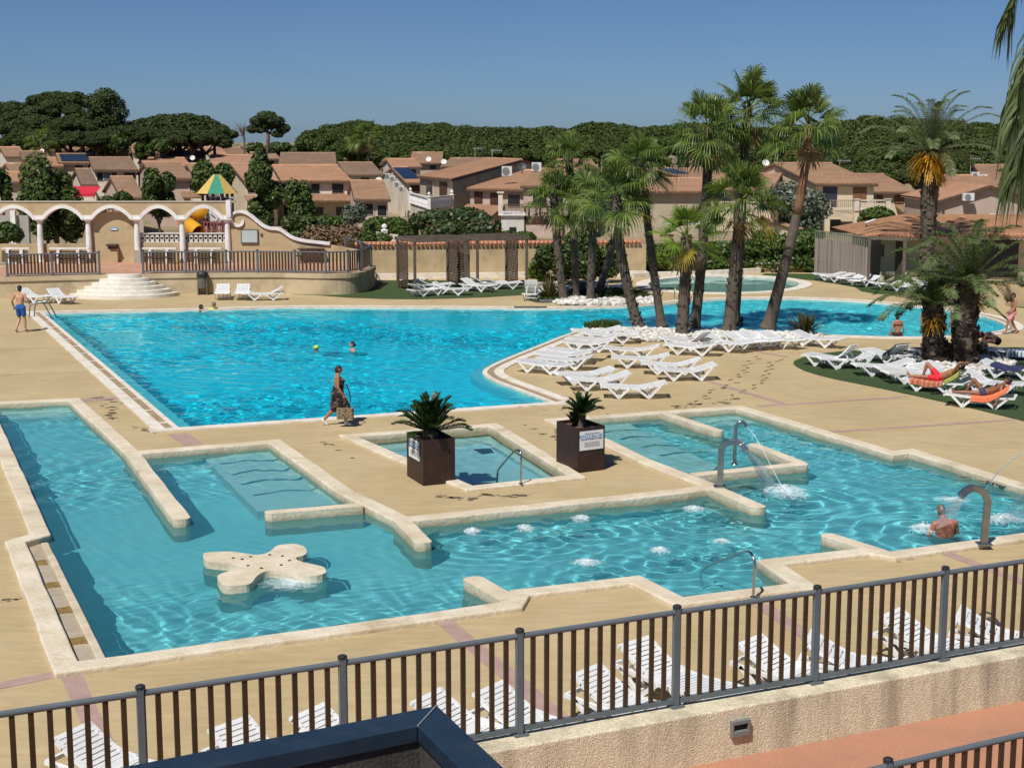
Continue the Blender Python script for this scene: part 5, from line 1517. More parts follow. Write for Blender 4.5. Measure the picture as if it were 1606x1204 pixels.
 solar('', hs, .1, .98, .1, .95)
 # balconies and small annexes
 bt = thing('balcony', V(673, 326, 128), 'white balcony with balusters and ball finials on the beige house', 'balcony')
 P = [V(644, 326, 138), V(673, 328, 126), V(709, 326.5, 131)]; zb = P[1].z
 mb = MB(); q = V(668, 326, 140); mb.prism([(p.x, p.y) for p in P] + [(q.x + 1, q.y + 2)], zb - .9, zb); mb.build('slab', HW['white'], bt)
 balustrade(bt, P, zb, .98, M_WHITE)
 for p in P[:2]: mb = MB(); mb.box((p.x + .1, p.y + .1, zb / 2 - .45), (.4, .4, zb - .9)); mb.build('pillar', HW['white'], bt)
 bt = thing('balcony', V(1320, 330, 124), 'balcony with a thin railing and white openwork parapet on the cream house', 'balcony')
 P = [V(1298, 330, 124), V(1343, 330, 124), V(1392, 330, 124.5)]; zb = P[0].z
 mb = MB(); mb.prism([(P[0].x, 124), (P[2].x, 124.5), (P[2].x, 129.6), (P[0].x, 129.6)], zb - .5, zb); mb.build('slab', HW['cream'], bt)
 mb = MB(); k = 14
 for i in range(k + 1):
  q = P[0].lerp(P[1], i / k); mb.bar((q.x, q.y, zb), (q.x, q.y, zb + .8), .04)
 mb.bar((*P[0].to_2d(), zb + .82), (*P[1].to_2d(), zb + .82), .06); mb.build('railing', M('beige_iron', (.28, .22, .15), rough=.6), bt)
 balustrade(bt, P[1:], zb, .86, HW['white'], .3, .4, False)
 for p in (P[0], P[1]): mb = MB(); mb.box((p.x, p.y + .1, zb / 2 + .2), (.42, .42, zb + 1.3)); mb.build('pillar', HW['cream'], bt)
 bt = thing('balcony', V(850, 342, 112), 'dark red wooden balcony with pale boards behind the fan palms', 'balcony')
 a, b = V(818, 342, 112), V(888, 342, 112); zb = a.z
 mb = MB(); mb.box(((a.x + b.x) / 2, 113.5, zb - .25), (b.x - a.x, 3.4, .5)); mb.build('slab', M_SHUT['red'], bt)
 for i in range(13):
  x = a.x + (b.x - a.x) * i / 12; mb = MB(); mb.box((x, 112, zb + .4), (.16, .08, .8)); mb.build('board', M_SHUT['red'] if i % 3 else HW['pink'], bt)
 mb = MB(); mb.bar((a.x, 112, zb + .82), (b.x, 112, zb + .82), .1); mb.build('handrail', M_SHUT['red'], bt)
 for x in (a.x + .2, b.x - .2): mb = MB(); mb.box((x, 112.2, zb / 2), (.25, .25, zb)); mb.build('post', M_SHUT['red'], bt)
 an = thing('annex', V(803, 366, 109), 'small white annex with a square window and an iron fenced roof terrace', 'annex')
 a, b = V(786, 338, 109), V(822, 366, 109)
 mb = MB(); mb.box(((a.x + b.x) / 2, 111.5, (a.z + .0) / 2), (b.x - a.x, 5, a.z)); mb.build('wall', M('grey_white_render', (.55, .54, .50), (.64, .63, .6), 2, .9, stain=(.35, .35, .33)), an)
 mb = MB(); c = V(804, 361, 108.9); mb.box((c.x, 108.98, c.z), (.5, .1, .42)); mb.build('window', M_GLASSD, an)
 mb = MB(); mb.box(((a.x + b.x) / 2, 111.4, a.z + .05), (b.x - a.x + .2, 5.2, .1)); mb.build('coping', M_WHITE, an)
 mb = MB(); k = 16
 for i in range(k + 1): x = a.x + .2 + (b.x - a.x - .2) * i / k; mb.bar((x, 109.2, a.z + .1), (x, 109.2, a.z + .75), .035)
 mb.bar((a.x + .2, 109.2, a.z + .78), (b.x, 109.2, a.z + .78), .05); mb.build('railing', M('rust_iron', (.12, .07, .05), rough=.7), an)
 mb = MB(); mb.box((a.x - .05, 109.1, a.z + .8), (.32, .32, 1.6)); mb.box((a.x - .05, 109.1, a.z + 1.65), (.5, .5, .1)); mb.build('pillar', HW['white'], an)
 # units, dishes, aerials
 ac_unit(787, 261, 803, 276, 127, 'white cooling unit on the beige gable wall of the receding roof')
 ac_unit(834, 255, 849, 269, 128, 'white cooling unit at the ridge end of the receding roof, beside a dark dish')
 ac_unit(1081, 337, 1097, 352, 112, 'white cooling unit on the beige wall behind the small bright palm')
 ac_unit(1510, 303, 1527, 315, 114.6, 'white cooling unit high on the wide pink gable')
 ac_unit(1524, 270, 1535, 279, 149, 'white cooling unit on the gable slope behind the pink gable, left one')
 ac_unit(1536, 274, 1547, 284, 149, 'white cooling unit on the gable slope behind the pink gable, right one')
 ac_unit(1551, 335, 1560, 343, 114, 'cooling unit low on the wide pink gable behind the palm fronds')
 for i, (x, y) in enumerate([(604, 272), (612, 276), (619, 285), (626, 292)]):
  ac_unit(x, y, x + 8, y + 8, 149 - i, ['topmost', 'second', 'third', 'lowest'][i] + ' cooling unit on the gable beside the solar panels')
 for x, y, D, r, lab in [(672, 250, 195, .36, 'white dish on the grey far gable, left of two'), (696, 254, 190, .36, 'white dish on the grey far gable, right of two'), (1201, 256, 128, .30, 'white dish at the ridge end of the cream balcony house'),
       (1603, 255, 140, .45, 'white dish at the right picture edge above the tiled roofs'), (302, 248, 188, .32, 'white dish on the wide dull roof'), (594, 283, 140, .3, 'white dish on the house below the distant palms'),
       (66, 237, 170, .25, 'small white dish by the far left roofs'), (309, 239, 210, .32, 'white dish beside the far gabled pair')]:
  dish(x, y, D, r, lab)
 dish(819, 262, 126, .36, 'dark dish beside the cooling unit on the receding roof', M('dish_dark', (.05, .05, .05), rough=.5))
 for x, a, b, D, lab in [(745, 231, 258, 185, 'aerial mast behind the receding roof, left of two'), (772, 234, 250, 150, 'aerial mast on the ridge of the receding roof'), (1317, 250, 262, 142, 'aerial on the roof ridge of the cream balcony house'), (1522, 247, 278, 150, 'aerial at the gable with two cooling units')]:
  antenna(x, a, b, D, lab)
 # garden walls, awning
 p = [V(x, y, D) for x, y, D in [(1190, 343, 118), (1215, 350, 114), (1240, 357, 111), (1260, 363, 109)]]
 w = thing('garden_wall', p[0], 'curved cream garden wall with a tile top descending behind the hedge', 'wall')
 mb = MB(); vs = []
 for i in range(len(p) - 1):
  a, b = p[i], p[i + 1]; mb.quad((a.x, a.y, 0), (b.x, b.y, 0), tuple(b), tuple(a)); mb.quad((b.x, b.y + .25, 0), (a.x, a.y + .25, 0), (a.x, a.y + .25, a.z), (b.x, b.y + .25, b.z)); mb.quad(tuple(a), tuple(b), (b.x, b.y + .25, b.z), (a.x, a.y + .25, a.z))
 mb.build('wall_body', HW['cream'], w)
 mb = MB(); mb.tube([q + Vector((0, .1, .05)) for q in p], .2, 6); mb.build('tile_cap', M_ROOFS[2], w)
 a, b = V(134, 293, 108), V(155, 308, 108); at_ = thing('awning', (a.x, 108, 0), 'bright red awning beside the big round tree behind the arcade', 'awning')
 mb = MB(); mb.quad((a.x - 2, 107, b.z + .25), (b.x, 107, b.z + .25), (b.x - .2, 109.4, a.z), (a.x - 2, 109.4, a.z)); mb.quad((a.x - 2, 107, b.z), (b.x, 107, b.z), (b.x, 107, b.z + .25), (a.x - 2, 107, b.z + .25))
 mb.quad((a.x - 2, 109.4, a.z - .03), (b.x - .2, 109.4, a.z - .03), (b.x, 107, b.z + .22), (a.x - 2, 107, b.z + .22))
 mb.build('canvas', M('red_canvas', (.55, .015, .035), (.62, .025, .05), 3, .7), at_)
 for x in (a.x - 1.9, b.x - .1): mb = MB(); mb.tube([(x, 107.1, 0), (x, 107.1, b.z + .2)], .04, 6); mb.build('pole', M_WHITE, at_)
 # white garden gate posts and a pale balustrade behind the boundary wall
 g = thing('garden_wall', V(610, 360, 100), 'low white garden wall with ball topped posts left of the big oleander', 'wall')
 P = [V(575, 360, 104), V(603, 366, 100), V(632, 370, 98)]
 z0 = P[1].z
 for i in range(2):
  a, b = P[i], P[i + 1]; mb = MB(); mb.quad((a.x, a.y, 0), (b.x, b.y, 0), (b.x, b.y, z0), (a.x, a.y, z0)); mb.quad((b.x, b.y + .2, 0), (a.x, a.y + .2, 0), (a.x, a.y + .2, z0), (b.x, b.y + .2, z0)); mb.quad((a.x, a.y, z0), (b.x, b.y, z0), (b.x, b.y + .2, z0), (a.x, a.y + .2, z0)); mb.build('wall_body', HW['white'], g)
 for q in P[:2]:
  mb = MB(); mb.box((q.x, q.y, z0 / 2 + .1), (.4, .4, z0 + .2)); mb.lathe((q.x, q.y, z0 + .2), [(.28, 0), (.1, .08), (.19, .22), (.17, .34), (.03, .44)], 10); mb.build('post', M_WHITE, g)
 # grey villa wall and terrace seen through the left arches
 a, b = V(-20, 338, 93), V(46, 352, 93); w = thing('garden_wall', (a.x, 93, 0), 'grey parapet wall with a white post seen through the leftmost arch', 'wall')
 mb = MB(); mb.box(((a.x + b.x) / 2, 93, a.z / 2), (b.x - a.x, .3, a.z)); mb.build('wall_body', M('greyish_render', (.30, .29, .26), (.38, .37, .33), 2, .9), w)
 mb = MB(); q = V(22, 345, 92.8); mb.box((q.x, 92.7, a.z / 2 + .15), (.3, .3, a.z + .3)); mb.build('post', M_WHITE, w)

def playground():
 D = 88; c = V(341, 305, D); rx = V(375, 303, D).x - c.x
 t = thing('play_tower', (c.x, D, 0), 'playground tower with a green and yellow cone roof and grey patterned panels', 'play tower')
 zr, zt = V(341, 303, D).z, V(341, 274, D).z
 mg = M('green_thatch', (.02, .20, .12), (.05, .30, .18), 14, .8); my = M('yellow_thatch', (.50, .33, .08), (.62, .44, .14), 14, .8)
 mb = MB()
 for k in range(8):
  a0, a1 = [(-PI / 2 - PI / 8 + i * PI / 4 + .12) for i in (k, k + 1)]
  mb.cur = k % 2
  p = [(c.x + rx * math.cos(a), D + rx * math.sin(a), zr) for a in (a0, a1)]; q = [(c.x + rx * .18 * math.cos(a), D + rx * .18 * math.sin(a), zt) for a in (a1, a0)]
  mb.poly(p + q); mb.poly([(c.x, D, zt + .02)] + q[::-1]); mb.poly(p[::-1] + [(c.x, D, zr + .15)])
 mb.build('roof', [mg, my], t)
 md = M('dark_tower_post', (.05, .02, .025), rough=.5); mp = M('grey_tower_panel', (.42, .44, .45), (.52, .54, .55), 4, .5)
 for k in range(6):
  a = k * PI / 3; mb = MB(); mb.box((c.x + rx * .68 * math.cos(a), D + rx * .68 * math.sin(a), zr / 2), (.14, .14, zr)); mb.build('post', md, t)
 for (x0, y0, x1, y1) in [(323, 308, 346, 317), (350, 309, 366, 318), (323, 327, 346, 350), (314, 330, 321, 350)]:
  a, b = V(x0, y0, D - rx * .6), V(x1, y1, D - rx * .6); mb = MB(); mb.box(((a.x + b.x) / 2, D - rx * .6, (a.z + b.z) / 2), (b.x - a.x, .08, a.z - b.z)); p = mb.build('panel', mp, t)
  if y0 == 327:
   mb = MB(); mb.lathe(((a.x + b.x) / 2, D - rx * .6 - .05, (a.z + b.z) / 2), [(.34, 0), (.36, .03), (.28, .04)], 18, Matrix.Rotation(PI / 2, 3, 'X')); mb.build('roundel', M('roundel', (.55, .56, .56), rough=.4), p)
   mb = MB(); mb.bar(((a.x + b.x) / 2 - .12, D - rx * .6 - .11, (a.z + b.z) / 2 + .1), ((a.x + b.x) / 2 + .12, D - rx * .6 - .11, (a.z + b.z) / 2 - .1), .05, .03); mb.build('pointer', md, p)
  if y0 in (308, 309):
   for j in range(3): mb = MB(); mb.lathe((a.x + (b.x - a.x) * (j + .5) / 3, D - rx * .6 - .05, (a.z + b.z) / 2), [(.1, 0), (.11, .02), (.02, .022)], 9, Matrix.Rotation(PI / 2, 3, 'X')); mb.build('round_hole', md, p)
 mb = MB(); zf = V(341, 353, D).z; mb.lathe((c.x, D, zf), [(rx * .72, 0), (rx * .72, .15)], 12); mb.build('platform', md, t)
 sl = thing('tube_slide', V(300, 366, D - 1), 'yellow spiral tube slide beside the play tower', 'slide')
 pts = [V(318, 337, D - .8), V(310, 330, D - 1), V(302, 330, D - .2), V(292, 338, D + .8), V(287, 345, D + .4), V(293, 351, D - .6), V(303, 357, D - 1.4), V(311, 364, D - 1.7)]
 sm = smooth_line3(pts, 2)
 mb = MB(); mb.tube(sm, .42, 14, cap=False); mb.build('tube', M('yellow_plastic', (.62, .30, .015), (.70, .36, .025), 2, .3), sl, smooth=True)
 mb = MB(); mb.tube([(sm[-1].x, sm[-1].y, 0), sm[-1]], .07, 6); mb.build('support', md, sl)
 mb = MB(); q = V(350, 356, D - 1.6)
 for i in range(12): mb.box((q.x - 1.1 + i * .19, q.y, q.z), (.07, .05, .55))
 mb.bar((q.x - 1.15, q.y, q.z + .28), (q.x + 1.1, q.y, q.z + .28), .07); mb.bar((q.x - 1.15, q.y, q.z - .22), (q.x + 1.1, q.y, q.z - .22), .07)
 tag(mb.build('play_fence', M('red_brown_paint', (.22, .05, .05), (.3, .09, .08), 5, .6)), 'red brown slatted fence at the foot of the play tower', 'fence')

def smooth_line3(pts, it):
 pts = [Vector(p) for p in pts]
 for _ in range(it):
  q = [pts[0]]
  for a, b in zip(pts, pts[1:]): q += [a.lerp(b, .25), a.lerp(b, .75)]
  pts = q + [pts[-1]]
 return pts
# ------------------------------------------------------------------ trees, palms, shrubs
M_BARK = M('pine_bark', (.09, .06, .045), (.16, .11, .08), 3, .95, .6, 14)
M_TRUNK = M('palm_trunk_grey', (.085, .066, .05), (.145, .115, .09), 4, .95, .8, 16, stain=(.06, .045, .035), sscale=2)
M_TRUNKR = M('palm_trunk_red', (.16, .075, .04), (.25, .13, .075), 4, .9, .6, 16)
M_BOOT = leafmat('palm_leaf_bases', (.045, .033, .025), (.15, .115, .085), 0, .95)
M_FAN = leafmat('fan_palm_green', (.034, .066, .014), (.225, .29, .075), .34, .36)
M_FANB = leafmat('fan_palm_bright', (.07, .13, .015), (.24, .33, .05), .36, .40)
M_FANY = leafmat('fan_palm_yellowing', (.25, .20, .03), (.42, .30, .05), .3, .6)
M_FAND = leafmat('fan_palm_dead', (.17, .11, .05), (.30, .20, .10), .1, .8)
M_DATE = leafmat('date_palm_green', (.035, .06, .018), (.155, .20, .075), .22, .5)
M_DATEG = leafmat('date_palm_greygreen', (.05, .075, .03), (.20, .235, .115), .22, .5)
M_ORANGE = leafmat('orange_fruit_strands', (.40, .19, .01), (.66, .36, .03), .15, .5)
M_PINE = leafmat('pine_needles', (.013, .030, .006), (.095, .130, .025), .15, .8)
M_PINED = leafmat('dark_pine_needles', (.011, .024, .006), (.068, .095, .02), .13, .8)
M_LEAF = leafmat('broad_leaves', (.018, .042, .008), (.10, .145, .030), .22, .55)
M_LEAF2 = leafmat('mulberry_leaves', (.020, .046, .010), (.12, .17, .04), .22, .55)
M_OLIVE = leafmat('olive_leaves', (.07, .09, .06), (.19, .22, .16), .15, .5)
M_HEDGE = leafmat('hedge_leaves', (.024, .055, .008), (.11, .17, .028), .24, .45)
M_IVY = leafmat('fresh_ivy_leaves', (.06, .11, .01), (.20, .26, .03), .3, .4)
M_OLEANDER = leafmat('oleander_leaves', (.02, .045, .014), (.085, .12, .04), .2, .45, hue=(.30, .07, .06))
M_TWIG = leafmat('dry_twigs', (.10, .065, .035), (.22, .155, .09), 0, .9)
M_GRASS = leafmat('grass_blades', (.03, .065, .01), (.09, .14, .03), .25, .6)
M_GRASSY = leafmat('golden_grass', (.14, .11, .03), (.32, .25, .09), .25, .7)
M_SPIKE = leafmat('bronze_spiky_leaves', (.05, .05, .025), (.16, .14, .06), .15, .5)
M_CYCAD = leafmat('cycad_leaves', (.010, .026, .008), (.04, .075, .018), .12, .3)

def mesh_from(name, co, quads, mat, parent=None, tris=False, mi=None):
 me = bpy.data.meshes.new(name)
 k = quads.shape[1]
 if parent is not None: co = co - np.array(WL.get(parent.name, Vector())[:])
 me.vertices.add(len(co)); me.vertices.foreach_set('co', np.ascontiguousarray(co, dtype=np.float32).ravel())
 me.loops.add(quads.size); me.loops.foreach_set('vertex_index', quads.ravel().astype(np.int32))
 me.polygons.add(len(quads)); me.polygons.foreach_set('loop_start', np.arange(0, quads.size, k, dtype=np.int32))
 mats = mat if isinstance(mat, (list, tuple)) else [mat]
 for m in mats: me.materials.append(m)
 if mi is not None: me.polygons.foreach_set('material_index', mi.astype(np.int32))
 me.update(calc_edges=True)
 o = bpy.data.objects.new(name, me); COL.objects.link(o)
 if parent is not None: o.parent = parent; WL[o.name] = WL.get(parent.name, Vector())
 return o

def leaf_cloud(lobes, n, size, seed=1, up=.35, long=1.6, shell=.55, zmin=None):
 """n small leaves through the outer part of a union of ellipsoids; returns vertices and quads"""
 rn = np.random.RandomState(seed)
 lo = np.array(lobes, float)
 wgt = (lo[:, 3] * lo[:, 4] + lo[:, 3] * lo[:, 5] + lo[:, 4] * lo[:, 5]); wgt /= wgt.sum()
 P, Nn = [], []
 need = n
 while need > 0:
  k = rn.choice(len(lo), need * 2, p=wgt)
  d = rn.normal(size=(need * 2, 3)); d /= np.linalg.norm(d, axis=1)[:, None]
  r = shell + (1.06 - shell) * rn.rand(need * 2) ** .6
  p = lo[k, :3] + d * lo[k, 3:] * r[:, None]
  # drop leaves deep inside other lobes
  keep = np.ones(len(p), bool)
  for L_ in lo:
   q = (p - L_[:3]) / L_[3:]
   keep &= (q ** 2).sum(1) > (shell * .92) ** 2
  if zmin is not None: keep &= p[:, 2] > zmin
  p, d = p[keep][:need], d[keep][:need]
  P.append(p); Nn.append(d); need -= len(p)
  if len(p) == 0: break
 P = np.concatenate(P); Nn = np.concatenate(Nn); n = len(P)
 nv = Nn + rn.normal(size=(n, 3)) * .55 + np.array([0, 0, up]); nv /= np.linalg.norm(nv, axis=1)[:, None]
 t = np.cross(nv, rn.normal(size=(n, 3))); t /= np.linalg.norm(t, axis=1)[:, None]
 b = np.cross(nv, t)
 s = size * rn.uniform(.6, 1.35, (n, 1))
 v = np.stack([P - t * s * long / 2, P + b * s * .5 + nv * s * .12, P + t * s * long / 2, P - b * s * .5 + nv * s * .12], 1)
 return v.reshape(-1, 3), np.arange(4 * n).reshape(n, 4)

def limbs(mb, base, h, tips, r0, rn, split=.45):
 """tapered trunk with limbs reaching into the crown"""
 top = Vector(base) + Vector((rn.uniform(-.2, .2), rn.uniform(-.2, .2), h * split))
 mid = Vector(base).lerp(top, .5) + Vector((rn.uniform(-.12, .12), rn.uniform(-.12, .12), 0)) * r0 * 4
 mb.tube([base, mid, top], [r0 * 1.25, r0, r0 * .85], 9)
 for t in tips:
  t = Vector(t); m = top.lerp(t, .5) + Vector((rn.uniform(-.3, .3), rn.uniform(-.3, .3), h * .05))
  mb.tube([top - Vector((0, 0, r0)), m, t], [r0 * .6, r0 * .38, r0 * .12], 6)

def bush(name, label, cat, px, ytop, ybot, hw, D, mat=None, n=2600, size=.16, seed=1, shape='round', group=None, trunk=True, depth=None, zbase=None):
 """a leafy tree or shrub drawn between two pixel rows at distance D"""
 a, b = V(px, ytop, D), V(px, ybot, D)
 z1, z0 = a.z, max(0.0, b.z) if zbase is None else zbase
 r = hw / FPX * D; h = z1 - z0
 rn = random.Random(seed * 13 + 5); lob = []
 dp = depth or r
 if shape == 'round':
  for i in range(11):
   t = rn.uniform(0, 2 * PI); u = rn.uniform(-.8, .8); k = math.sqrt(1 - u * u) * .62
   s = rn.uniform(.36, .56)
   lob.append((a.x + r * k * math.cos(t), D + dp * k * math.sin(t), z0 + h * .5 + h * .5 * u * .62, r * s, dp * s, h * .5 * s * 1.05))
 elif shape == 'column':
  for i in range(12):
   u = i / 11; w = math.sin(PI * (.12 + .80 * u)) ** .7
   t = rn.uniform(0, 2 * PI)
   lob.append((a.x + r * .38 * w * math.cos(t), D + r * .38 * w * math.sin(t), z0 + h * (.08 + .84 * u), r * .68 * w, r * .68 * w, h * .12))
 elif shape == 'box':
  k = max(2, int(r / 0.8))
  for i in range(k):
   lob.append((a.x - r + 2 * r * (i + .5) / k + rn.uniform(-.1, .1), D, z0 + h * .5, r / k * 1.35, dp, h * .52 * rn.uniform(.92, 1.05)))
 root = thing(name, (a.x, D, max(0, z0 - .02) if zbase is None else zbase), label, cat, group)
 v, q = leaf_cloud(lob, n, size, seed)
 mesh_from('foliage', v, q, mat or M_LEAF, root)
 if trunk:
  mb = MB(); zb = 0 if zbase is None else zbase
  tips = [(l[0], l[1], l[2]) for l in lob[:6]]
  limbs(mb, (a.x, D, zb), z1 - zb, tips, max(.06, r * .07), rn, .35); mb.build('trunk', M_BARK, root)
 return root

# ---- umbrella pines: a few crowns shared by many trees
def pine_proto(seed, dome):
 rn = random.Random(seed); lob = []
 R_ = 1.0
 n = 22
 for i in range(n):
  a = i * 2.4 + rn.uniform(-.3, .3); rr = R_ * .80 * math.sqrt((i + .3) / n)
  z = dome * (1 - (rr / R_) ** 2 * .85) + rn.uniform(-.05, .05)
  s = rn.uniform(.17, .30)
  lob.append((rr * math.cos(a), rr * math.sin(a), z, s, s, s * .68))
 return lob

def pine_tree(name, label, x, D, ztop, R_, seed, mat, group, dome=.42, proto={}, trunk_lean=0.0, flat=1.0):
 key = (seed % 4, round(dome, 2), mat.name)
 if key not in proto:
  v, q = leaf_cloud(pine_proto(seed % 4 + 3, dome), 12000, .042, seed, up=.5, long=2.0, shell=.6)
  proto[key] = (v, q, None)
 v, q, me = proto[key]
 root = thing(name, (x, D, 0), label, 'tree', group)
 zc = ztop - R_ * (dome + .16) * flat
 if me is None:
  cr = mesh_from('crown', v, q, mat); proto[key] = (v, q, cr.data)
  cr.parent = root
 else:
  cr = bpy.data.objects.new('crown', me); COL.objects.link(cr); cr.parent = root
 cr.location = (0, 0, zc); cr.scale = (R_, R_, R_ * flat); cr.rotation_euler = (0, 0, (seed * 1.7) % 6.28)
 rn = random.Random(seed); mb = MB()
 lx = trunk_lean
 top = Vector((x + lx, D, zc + R_ * .05))
 mb.tube([(x, D, 0), (x + lx * .3 + rn.uniform(-.2, .2), D, zc * .5), top], [.30, .25, .2], 7)
 for i in range(5):
  a = i * 1.3 + rn.random(); mb.tube([top - Vector((0, 0, R_ * .2)), top + Vector((math.cos(a) * R_ * .35, math.sin(a) * R_ * .35, R_ * .05)), top + Vector((math.cos(a) * R_ * .62, math.sin(a) * R_ * .62, R_ * dome * .55))], [.15, .11, .05], 5)
 mb.build('trunk', M_BARK, root)
 return root

def interp(tab, x):
 for (a, b), (c, d) in zip(tab, tab[1:]):
  if a <= x <= c: return b + (d - b) * (x - a) / (c - a)
 return tab[0][1] if x < tab[0][0] else tab[-1][1]

def pines():
 rn = random.Random(21)
 prof = [(470, 228), (500, 206), (530, 190), (548, 186), (575, 193), (600, 200), (640, 195), (690, 193), (730, 200), (770, 196), (830, 200), (850, 203), (900, 204), (940, 189), (990, 196), (1040, 197), (1090, 192),
   (1180, 205), (1230, 195), (1260, 200), (1330, 186), (1370, 182), (1420, 180), (1480, 190), (1540, 194), (1640, 194)]
 i = 0
 def row(x0, x1, step, D, dy, R_, gname, word, flat=1.0):
  nonlocal i
  x = x0; k = 0
  while x < x1:
   d = D + rn.uniform(-8, 8); k += 1; i += 1
   y = interp(prof, x) + dy + rn.uniform(-2, 4)
   p = V(x, y, d)
   pine_tree('umbrella_pine', f'{ORD[k] if k < len(ORD) else "last"} umbrella pine from the left in the {word} pine row', p.x, d, p.z, R_ * rn.uniform(.88, 1.15), i, M_PINE, gname, .40, flat=flat)
   x += step * rn.uniform(.85, 1.15)
 row(478, 1640, 42, 285, 0, 6.2, 'umbrella pines in the back row', 'farthest')
 row(490, 1200, 40, 245, 15, 5.6, 'umbrella pines in the middle row', 'middle')
 row(1195, 1640, 44, 215, 16, 5.6, 'umbrella pines in the right row', 'right hand')
 row(1190, 1640, 46, 185, 46, 4.8, 'umbrella pines in the lower right row', 'lowest right hand')
 row(1195, 1640, 50, 165, 72, 4.2, 'umbrella pines nearest the right roofs', 'nearest right hand')
 row(500, 1000, 46, 225, 32, 4.6, 'umbrella pines nearest the middle roofs', 'nearest middle')
 # left group
 for (x, y, D, R_, s, dome, flat, lab) in [(92, 144, 205, 4.4, 31, .28, .9, 'flat topped umbrella pine left of the tallest dark pine'), (22, 160, 210, 4.8, 32, .35, .9, 'umbrella pine at the left picture edge below the flat topped one'),
   (60, 181, 190, 4.0, 33, .5, .9, 'lower green pine in front of the flat topped one'), (8, 192, 185, 3.6, 34, .5, .9, 'lowest green pine at the left picture edge'), (108, 184, 188, 3.6, 35, .5, .9, 'green pine at the foot of the tallest dark pine'),
   (282, 178, 200, 6.4, 36, .58, .85, 'broad domed pine in the middle of the left skyline'), (238, 184, 205, 4.2, 37, .5, .9, 'left shoulder of the broad domed pine, a tree of its own'), (335, 196, 198, 3.6, 38, .5, .9, 'right hand pine leaning on the broad domed pine'),
   (232, 204, 192, 3.2, 41, .5, .9, 'small pine under the left side of the broad domed pine'), (300, 205, 190, 3.6, 42, .5, .9, 'small pine under the right side of the broad domed pine'), (40, 206, 180, 3.2, 43, .5, .9, 'low pine just above the far left roofs'), (150, 205, 184, 3.4, 44, .5, .9, 'low pine just above the white potted roofs'),
   (36, 170, 198, 4.2, 45, .5, .9, 'dark pine filling the gap below the pine at the left edge'), (84, 158, 200, 4.4, 46, .55, .9, 'dark pine directly under the flat topped one'), (128, 178, 196, 4.0, 47, .55, .9, 'dark pine between the flat topped and the tallest pine'), (196, 196, 190, 3.6, 48, .55, .9, 'low dark pine right of the tallest dark pine'),
   (66, 200, 182, 3.6, 49, .55, .9, 'low pine before the flat topped one, above the palm'), (112, 208, 180, 3.4, 50, .55, .9, 'lowest pine right of the distant grey palm'), (265, 198, 196, 4.4, 51, .6, .9, 'dark pine inside the left half of the broad domed pine'), (318, 203, 194, 4.0, 52, .6, .9, 'dark pine inside the right half of the broad domed pine')]:
  p = V(x, y, D); pine_tree('umbrella_pine', lab, p.x, D, p.z, R_, s, M_PINED, 'pines on the left skyline', dome, flat=flat)
 # tallest dark pine: a heap of layered lobes
 D = 195; a = V(162, 138, D); root = thing('pine_tree', (a.x, D, 0), 'tallest dark layered pine on the left skyline', 'tree', 'pines on the left skyline')
 lob = []; r = random.Random(4)
 for k in range(20):
  t = k / 19; w = 3.6 * math.sin(PI * (.25 + .62 * t)) ; an = k * 2.4
  lob.append((a.x + w * .6 * math.cos(an), D + w * .6 * math.sin(an), a.z - .9 - (1 - t) * 7.0, 1.7 - .3 * t, 1.7, .95))
 v, q = leaf_cloud(lob, 12000, .21, 9, up=.5); mesh_from('crown', v, q, M_PINED, root)
 mb = MB(); mb.tube([(a.x, D, 0), (a.x + .2, D, a.z - 2)], [.35, .15], 8); mb.build('trunk', M_BARK, root)
 # lone pine with a bare leaning trunk
 D = 215; a = V(418, 173, D); root = thing('pine_tree', (V(414, 230, D).x, D, 0), 'lone pine with an open crown and a visible leaning trunk', 'tree', 'pines on the left skyline')
 lob = [(a.x + dx, D + dy, a.z + dz, rx, rx, rz) for dx, dy, dz, rx, rz in [(0, 0, -.9, 1.5, .8), (-1.3, .4, -1.5, 1.2, .7), (1.3, -.3, -1.5, 1.3, .7), (2.2, .3, -2.5, 1.1, .7), (-2.1, 0, -2.6, .9, .6), (.4, .6, -2.0, 1.5, .7), (1.5, 0, -3.3, .9, .5), (-1.0, .2, -2.7, .8, .5)]]
 v, q = leaf_cloud(lob, 6000, .18, 8, up=.5); mesh_from('crown', v, q, M_PINED, root)
 mb = MB(); f, m, t = V(410, 238, D), V(421, 215, D), V(417, 190, D); f.z = 0
 mb.tube([f, m, t], [.3, .24, .14], 7)
 for dx, dz in ((-1.6, 1.0), (1.8, .8), (2.4, -.2)): mb.tube([m + Vector((0, 0, .4)), t + Vector((dx, 0, dz - 1.0))], [.14, .05], 5)
 mb.build('trunk', M_BARK, root)
 D = 213; b = V(372, 215, D); root = thing('bare_tree', (b.x, D, 0), 'bare grey twiggy tree left of the lone pine', 'tree')
 mb = MB(); f = Vector((V(383, 238, D).x, D, 0)); mb.tube([f, V(383, 215, D)], [.2, .14], 6)
 r = random.Random(8)
 for k in range(26):
  s = V(383, 215 + r.uniform(-4, 6), D); e = V(372 + r.uniform(-12, 16), 200 + r.uniform(-12, 20), D + r.uniform(-1.5, 1.5)); mb.tube([s, s.lerp(e, .5) + Vector((0, 0, .25)), e], [.07, .04, .015], 4)
 mb.build('branches', M('bare_branches', (.13, .10, .09), (.2, .16, .14), 4, .9), root)
 # low scrub closing the view between trunks
 lob = []; r = random.Random(3)
 for k in range(70):
  x = -110 + k * 4.2 + r.uniform(-2, 2); lob.append((x, 300 + r.uniform(-10, 10), 3.2, 3.6, 3.6, 3.6 + r.uniform(-.8, 1.2)))
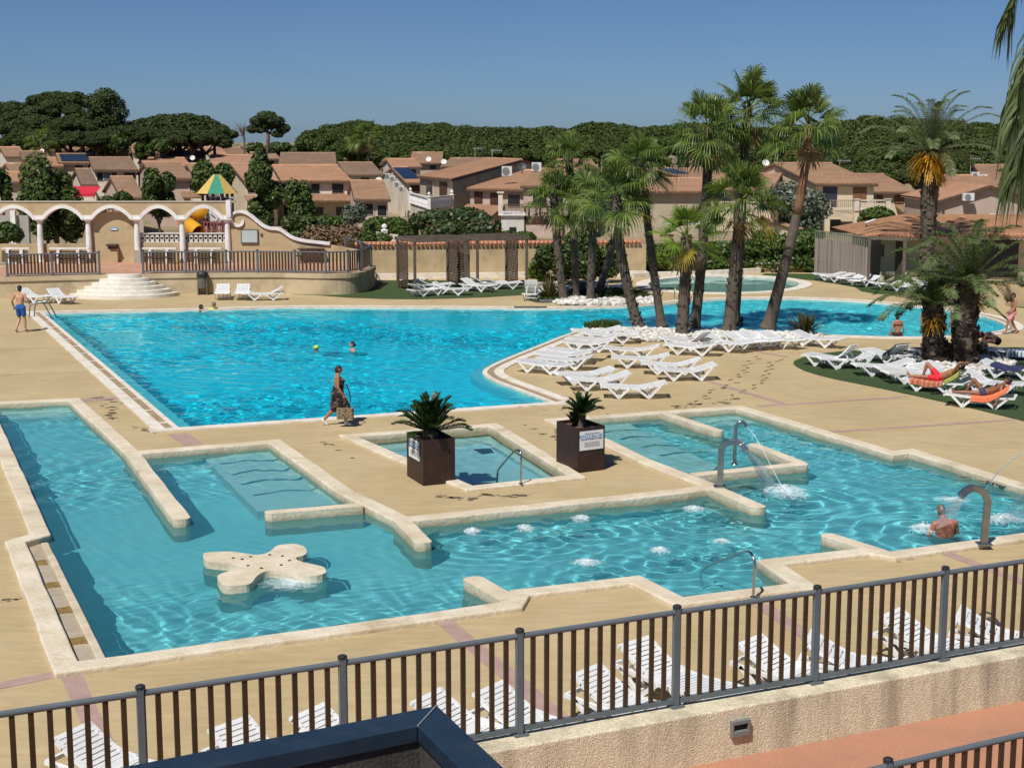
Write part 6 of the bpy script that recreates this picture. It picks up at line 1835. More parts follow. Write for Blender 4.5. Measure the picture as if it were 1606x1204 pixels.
 v, q = leaf_cloud(lob, 16000, .6, 4, shell=.75); o = mesh_from('far_scrub', v, q, M_LEAF); tag(o, 'green scrub closing the view below the far pines', 'scrub', kind='stuff')
 for k, (x, y, hw, D) in enumerate([(440, 222, 22, 250), (478, 214, 16, 245), (400, 224, 14, 252), (505, 216, 14, 240), (190, 208, 15, 180), (250, 216, 16, 178), (225, 222, 14, 176)]):
  bush('tree', ['low green tree right of the lone pine', 'green tree at the left end of the far pine belt', 'low green bush under the lone pine', 'round green tree before the first pines of the belt', 'green tree at the foot of the tallest dark pine',
              'green tree above the far orange roof', 'small green tree beside the far white end wall'][k], 'tree', x, y, y + 28, hw, D, M_LEAF, 1500, .32, 60 + k)

def trees():
 B = bush
 B('tree', 'dark round tree cut by the left picture edge', 'tree', -2, 252, 330, 18, 100, M_LEAF2, 2600, .17, 1)
 B('tree', 'big round leafy tree behind the left arches', 'tree', 80, 240, 392, 51, 96, M_LEAF2, 9000, .19, 2)
 B('tree', 'round leafy tree behind the third arch, before the ribbed roof', 'tree', 250, 263, 345, 30, 100, M_LEAF2, 4200, .18, 3)
 B('tree', 'round leafy tree behind the green and yellow tower', 'tree', 333, 247, 310, 30, 112, M_LEAF2, 3600, .19, 4)
 B('tree', 'tall narrow dark tree right of the play tower', 'tree', 412, 232, 352, 30, 105, M_LEAF2, 6500, .19, 5, 'column')
 B('tree', 'smaller upright tree right of the tall narrow one', 'tree', 470, 277, 372, 27, 99, M_LEAF2, 4200, .17, 6)
 B('shrub', 'dense green shrub above the end of the scroll wall', 'shrub', 472, 335, 382, 36, 94, M_LEAF, 3200, .16, 7, trunk=False)
 B('shrub', 'low shrub peeping over the arcade right of the red awning', 'shrub', 182, 300, 330, 24, 98, M_LEAF2, 1600, .16, 8)
 B('shrub', 'dark shrub seen through the leftmost arch', 'shrub', 8, 347, 392, 26, 87, M_LEAF, 2200, .15, 9, trunk=False)
 B('hedge', 'brown dry hedge behind the end of the scroll wall', 'hedge', 522, 353, 400, 44, 92, M_TWIG, 4200, .14, 10, 'box', trunk=False, depth=1.2)
 B('shrub', 'green shrub between the dry hedge and the white garden wall', 'shrub', 585, 362, 392, 26, 91, M_LEAF, 2000, .14, 11, trunk=False)
 B('olive_tree', 'small silvery olive tree before the long two storey house', 'tree', 556, 316, 366, 19, 101, M_OLIVE, 2000, .13, 12)
 B('hedge', 'clipped hedge left of the white ball posts', 'hedge', 605, 341, 374, 32, 103, M_HEDGE, 2600, .15, 13, 'box', trunk=False, depth=1.0)
 B('hedge', 'low hedge before the ground floor of the long house', 'hedge', 522, 338, 356, 26, 106, M_HEDGE, 1600, .15, 14, 'box', trunk=False, depth=1.0)
 B('oleander', 'big round oleander bush with a few pink flowers behind the pergolas', 'shrub', 712, 321, 384, 71, 92, M_OLEANDER, 9500, .17, 15, trunk=False)
 B('shrub', 'upright green shrub at the left of the big oleander', 'shrub', 644, 343, 386, 18, 93, M_LEAF, 1800, .15, 16, trunk=False)
 B('hedge', 'clipped hedge below the small white annex', 'hedge', 808, 363, 384, 28, 96, M_HEDGE, 1800, .14, 17, 'box', trunk=False, depth=1.0)
 B('olive_tree', 'grey green olive tree behind the smooth leaning palm', 'tree', 1248, 286, 372, 54, 113, M_OLIVE, 6500, .17, 18)
 B('shrub', 'bright green bush below the white openwork parapet', 'shrub', 1379, 322, 360, 30, 108, M_HEDGE, 3000, .16, 19, trunk=False)
 B('shrub', 'round clipped bush behind the ivy hedge', 'shrub', 1200, 350, 385, 18, 100, M_HEDGE, 1500, .14, 20, trunk=False)
 B('shrub', 'dark shrub at the right end of the ivy hedge', 'shrub', 1270, 356, 392, 22, 98, M_LEAF, 1600, .14, 26, trunk=False)
 # ivy hedge behind the wading pool
 rn = random.Random(6); lob = []
 for k in range(24):
  x = 1012 + k * 11.4; D = 88 - (x - 1000) * .003; t = V(x, interp([(1000, 386), (1060, 383), (1110, 382), (1160, 378), (1215, 374), (1245, 366), (1290, 362)], x), D)
  for j in range(2): lob.append((t.x, D + rn.uniform(-.2, .2), t.z * (.28 + .46 * j), .62, .75, t.z * .30 + rn.uniform(-.05, .05)))
 root = thing('ivy_hedge', (V(1150, 420, 88).x, 88, 0), 'long green ivy hedge behind the round wading pool', 'hedge')
 v, q = leaf_cloud(lob, 13000, .14, 11, up=.2); mesh_from('foliage', v, q, M_HEDGE, root)
 lob = []
 for k in range(8):
  x = 1000 + k * 9; D = 86.9; t = V(x, 388 + 1.2 * abs(k - 3), D); lob.append((t.x, D, t.z - .45 - .05 * k, .5, .45, .50))
 v, q = leaf_cloud(lob, 2600, .15, 12, up=.1); mesh_from('young_shoots', v, q, M_IVY, root)
 # planting bed behind the pool
 B('shrub', 'dense dark shrub behind the left palms of the back bed', 'shrub', 868, 368, 440, 34, 79.5, M_LEAF, 3600, .14, 21, trunk=False)
 B('shrub', 'leafy olive green shrub between the three back bed palms', 'shrub', 912, 352, 446, 34, 80, M_LEAF2, 4200, .15, 22, trunk=False)
 B('shrub', 'light green shrub right of the three back bed palms', 'shrub', 950, 372, 440, 24, 80.5, M_FAN, 2200, .16, 23, trunk=False)
 def spiky(name, px, py, h, spread, n, mat, label, seed, w=.045):
  c = G(px, py); rn = random.Random(seed); root = thing(name, c, label, 'plant'); mb = MB()
  for i in range(n):
   a = rn.uniform(0, 2 * PI); e = rn.uniform(.25, 1.45); L_ = h * rn.uniform(.7, 1.1)
   d = Vector((math.cos(a) * math.cos(e) * spread, math.sin(a) * math.cos(e) * spread, math.sin(e))); s = Vector((-math.sin(a), math.cos(a), 0)) * w
   p0 = c + Vector((math.cos(a), math.sin(a), 0)) * .06; p1 = p0 + d * L_ * .55; p2 = p0 + d * L_ - Vector((0, 0, L_ * .18 * math.cos(e)))
   mb.add([p0 - s * .6, p0 + s * .6, p1 + s, p1 - s, p2], [(0, 1, 2, 3), (3, 2, 4)])
  mb.build('leaves', mat, root)
 spiky('spiky_plant', 861, 469, 1.25, 1.0, 110, M_SPIKE, 'bronze spiky plant at the left end of the back bed', 1)
 spiky('spiky_plant', 1261, 524, 1.0, 1.15, 150, M_SPIKE, 'bronze spiky bush at the lagoon edge beside a lounger', 2)
 spiky('leafy_plant', 838, 436, 1.1, .9, 60, M_IVY, 'bright green leafy plant right of the pergolas', 3, .09)
 spiky('leafy_plant', 850, 441, .9, .9, 50, M_HEDGE, 'broad leaved plant at the foot of the dark shrub', 4, .09)
 spiky('ornamental_grass', 1492, 566, .75, 1.0, 170, M_GRASSY, 'golden grass tuft between the two short date palms', 5, .02)
 spiky('ornamental_grass', 1532, 561, .65, 1.0, 150, M_GRASSY, 'golden grass tuft right of the thick date palm', 6, .02)
 spiky('small_weed', 969, 735, .16, 1.0, 16, M_SPIKE, 'tiny weed at the coping right of the brown planter', 7, .012) if False else None
 # grass tufts
 def grass(px, n, h, mat, label, seed):
  loop = GL(px); rn = np.random.RandomState(seed); P = np.array([(p.x, p.y) for p in loop]); lo, hi = P.min(0), P.max(0)
  pts = lo + rn.rand(n * 5, 2) * (hi - lo); pts = pts[inside_mask(loop, pts[:, 0], pts[:, 1])][:n]; n = len(pts)
  a = rn.uniform(0, 6.28, n); L_ = h * rn.uniform(.5, 1.2, n); b = np.c_[pts, np.zeros(n)]
  s = np.c_[-np.sin(a), np.cos(a), np.zeros(n)] * .02; t = np.c_[np.cos(a) * .45, np.sin(a) * .45, np.ones(n)] * L_[:, None]
  v = np.stack([b - s, b + s, b + t * .6 + s * .7, b + t], 1).reshape(-1, 3)
  tag(mesh_from('grass', v, np.arange(4 * n).reshape(n, 4), mat), label, 'grass', kind='stuff')
 grass([(916, 515), (940, 511), (966, 511.5), (975, 515), (950, 519), (922, 519)], 1500, .32, M_GRASS, 'grass tuft at the water edge behind the loungers', 1)
 grass([(838, 466), (870, 458), (905, 456), (900, 470), (868, 474), (845, 474)], 2200, .22, M_GRASS, 'rough grass at the left end of the back bed', 2)
 grass([(925, 462), (960, 455), (1015, 462), (1018, 469), (980, 472), (935, 470)], 3500, .28, M_GRASS, 'rough grass under the leaning palm of the back bed', 3)
 pebbles('white_pebbles', [(905, 519), (985, 517), (1060, 519), (1150, 521), (1240, 524), (1292, 527), (1290, 530), (1225, 533), (1120, 532), (1060, 536), (1000, 536), (985, 531), (940, 526)], 1500, 'bed of white stones around the peninsula palms', (.05, .13), 1)
 pebbles('white_pebbles', [(1398, 562), (1440, 557), (1500, 560), (1560, 560), (1592, 572), (1575, 588), (1520, 592), (1470, 586), (1425, 578)], 650, 'bed of white stones around the two short date palms', (.07, .17), 2)
 pebbles('white_pebbles', [(866, 475.5), (890, 466), (940, 470), (985, 472), (1030, 468), (1034, 475), (990, 479), (940, 480.5), (880, 479)], 560, 'bed of white stones along the far edge of the pool', (.07, .16), 3)
 pebbles('brown_rocks', [(848, 432), (880, 428), (880, 441), (850, 441)], 16, 'few brown boulders behind the back bed palms', (.3, .55), 4, .1, M_EARTH)

# ---- palms
class Leaves:
 def __init__(s): s.v = []; s.q = []; s.m = []
 def strip(s, pts, side, w, m=0):
  """a narrow blade along pts; side = width direction, w = half widths"""
  o = len(s.v)
  for p, k in zip(pts, w): s.v.append((p - side * k)[:]); s.v.append((p + side * k)[:])
  for i in range(len(pts) - 1): s.q.append((o + 2 * i, o + 2 * i + 1, o + 2 * i + 3, o + 2 * i + 2)); s.m.append(m)
 def build(s, name, mats, parent): return mesh_from(name, np.array(s.v), np.array(s.q), mats, parent, mi=np.array(s.m))

def fan_leaf(LV, o, az, el, pet, blade, rn, m=0, segs=20, droop=.5):
 f = Vector((math.cos(az) * math.cos(el), math.sin(az) * math.cos(el), math.sin(el)))
 s = Vector((-math.sin(az), math.cos(az), 0)); u = s.cross(f) * -1
 if u.z < 0: u = -u
 ro = Matrix.Rotation(rn.uniform(-.7, .7), 3, f); s = ro @ s; u = ro @ u
 H = o + f * pet - Vector((0, 0, pet * .12 * math.cos(el)))
 LV.strip([o, o.lerp(H, .5) + u * pet * .04, H], s, [.035, .025, .02], m)
 f2 = (f - Vector((0, 0, .18 * math.cos(el)))).normalized()
 for j in range(segs):
  ph = R(-118 + 236 * (j + .5) / segs); d = f2 * math.cos(ph) + s * math.sin(ph) + u * (.22 * abs(math.sin(ph)) )
  d.normalize(); L_ = blade * (.72 + .28 * math.cos(ph)) * rn.uniform(.9, 1.08)
  k = d.cross(u); k.normalize()
  k = (k + u * rn.uniform(-.35, .35)).normalized()
  p1 = H + d * L_ * .55; p2 = H + d * L_ * .85 - Vector((0, 0, droop * L_ * .12)); p3 = H + d * L_ * 1.02 - Vector((0, 0, droop * L_ * rn.uniform(.3, .65)))
  w = L_ * .55 * math.sin(R(236 / segs / 2)) * .92
  LV.strip([H, p1, p2, p3], k, [.012, w, w * .55, .006], m)

def boots(mb, pts, rad, n, seed, size=.16):
 """stubs of old leaf bases in a spiral round the trunk"""
 rn = random.Random(seed)
 for i in range(n):
  t = i / n * (len(pts) - 1); k = min(int(t), len(pts) - 2); p = pts[k].lerp(pts[k + 1], t - k); r = rad[k] + (rad[k + 1] - rad[k]) * (t - k)
  a = i * 2.4 + rn.uniform(-.3, .3); d = Vector((math.cos(a), math.sin(a), 0)); s = Vector((-d.y, d.x, 0)); L_ = size * rn.uniform(.6, 1.4)
  b = p + d * r * .85; tip = b + d * L_ * .55 + Vector((0, 0, L_ * .9 * rn.choice((1, 1, 1, -.6)))); w = s * r * .38
  mb.add([b - w - Vector((0, 0, .05)), b + w - Vector((0, 0, .05)), tip + w * .5, tip - w * .5, b + d * .05 + Vector((0, 0, L_ * .3))], [(0, 1, 2, 3), (0, 4, 1)])

def fan_palm(label, px, r0, r1, Rc, n, seed, bright=0, boot=(.35, 1.0), red=False, petk=.62, hang=.9, top=None, base_y=None, D=None):
 """px: photo pixels up the trunk from the foot"""
 g = G(*px[0]) if D is None else V(px[0][0], px[0][1], D)
 D = g.y
 pts = [Vector((g.x, D, 0))] + [V(x, y, D) for x, y in px[1:]]
 pts = smooth_line3(pts, 2); rn = random.Random(seed)
 root = thing('fan_palm', pts[0], label, 'palm tree', 'fan palms around the pool')
 k = len(pts)
 tt = [i / (k - 1) for i in range(k)]
 r0, r1 = r0 * .72, r1 * .74
 rad = [r0 * (1 + .55 * math.exp(-t * 14)) * (1 - t) + r1 * t for t in tt]
 mb = MB(); mb.tube(pts, rad, 12)
 tr = mb.build('trunk', M_TRUNK, root, smooth=True)
 if boot:
  i0, i1 = int(boot[0] * (k - 1)), int(boot[1] * (k - 1)); seg = pts[i0:i1 + 1]
  if len(seg) > 1:
   mb = MB(); L_ = sum((seg[i + 1] - seg[i]).length for i in range(len(seg) - 1)); boots(mb, seg, rad[i0:i1 + 1], int(L_ * 30), seed); mb.build('leaf_bases', M_BOOT, root)
 if red:
  i0 = int(.55 * (k - 1)); mb = MB(); mb.tube(pts[i0:], [r * 1.03 for r in rad[i0:]], 12); mb.build('red_bark', M_TRUNKR, root, smooth=True)
 C = pts[-1]; LV = Leaves()
 for i in range(n):
  t = (i + .5) / n; el = R(80 - 112 * t ** .9) + rn.uniform(-.2, .2); az = i * 2.39996 + rn.uniform(-.4, .4)
  m = 0
  if t > .86 and rn.random() < .22: m = 1
  sc = rn.uniform(.8, 1.12)
  fan_leaf(LV, C - Vector((0, 0, .3 * t)), az, el, Rc * petk * sc * rn.uniform(.85, 1.15), Rc * .60 * sc, rn, m, 26, hang * rn.uniform(.6, 1.5))
 LV.build('crown', [M_FANB if bright else M_FAN, M_FANY], root)
 LV = Leaves()
 for i in range(3):
  az = i * 2.1 + rn.random(); fan_leaf(LV, C - Vector((0, 0, .4)), az, R(-68 + rn.uniform(-14, 14)), Rc * .45, Rc * .5, rn, 0, 14, .2)
 LV.build('dead_leaves', M_FAND, root)
 # young upright spear leaves
 return root

def frond(LV, pts, leafl, n, rn, m=0, vee=.5, droop=.35, w=.022, fwd=.75):
 """a pinnate leaf along pts"""
 sm = smooth_line3(pts, 2); k = len(sm)
 for i in range(k - 1):
  pass
 LV.strip(sm, Vector((.7, .7, 0)).normalized(), [.035 * (1 - .8 * i / k) for i in range(k)], m)
 for j in range(n):
  t = .12 + .88 * (j + .5) / n; x = t * (k - 1); i = min(int(x), k - 2); p = sm[i].lerp(sm[i + 1], x - i)
  d = (sm[i + 1] - sm[i]).normalized(); s = d.cross(Vector((0, 0, 1)))
  if s.length < .05: s = Vector((1, 0, 0))
  s.normalize(); u = s.cross(d)
  L_ = leafl * (math.sin(PI * min(1, .18 + .78 * t)) ** .6) * rn.uniform(.85, 1.12)
  for sg in (-1, 1):
   q = (d * fwd + s * sg + u * vee * rn.uniform(.5, 1.2)).normalized()
   p1 = p + q * L_ * .5; p2 = p + q * L_ - Vector((0, 0, droop * L_))
   LV.strip([p, p1, p2], (d - q * d.dot(q)).normalized(), [w * .5, w, .003], m)

def date_crown(LV, C, L_, n, rn, leafl, e0=80, e1=-20, m=0, nl=34, w=.022, curl=.55, azr=None):
 for i in range(n):
  t = (i + .5) / n; el = R(e0 + (e1 - e0) * t) + rn.uniform(-.1, .1); az = i * 2.39996 + rn.uniform(-.2, .2)
  if azr: az = azr[0] + (azr[1] - azr[0]) * rn.random()
  f = Vector((math.cos(az) * math.cos(el), math.sin(az) * math.cos(el), math.sin(el))); h = Vector((math.cos(az), math.sin(az), 0)); l = L_ * rn.uniform(.85, 1.1)
  pts = [C, C + f * l * .4, C + f * l * .75 + h * l * .10 - Vector((0, 0, l * .06)), C + f * l * .88 + h * l * .22 - Vector((0, 0, l * curl * (.25 + .35 * math.cos(el))))]
  frond(LV, pts, leafl, nl, rn, m, w=w)

def palms():
 P = fan_palm
 P('fan palm with a strongly curved trunk at the left front of the peninsula', [(1003, 516), (991, 480), (978, 420), (968, 360), (966, 305)], .30, .24, 1.4, 30, 1, boot=(.15, 1))
 P('slender fan palm right behind the curved one', [(1038, 513), (1030, 460), (1019, 380), (1010, 300), (1006, 255)], .24, .19, 1.3, 28, 2, boot=(.3, 1))
 P('short fan palm with a bright green crown and very rough trunk', [(1069, 526), (1073, 470), (1076, 420), (1077, 368)], .34, .26, 1.35, 17, 3, 1, boot=(.0, 1), hang=.5)
 P('tall fan palm behind the bright green one', [(1089, 515), (1098, 440), (1106, 340), (1110, 260), (1112, 202)], .28, .24, 1.55, 32, 4, boot=(.25, 1))
 P('tallest dark trunked fan palm hidden behind its neighbours', [(1152, 511), (1158, 430), (1164, 330), (1168, 230), (1174, 168)], .26, .22, 1.5, 32, 5, boot=(.3, 1))
 P('fan palm with a thick rough trunk and a mid height crown', [(1143, 521), (1150, 450), (1157, 380), (1162, 310)], .36, .27, 1.5, 28, 6, boot=(.28, 1))
 P('tall smooth leaning fan palm with a reddish upper trunk', [(1204, 517), (1222, 450), (1240, 380), (1256, 310), (1266, 240), (1268, 195)], .36, .17, 1.55, 28, 7, boot=None, red=True)
 P('left fan palm of the back bed', [(884, 471), (879, 430), (874, 380), (869, 310)], .26, .27, 1.4, 28, 8, boot=(.3, 1))
 P('tall fan palm in the middle of the back bed', [(903, 468), (902, 420), (899, 340), (892, 250)], .27, .23, 1.35, 26, 9, boot=(.55, 1))
 P('right fan palm of the back bed', [(926, 473), (927, 430), (929, 380), (929, 312)], .25, .26, 1.4, 27, 10, boot=(.2, 1))
 P('fan palm leaning to the right at the back bed', [(938, 462), (949, 425), (962, 380), (974, 330), (984, 285)], .27, .22, 1.25, 24, 11, boot=(.4, 1))
 P('distant fan palm above the far roofs, left of two', [(561, 258), (561, 232), (562, 216)], .25, .22, 2.0, 26, 12, D=205, boot=None)
 P('distant fan palm above the far roofs, right of two', [(578, 258), (578, 232), (578, 214)], .25, .22, 2.1, 26, 13, D=203, boot=None)
 P('distant grey green palm at the far left between the roofs', [(64, 260), (64, 240), (64, 222)], .25, .22, 1.9, 26, 14, D=175, boot=None)
 # tall date palm with orange fruit
 g = G(1452, 452); D = g.y; rn = random.Random(5)
 root = thing('date_palm', (g.x, D, 0), 'tall date palm with a collar of orange fruit strands at the right', 'palm tree')
 pts = smooth_line3([g, V(1453, 400, D), V(1456, 340, D), V(1459, 285, D), V(1460, 240, D)], 2); k = len(pts)
 rad = [.36 + .12 * math.exp(-((i / (k - 1)) - .78) ** 2 * 18) for i in range(k)]
 mb = MB(); mb.tube(pts, rad, 14); mb.build('trunk', M_TRUNK, root, smooth=True)
 mb = MB(); boots(mb, pts, rad, 380, 3, .22); mb.build('leaf_bases', M_BOOT, root)
 LV = Leaves(); C = pts[-1]
 date_crown(LV, C, 3.9, 38, rn, .50, 86, -2, 0, 50, .024, .42); LV.build('crown', [M_DATEG], root)
 LV = Leaves()
 for i in range(420):
  a = rn.uniform(0, 2 * PI); e = rn.uniform(-1.0, .45); l = rn.uniform(.8, 1.4); d = Vector((math.cos(a) * math.cos(e), math.sin(a) * math.cos(e), math.sin(e)))
  p = C + Vector((0, 0, -.25)); LV.strip([p, p + d * l * .6, p + d * l - Vector((0, 0, .35 * l))], Vector((-math.sin(a), math.cos(a), 0)), [.02, .035, .02])
 LV.build('fruit_strands', M_ORANGE, root)
 # two short date palms on the turf
 for (bx, by, cxp, cyp, L_, n, seed, r, lab, fruit) in [(1467, 571, 1464, 482, 2.1, 34, 7, .32, 'shorter date palm on the turf, left of the pair', True), (1512, 573, 1520, 447, 3.0, 44, 8, .34, 'thicker date palm on the turf with long arching fronds, right of the pair', True)]:
  g = G(bx, by); D = g.y; root = thing('date_palm', (g.x, D, 0), lab, 'palm tree'); rn = random.Random(seed)
  pts = smooth_line3([g, V((bx + cxp) / 2 - 2, (by + cyp) / 2, D), V(cxp, cyp, D)], 2); k = len(pts)
  rad = [r * (1.25 - .35 * i / (k - 1)) for i in range(k)]
  mb = MB(); mb.tube(pts, rad, 14); mb.build('trunk', M_TRUNK, root, smooth=True)
  mb = MB(); boots(mb, pts, rad, 300, seed, .26); mb.build('leaf_bases', M_BOOT, root)
  LV = Leaves(); C = pts[-1]; date_crown(LV, C, L_, n - 6, rn, .40, 86, 0, 0, 46, .018, .5); LV.build('crown', [M_DATE], root)
  LV = Leaves()
  for i in range(90):
   a = rn.uniform(-2.6, -.4) if seed == 7 else rn.uniform(-1.1, .5); e = rn.uniform(-.7, .5); l = rn.uniform(.35, .8)
   d = Vector((math.cos(a) * math.cos(e), math.sin(a) * math.cos(e), math.sin(e))); p = C + Vector((0, 0, -.35)); LV.strip([p, p + d * l * .6, p + d * l - Vector((0, 0, .2 * l))], Vector((-math.sin(a), math.cos(a), 0)), [.015, .022, .012])
  LV.build('fruit_strands', M_ORANGE, root)
 # palm close to the viewer, only its fronds reach into the picture
 D = 12.5; rn = random.Random(12); c = V(1735, 70, D)
 root = thing('near_palm', (c.x, D, PATHZ), 'fronds of a palm close by hanging into the top right corner', 'palm tree')
 mb = MB(); mb.tube([(c.x + .1, D, PATHZ), (c.x, D, c.z)], [.22, .16], 12); mb.build('trunk', M_TRUNK, root, smooth=True)
 LV = Leaves(); rc = random.Random(3); C_ = Vector((c.x, D, c.z)); date_crown(LV, C_, 1.9, 16, rc, .40, 75, -35, 0, 40, .014, .6, (-1.3, 1.5))
 mb = MB(); mb.lathe((c.x, D, c.z - .02), [(.16, 0), (.19, .15), (.10, .4), (.02, .6)], 12); mb.build('crown_shaft', M_IVY, root)
 for px, dy, ln, nl in [([(1735, 70), (1690, 0), (1640, 15), (1604, 80), (1590, 150)], -.2, .52, 34), ([(1735, 70), (1690, 45), (1640, 70), (1606, 130), (1592, 205)], .15, .58, 40),
                       ([(1735, 70), (1690, 90), (1645, 115), (1612, 165), (1598, 235)], -.35, .55, 40), ([(1735, 70), (1680, -60), (1625, -55), (1592, -10), (1578, 30)], .3, .42, 26),
                       ([(1735, 70), (1700, 110), (1655, 150), (1625, 195), (1612, 255)], .3, .5, 36), ([(1735, 70), (1690, 20), (1635, 60), (1596, 110), (1578, 165)], .5, .4, 26)]:
  pts = [V(x + 16, y - 30, D + dy * i / 2) for i, (x, y) in enumerate(px)]
  sm = smooth_line3(pts, 2); k = len(sm); LV.strip(sm, Vector((0, 1, .3)).normalized(), [.016 * (1 - .7 * i / k) for i in range(k)])
  for j in range(nl * 2):
   for sg in (-1, 1):
    t = .15 + .85 * (j + rn.random()) / nl; x = t * (k - 1); i = min(int(x), k - 2); p = sm[i].lerp(sm[i + 1], x - i); d = (sm[i + 1] - sm[i]).normalized()
    s = Vector((rn.uniform(-.35, .1), sg * rn.uniform(.2, 1), rn.uniform(-.1, .35))); q = (d * .9 + s).normalized(); l = ln * .62 * rn.uniform(.7, 1.15)
    p1 = p + q * l * .35; p2 = p + q * l * .6 - Vector((0, 0, l * .22)); p3 = p + q * l * .72 - Vector((0, 0, l * .75))
    LV.strip([p, p1, p2, p3], (d - q * d.dot(q)).normalized(), [.006, .012, .011, .002])
 LV.build('fronds', M_DATE, root)
# ------------------------------------------------------------------ people
def skinmat(name, c):
 if name in _m: return _m[name]
 m, nt, N, L, b = newmat(name)
 tc = N.new('ShaderNodeTexCoord')
 n, r = noise_mix(N, L, tc.outputs['Object'], 7, tuple(x * .88 for x in c), tuple(min(1, x * 1.1) for x in c), .3, .7, 4)
 L.new(r.outputs[0], b.inputs['Base Color']); b.inputs['Roughness'].default_value = .5
 b.inputs['Subsurface Weight'].default_value = .08; b.inputs['Subsurface Radius'].default_value = (.02, .008, .004)
 _m[name] = m
 return m
SK_FAIR = skinmat('fair_skin', (.52, .29, .19)); SK_TAN = skinmat('tanned_skin', (.36, .17, .09)); SK_RED = skinmat('sunburnt_skin', (.45, .17, .10)); SK_DEEP = skinmat('deep_tan_skin', (.25, .11, .06))
M_HAIR = M('dark_hair', (.012, .009, .008), (.03, .022, .018), 30, .6)
M_HAIRG = M('grey_wet_hair', (.10, .085, .075), (.18, .15, .13), 30, .5)
M_EYE = M('eye_dark', (.01, .01, .01), rough=.2); M_LIP = M('lips', (.30, .09, .07), rough=.5)

def blobs(parts, voxel, mat, name, parent, sm=3, extra=None):
 """parts: ('c', p0, p1, r0, r1) tapered limbs or ('e', centre, (rx, ry, rz)[, rot]) bodies, melted into one skin"""
 mb = MB()
 for q in parts:
  if q[0] == 'c':
   a, b = Vector(q[1]), Vector(q[2]); k = max(2, int((b - a).length / (min(q[3], q[4]) * .9)))
   mb.tube([a, b], [q[3], q[4]], 12); mb.ball(a, q[3], 2); mb.ball(b, q[4], 2)
  else: mb.ball(q[1], 1, 2, q[2], q[3] if len(q) > 3 else None)
 me = bpy.data.meshes.new('tmp'); me.from_pydata(mb.v, [], mb.f)
 o = bpy.data.objects.new('tmp', me); COL.objects.link(o)
 r = o.modifiers.new('r', 'REMESH'); r.mode = 'VOXEL'; r.voxel_size = voxel
 s = o.modifiers.new('s', 'SMOOTH'); s.factor = .5; s.iterations = sm
 dg = bpy.context.evaluated_depsgraph_get(); dg.update()
 m2 = bpy.data.meshes.new_from_object(o.evaluated_get(dg))
 bpy.data.objects.remove(o); bpy.data.meshes.remove(me)
 if extra:
  bm = bmesh.new(); bm.from_mesh(m2)
  t = bpy.data.meshes.new('t2'); t.from_pydata(extra.v, [], extra.f); bm.from_mesh(t); bm.to_mesh(m2); bm.free(); bpy.data.meshes.remove(t)
 m2.name = name
 m2.polygons.foreach_set('use_smooth', [True] * len(m2.polygons)); m2.materials.clear(); m2.materials.append(mat)
 m2.polygons.foreach_set('material_index', [0] * len(m2.polygons))
 ob = bpy.data.objects.new(name, m2); COL.objects.link(ob); ob.parent = parent
 return ob

STAND = dict(pelvis=(0, 0, .95), waist=(0, 0, 1.10), chest=(0, .01, 1.30), neck=(0, 0, 1.47), head=(0, .02, 1.625), look=(0, 1, 0),
             shL=(-.185, 0, 1.42), shR=(.185, 0, 1.42), elL=(-.25, -.04, 1.14), elR=(.25, -.04, 1.14), haL=(-.26, .06, .90), haR=(.26, .06, .90),
             hipL=(-.09, 0, .92), hipR=(.09, 0, .92), knL=(-.10, .03, .50), knR=(.10, .03, .50), anL=(-.10, 0, .085), anR=(.10, 0, .085), toL=(-.11, .16, .03), toR=(.11, .16, .03))

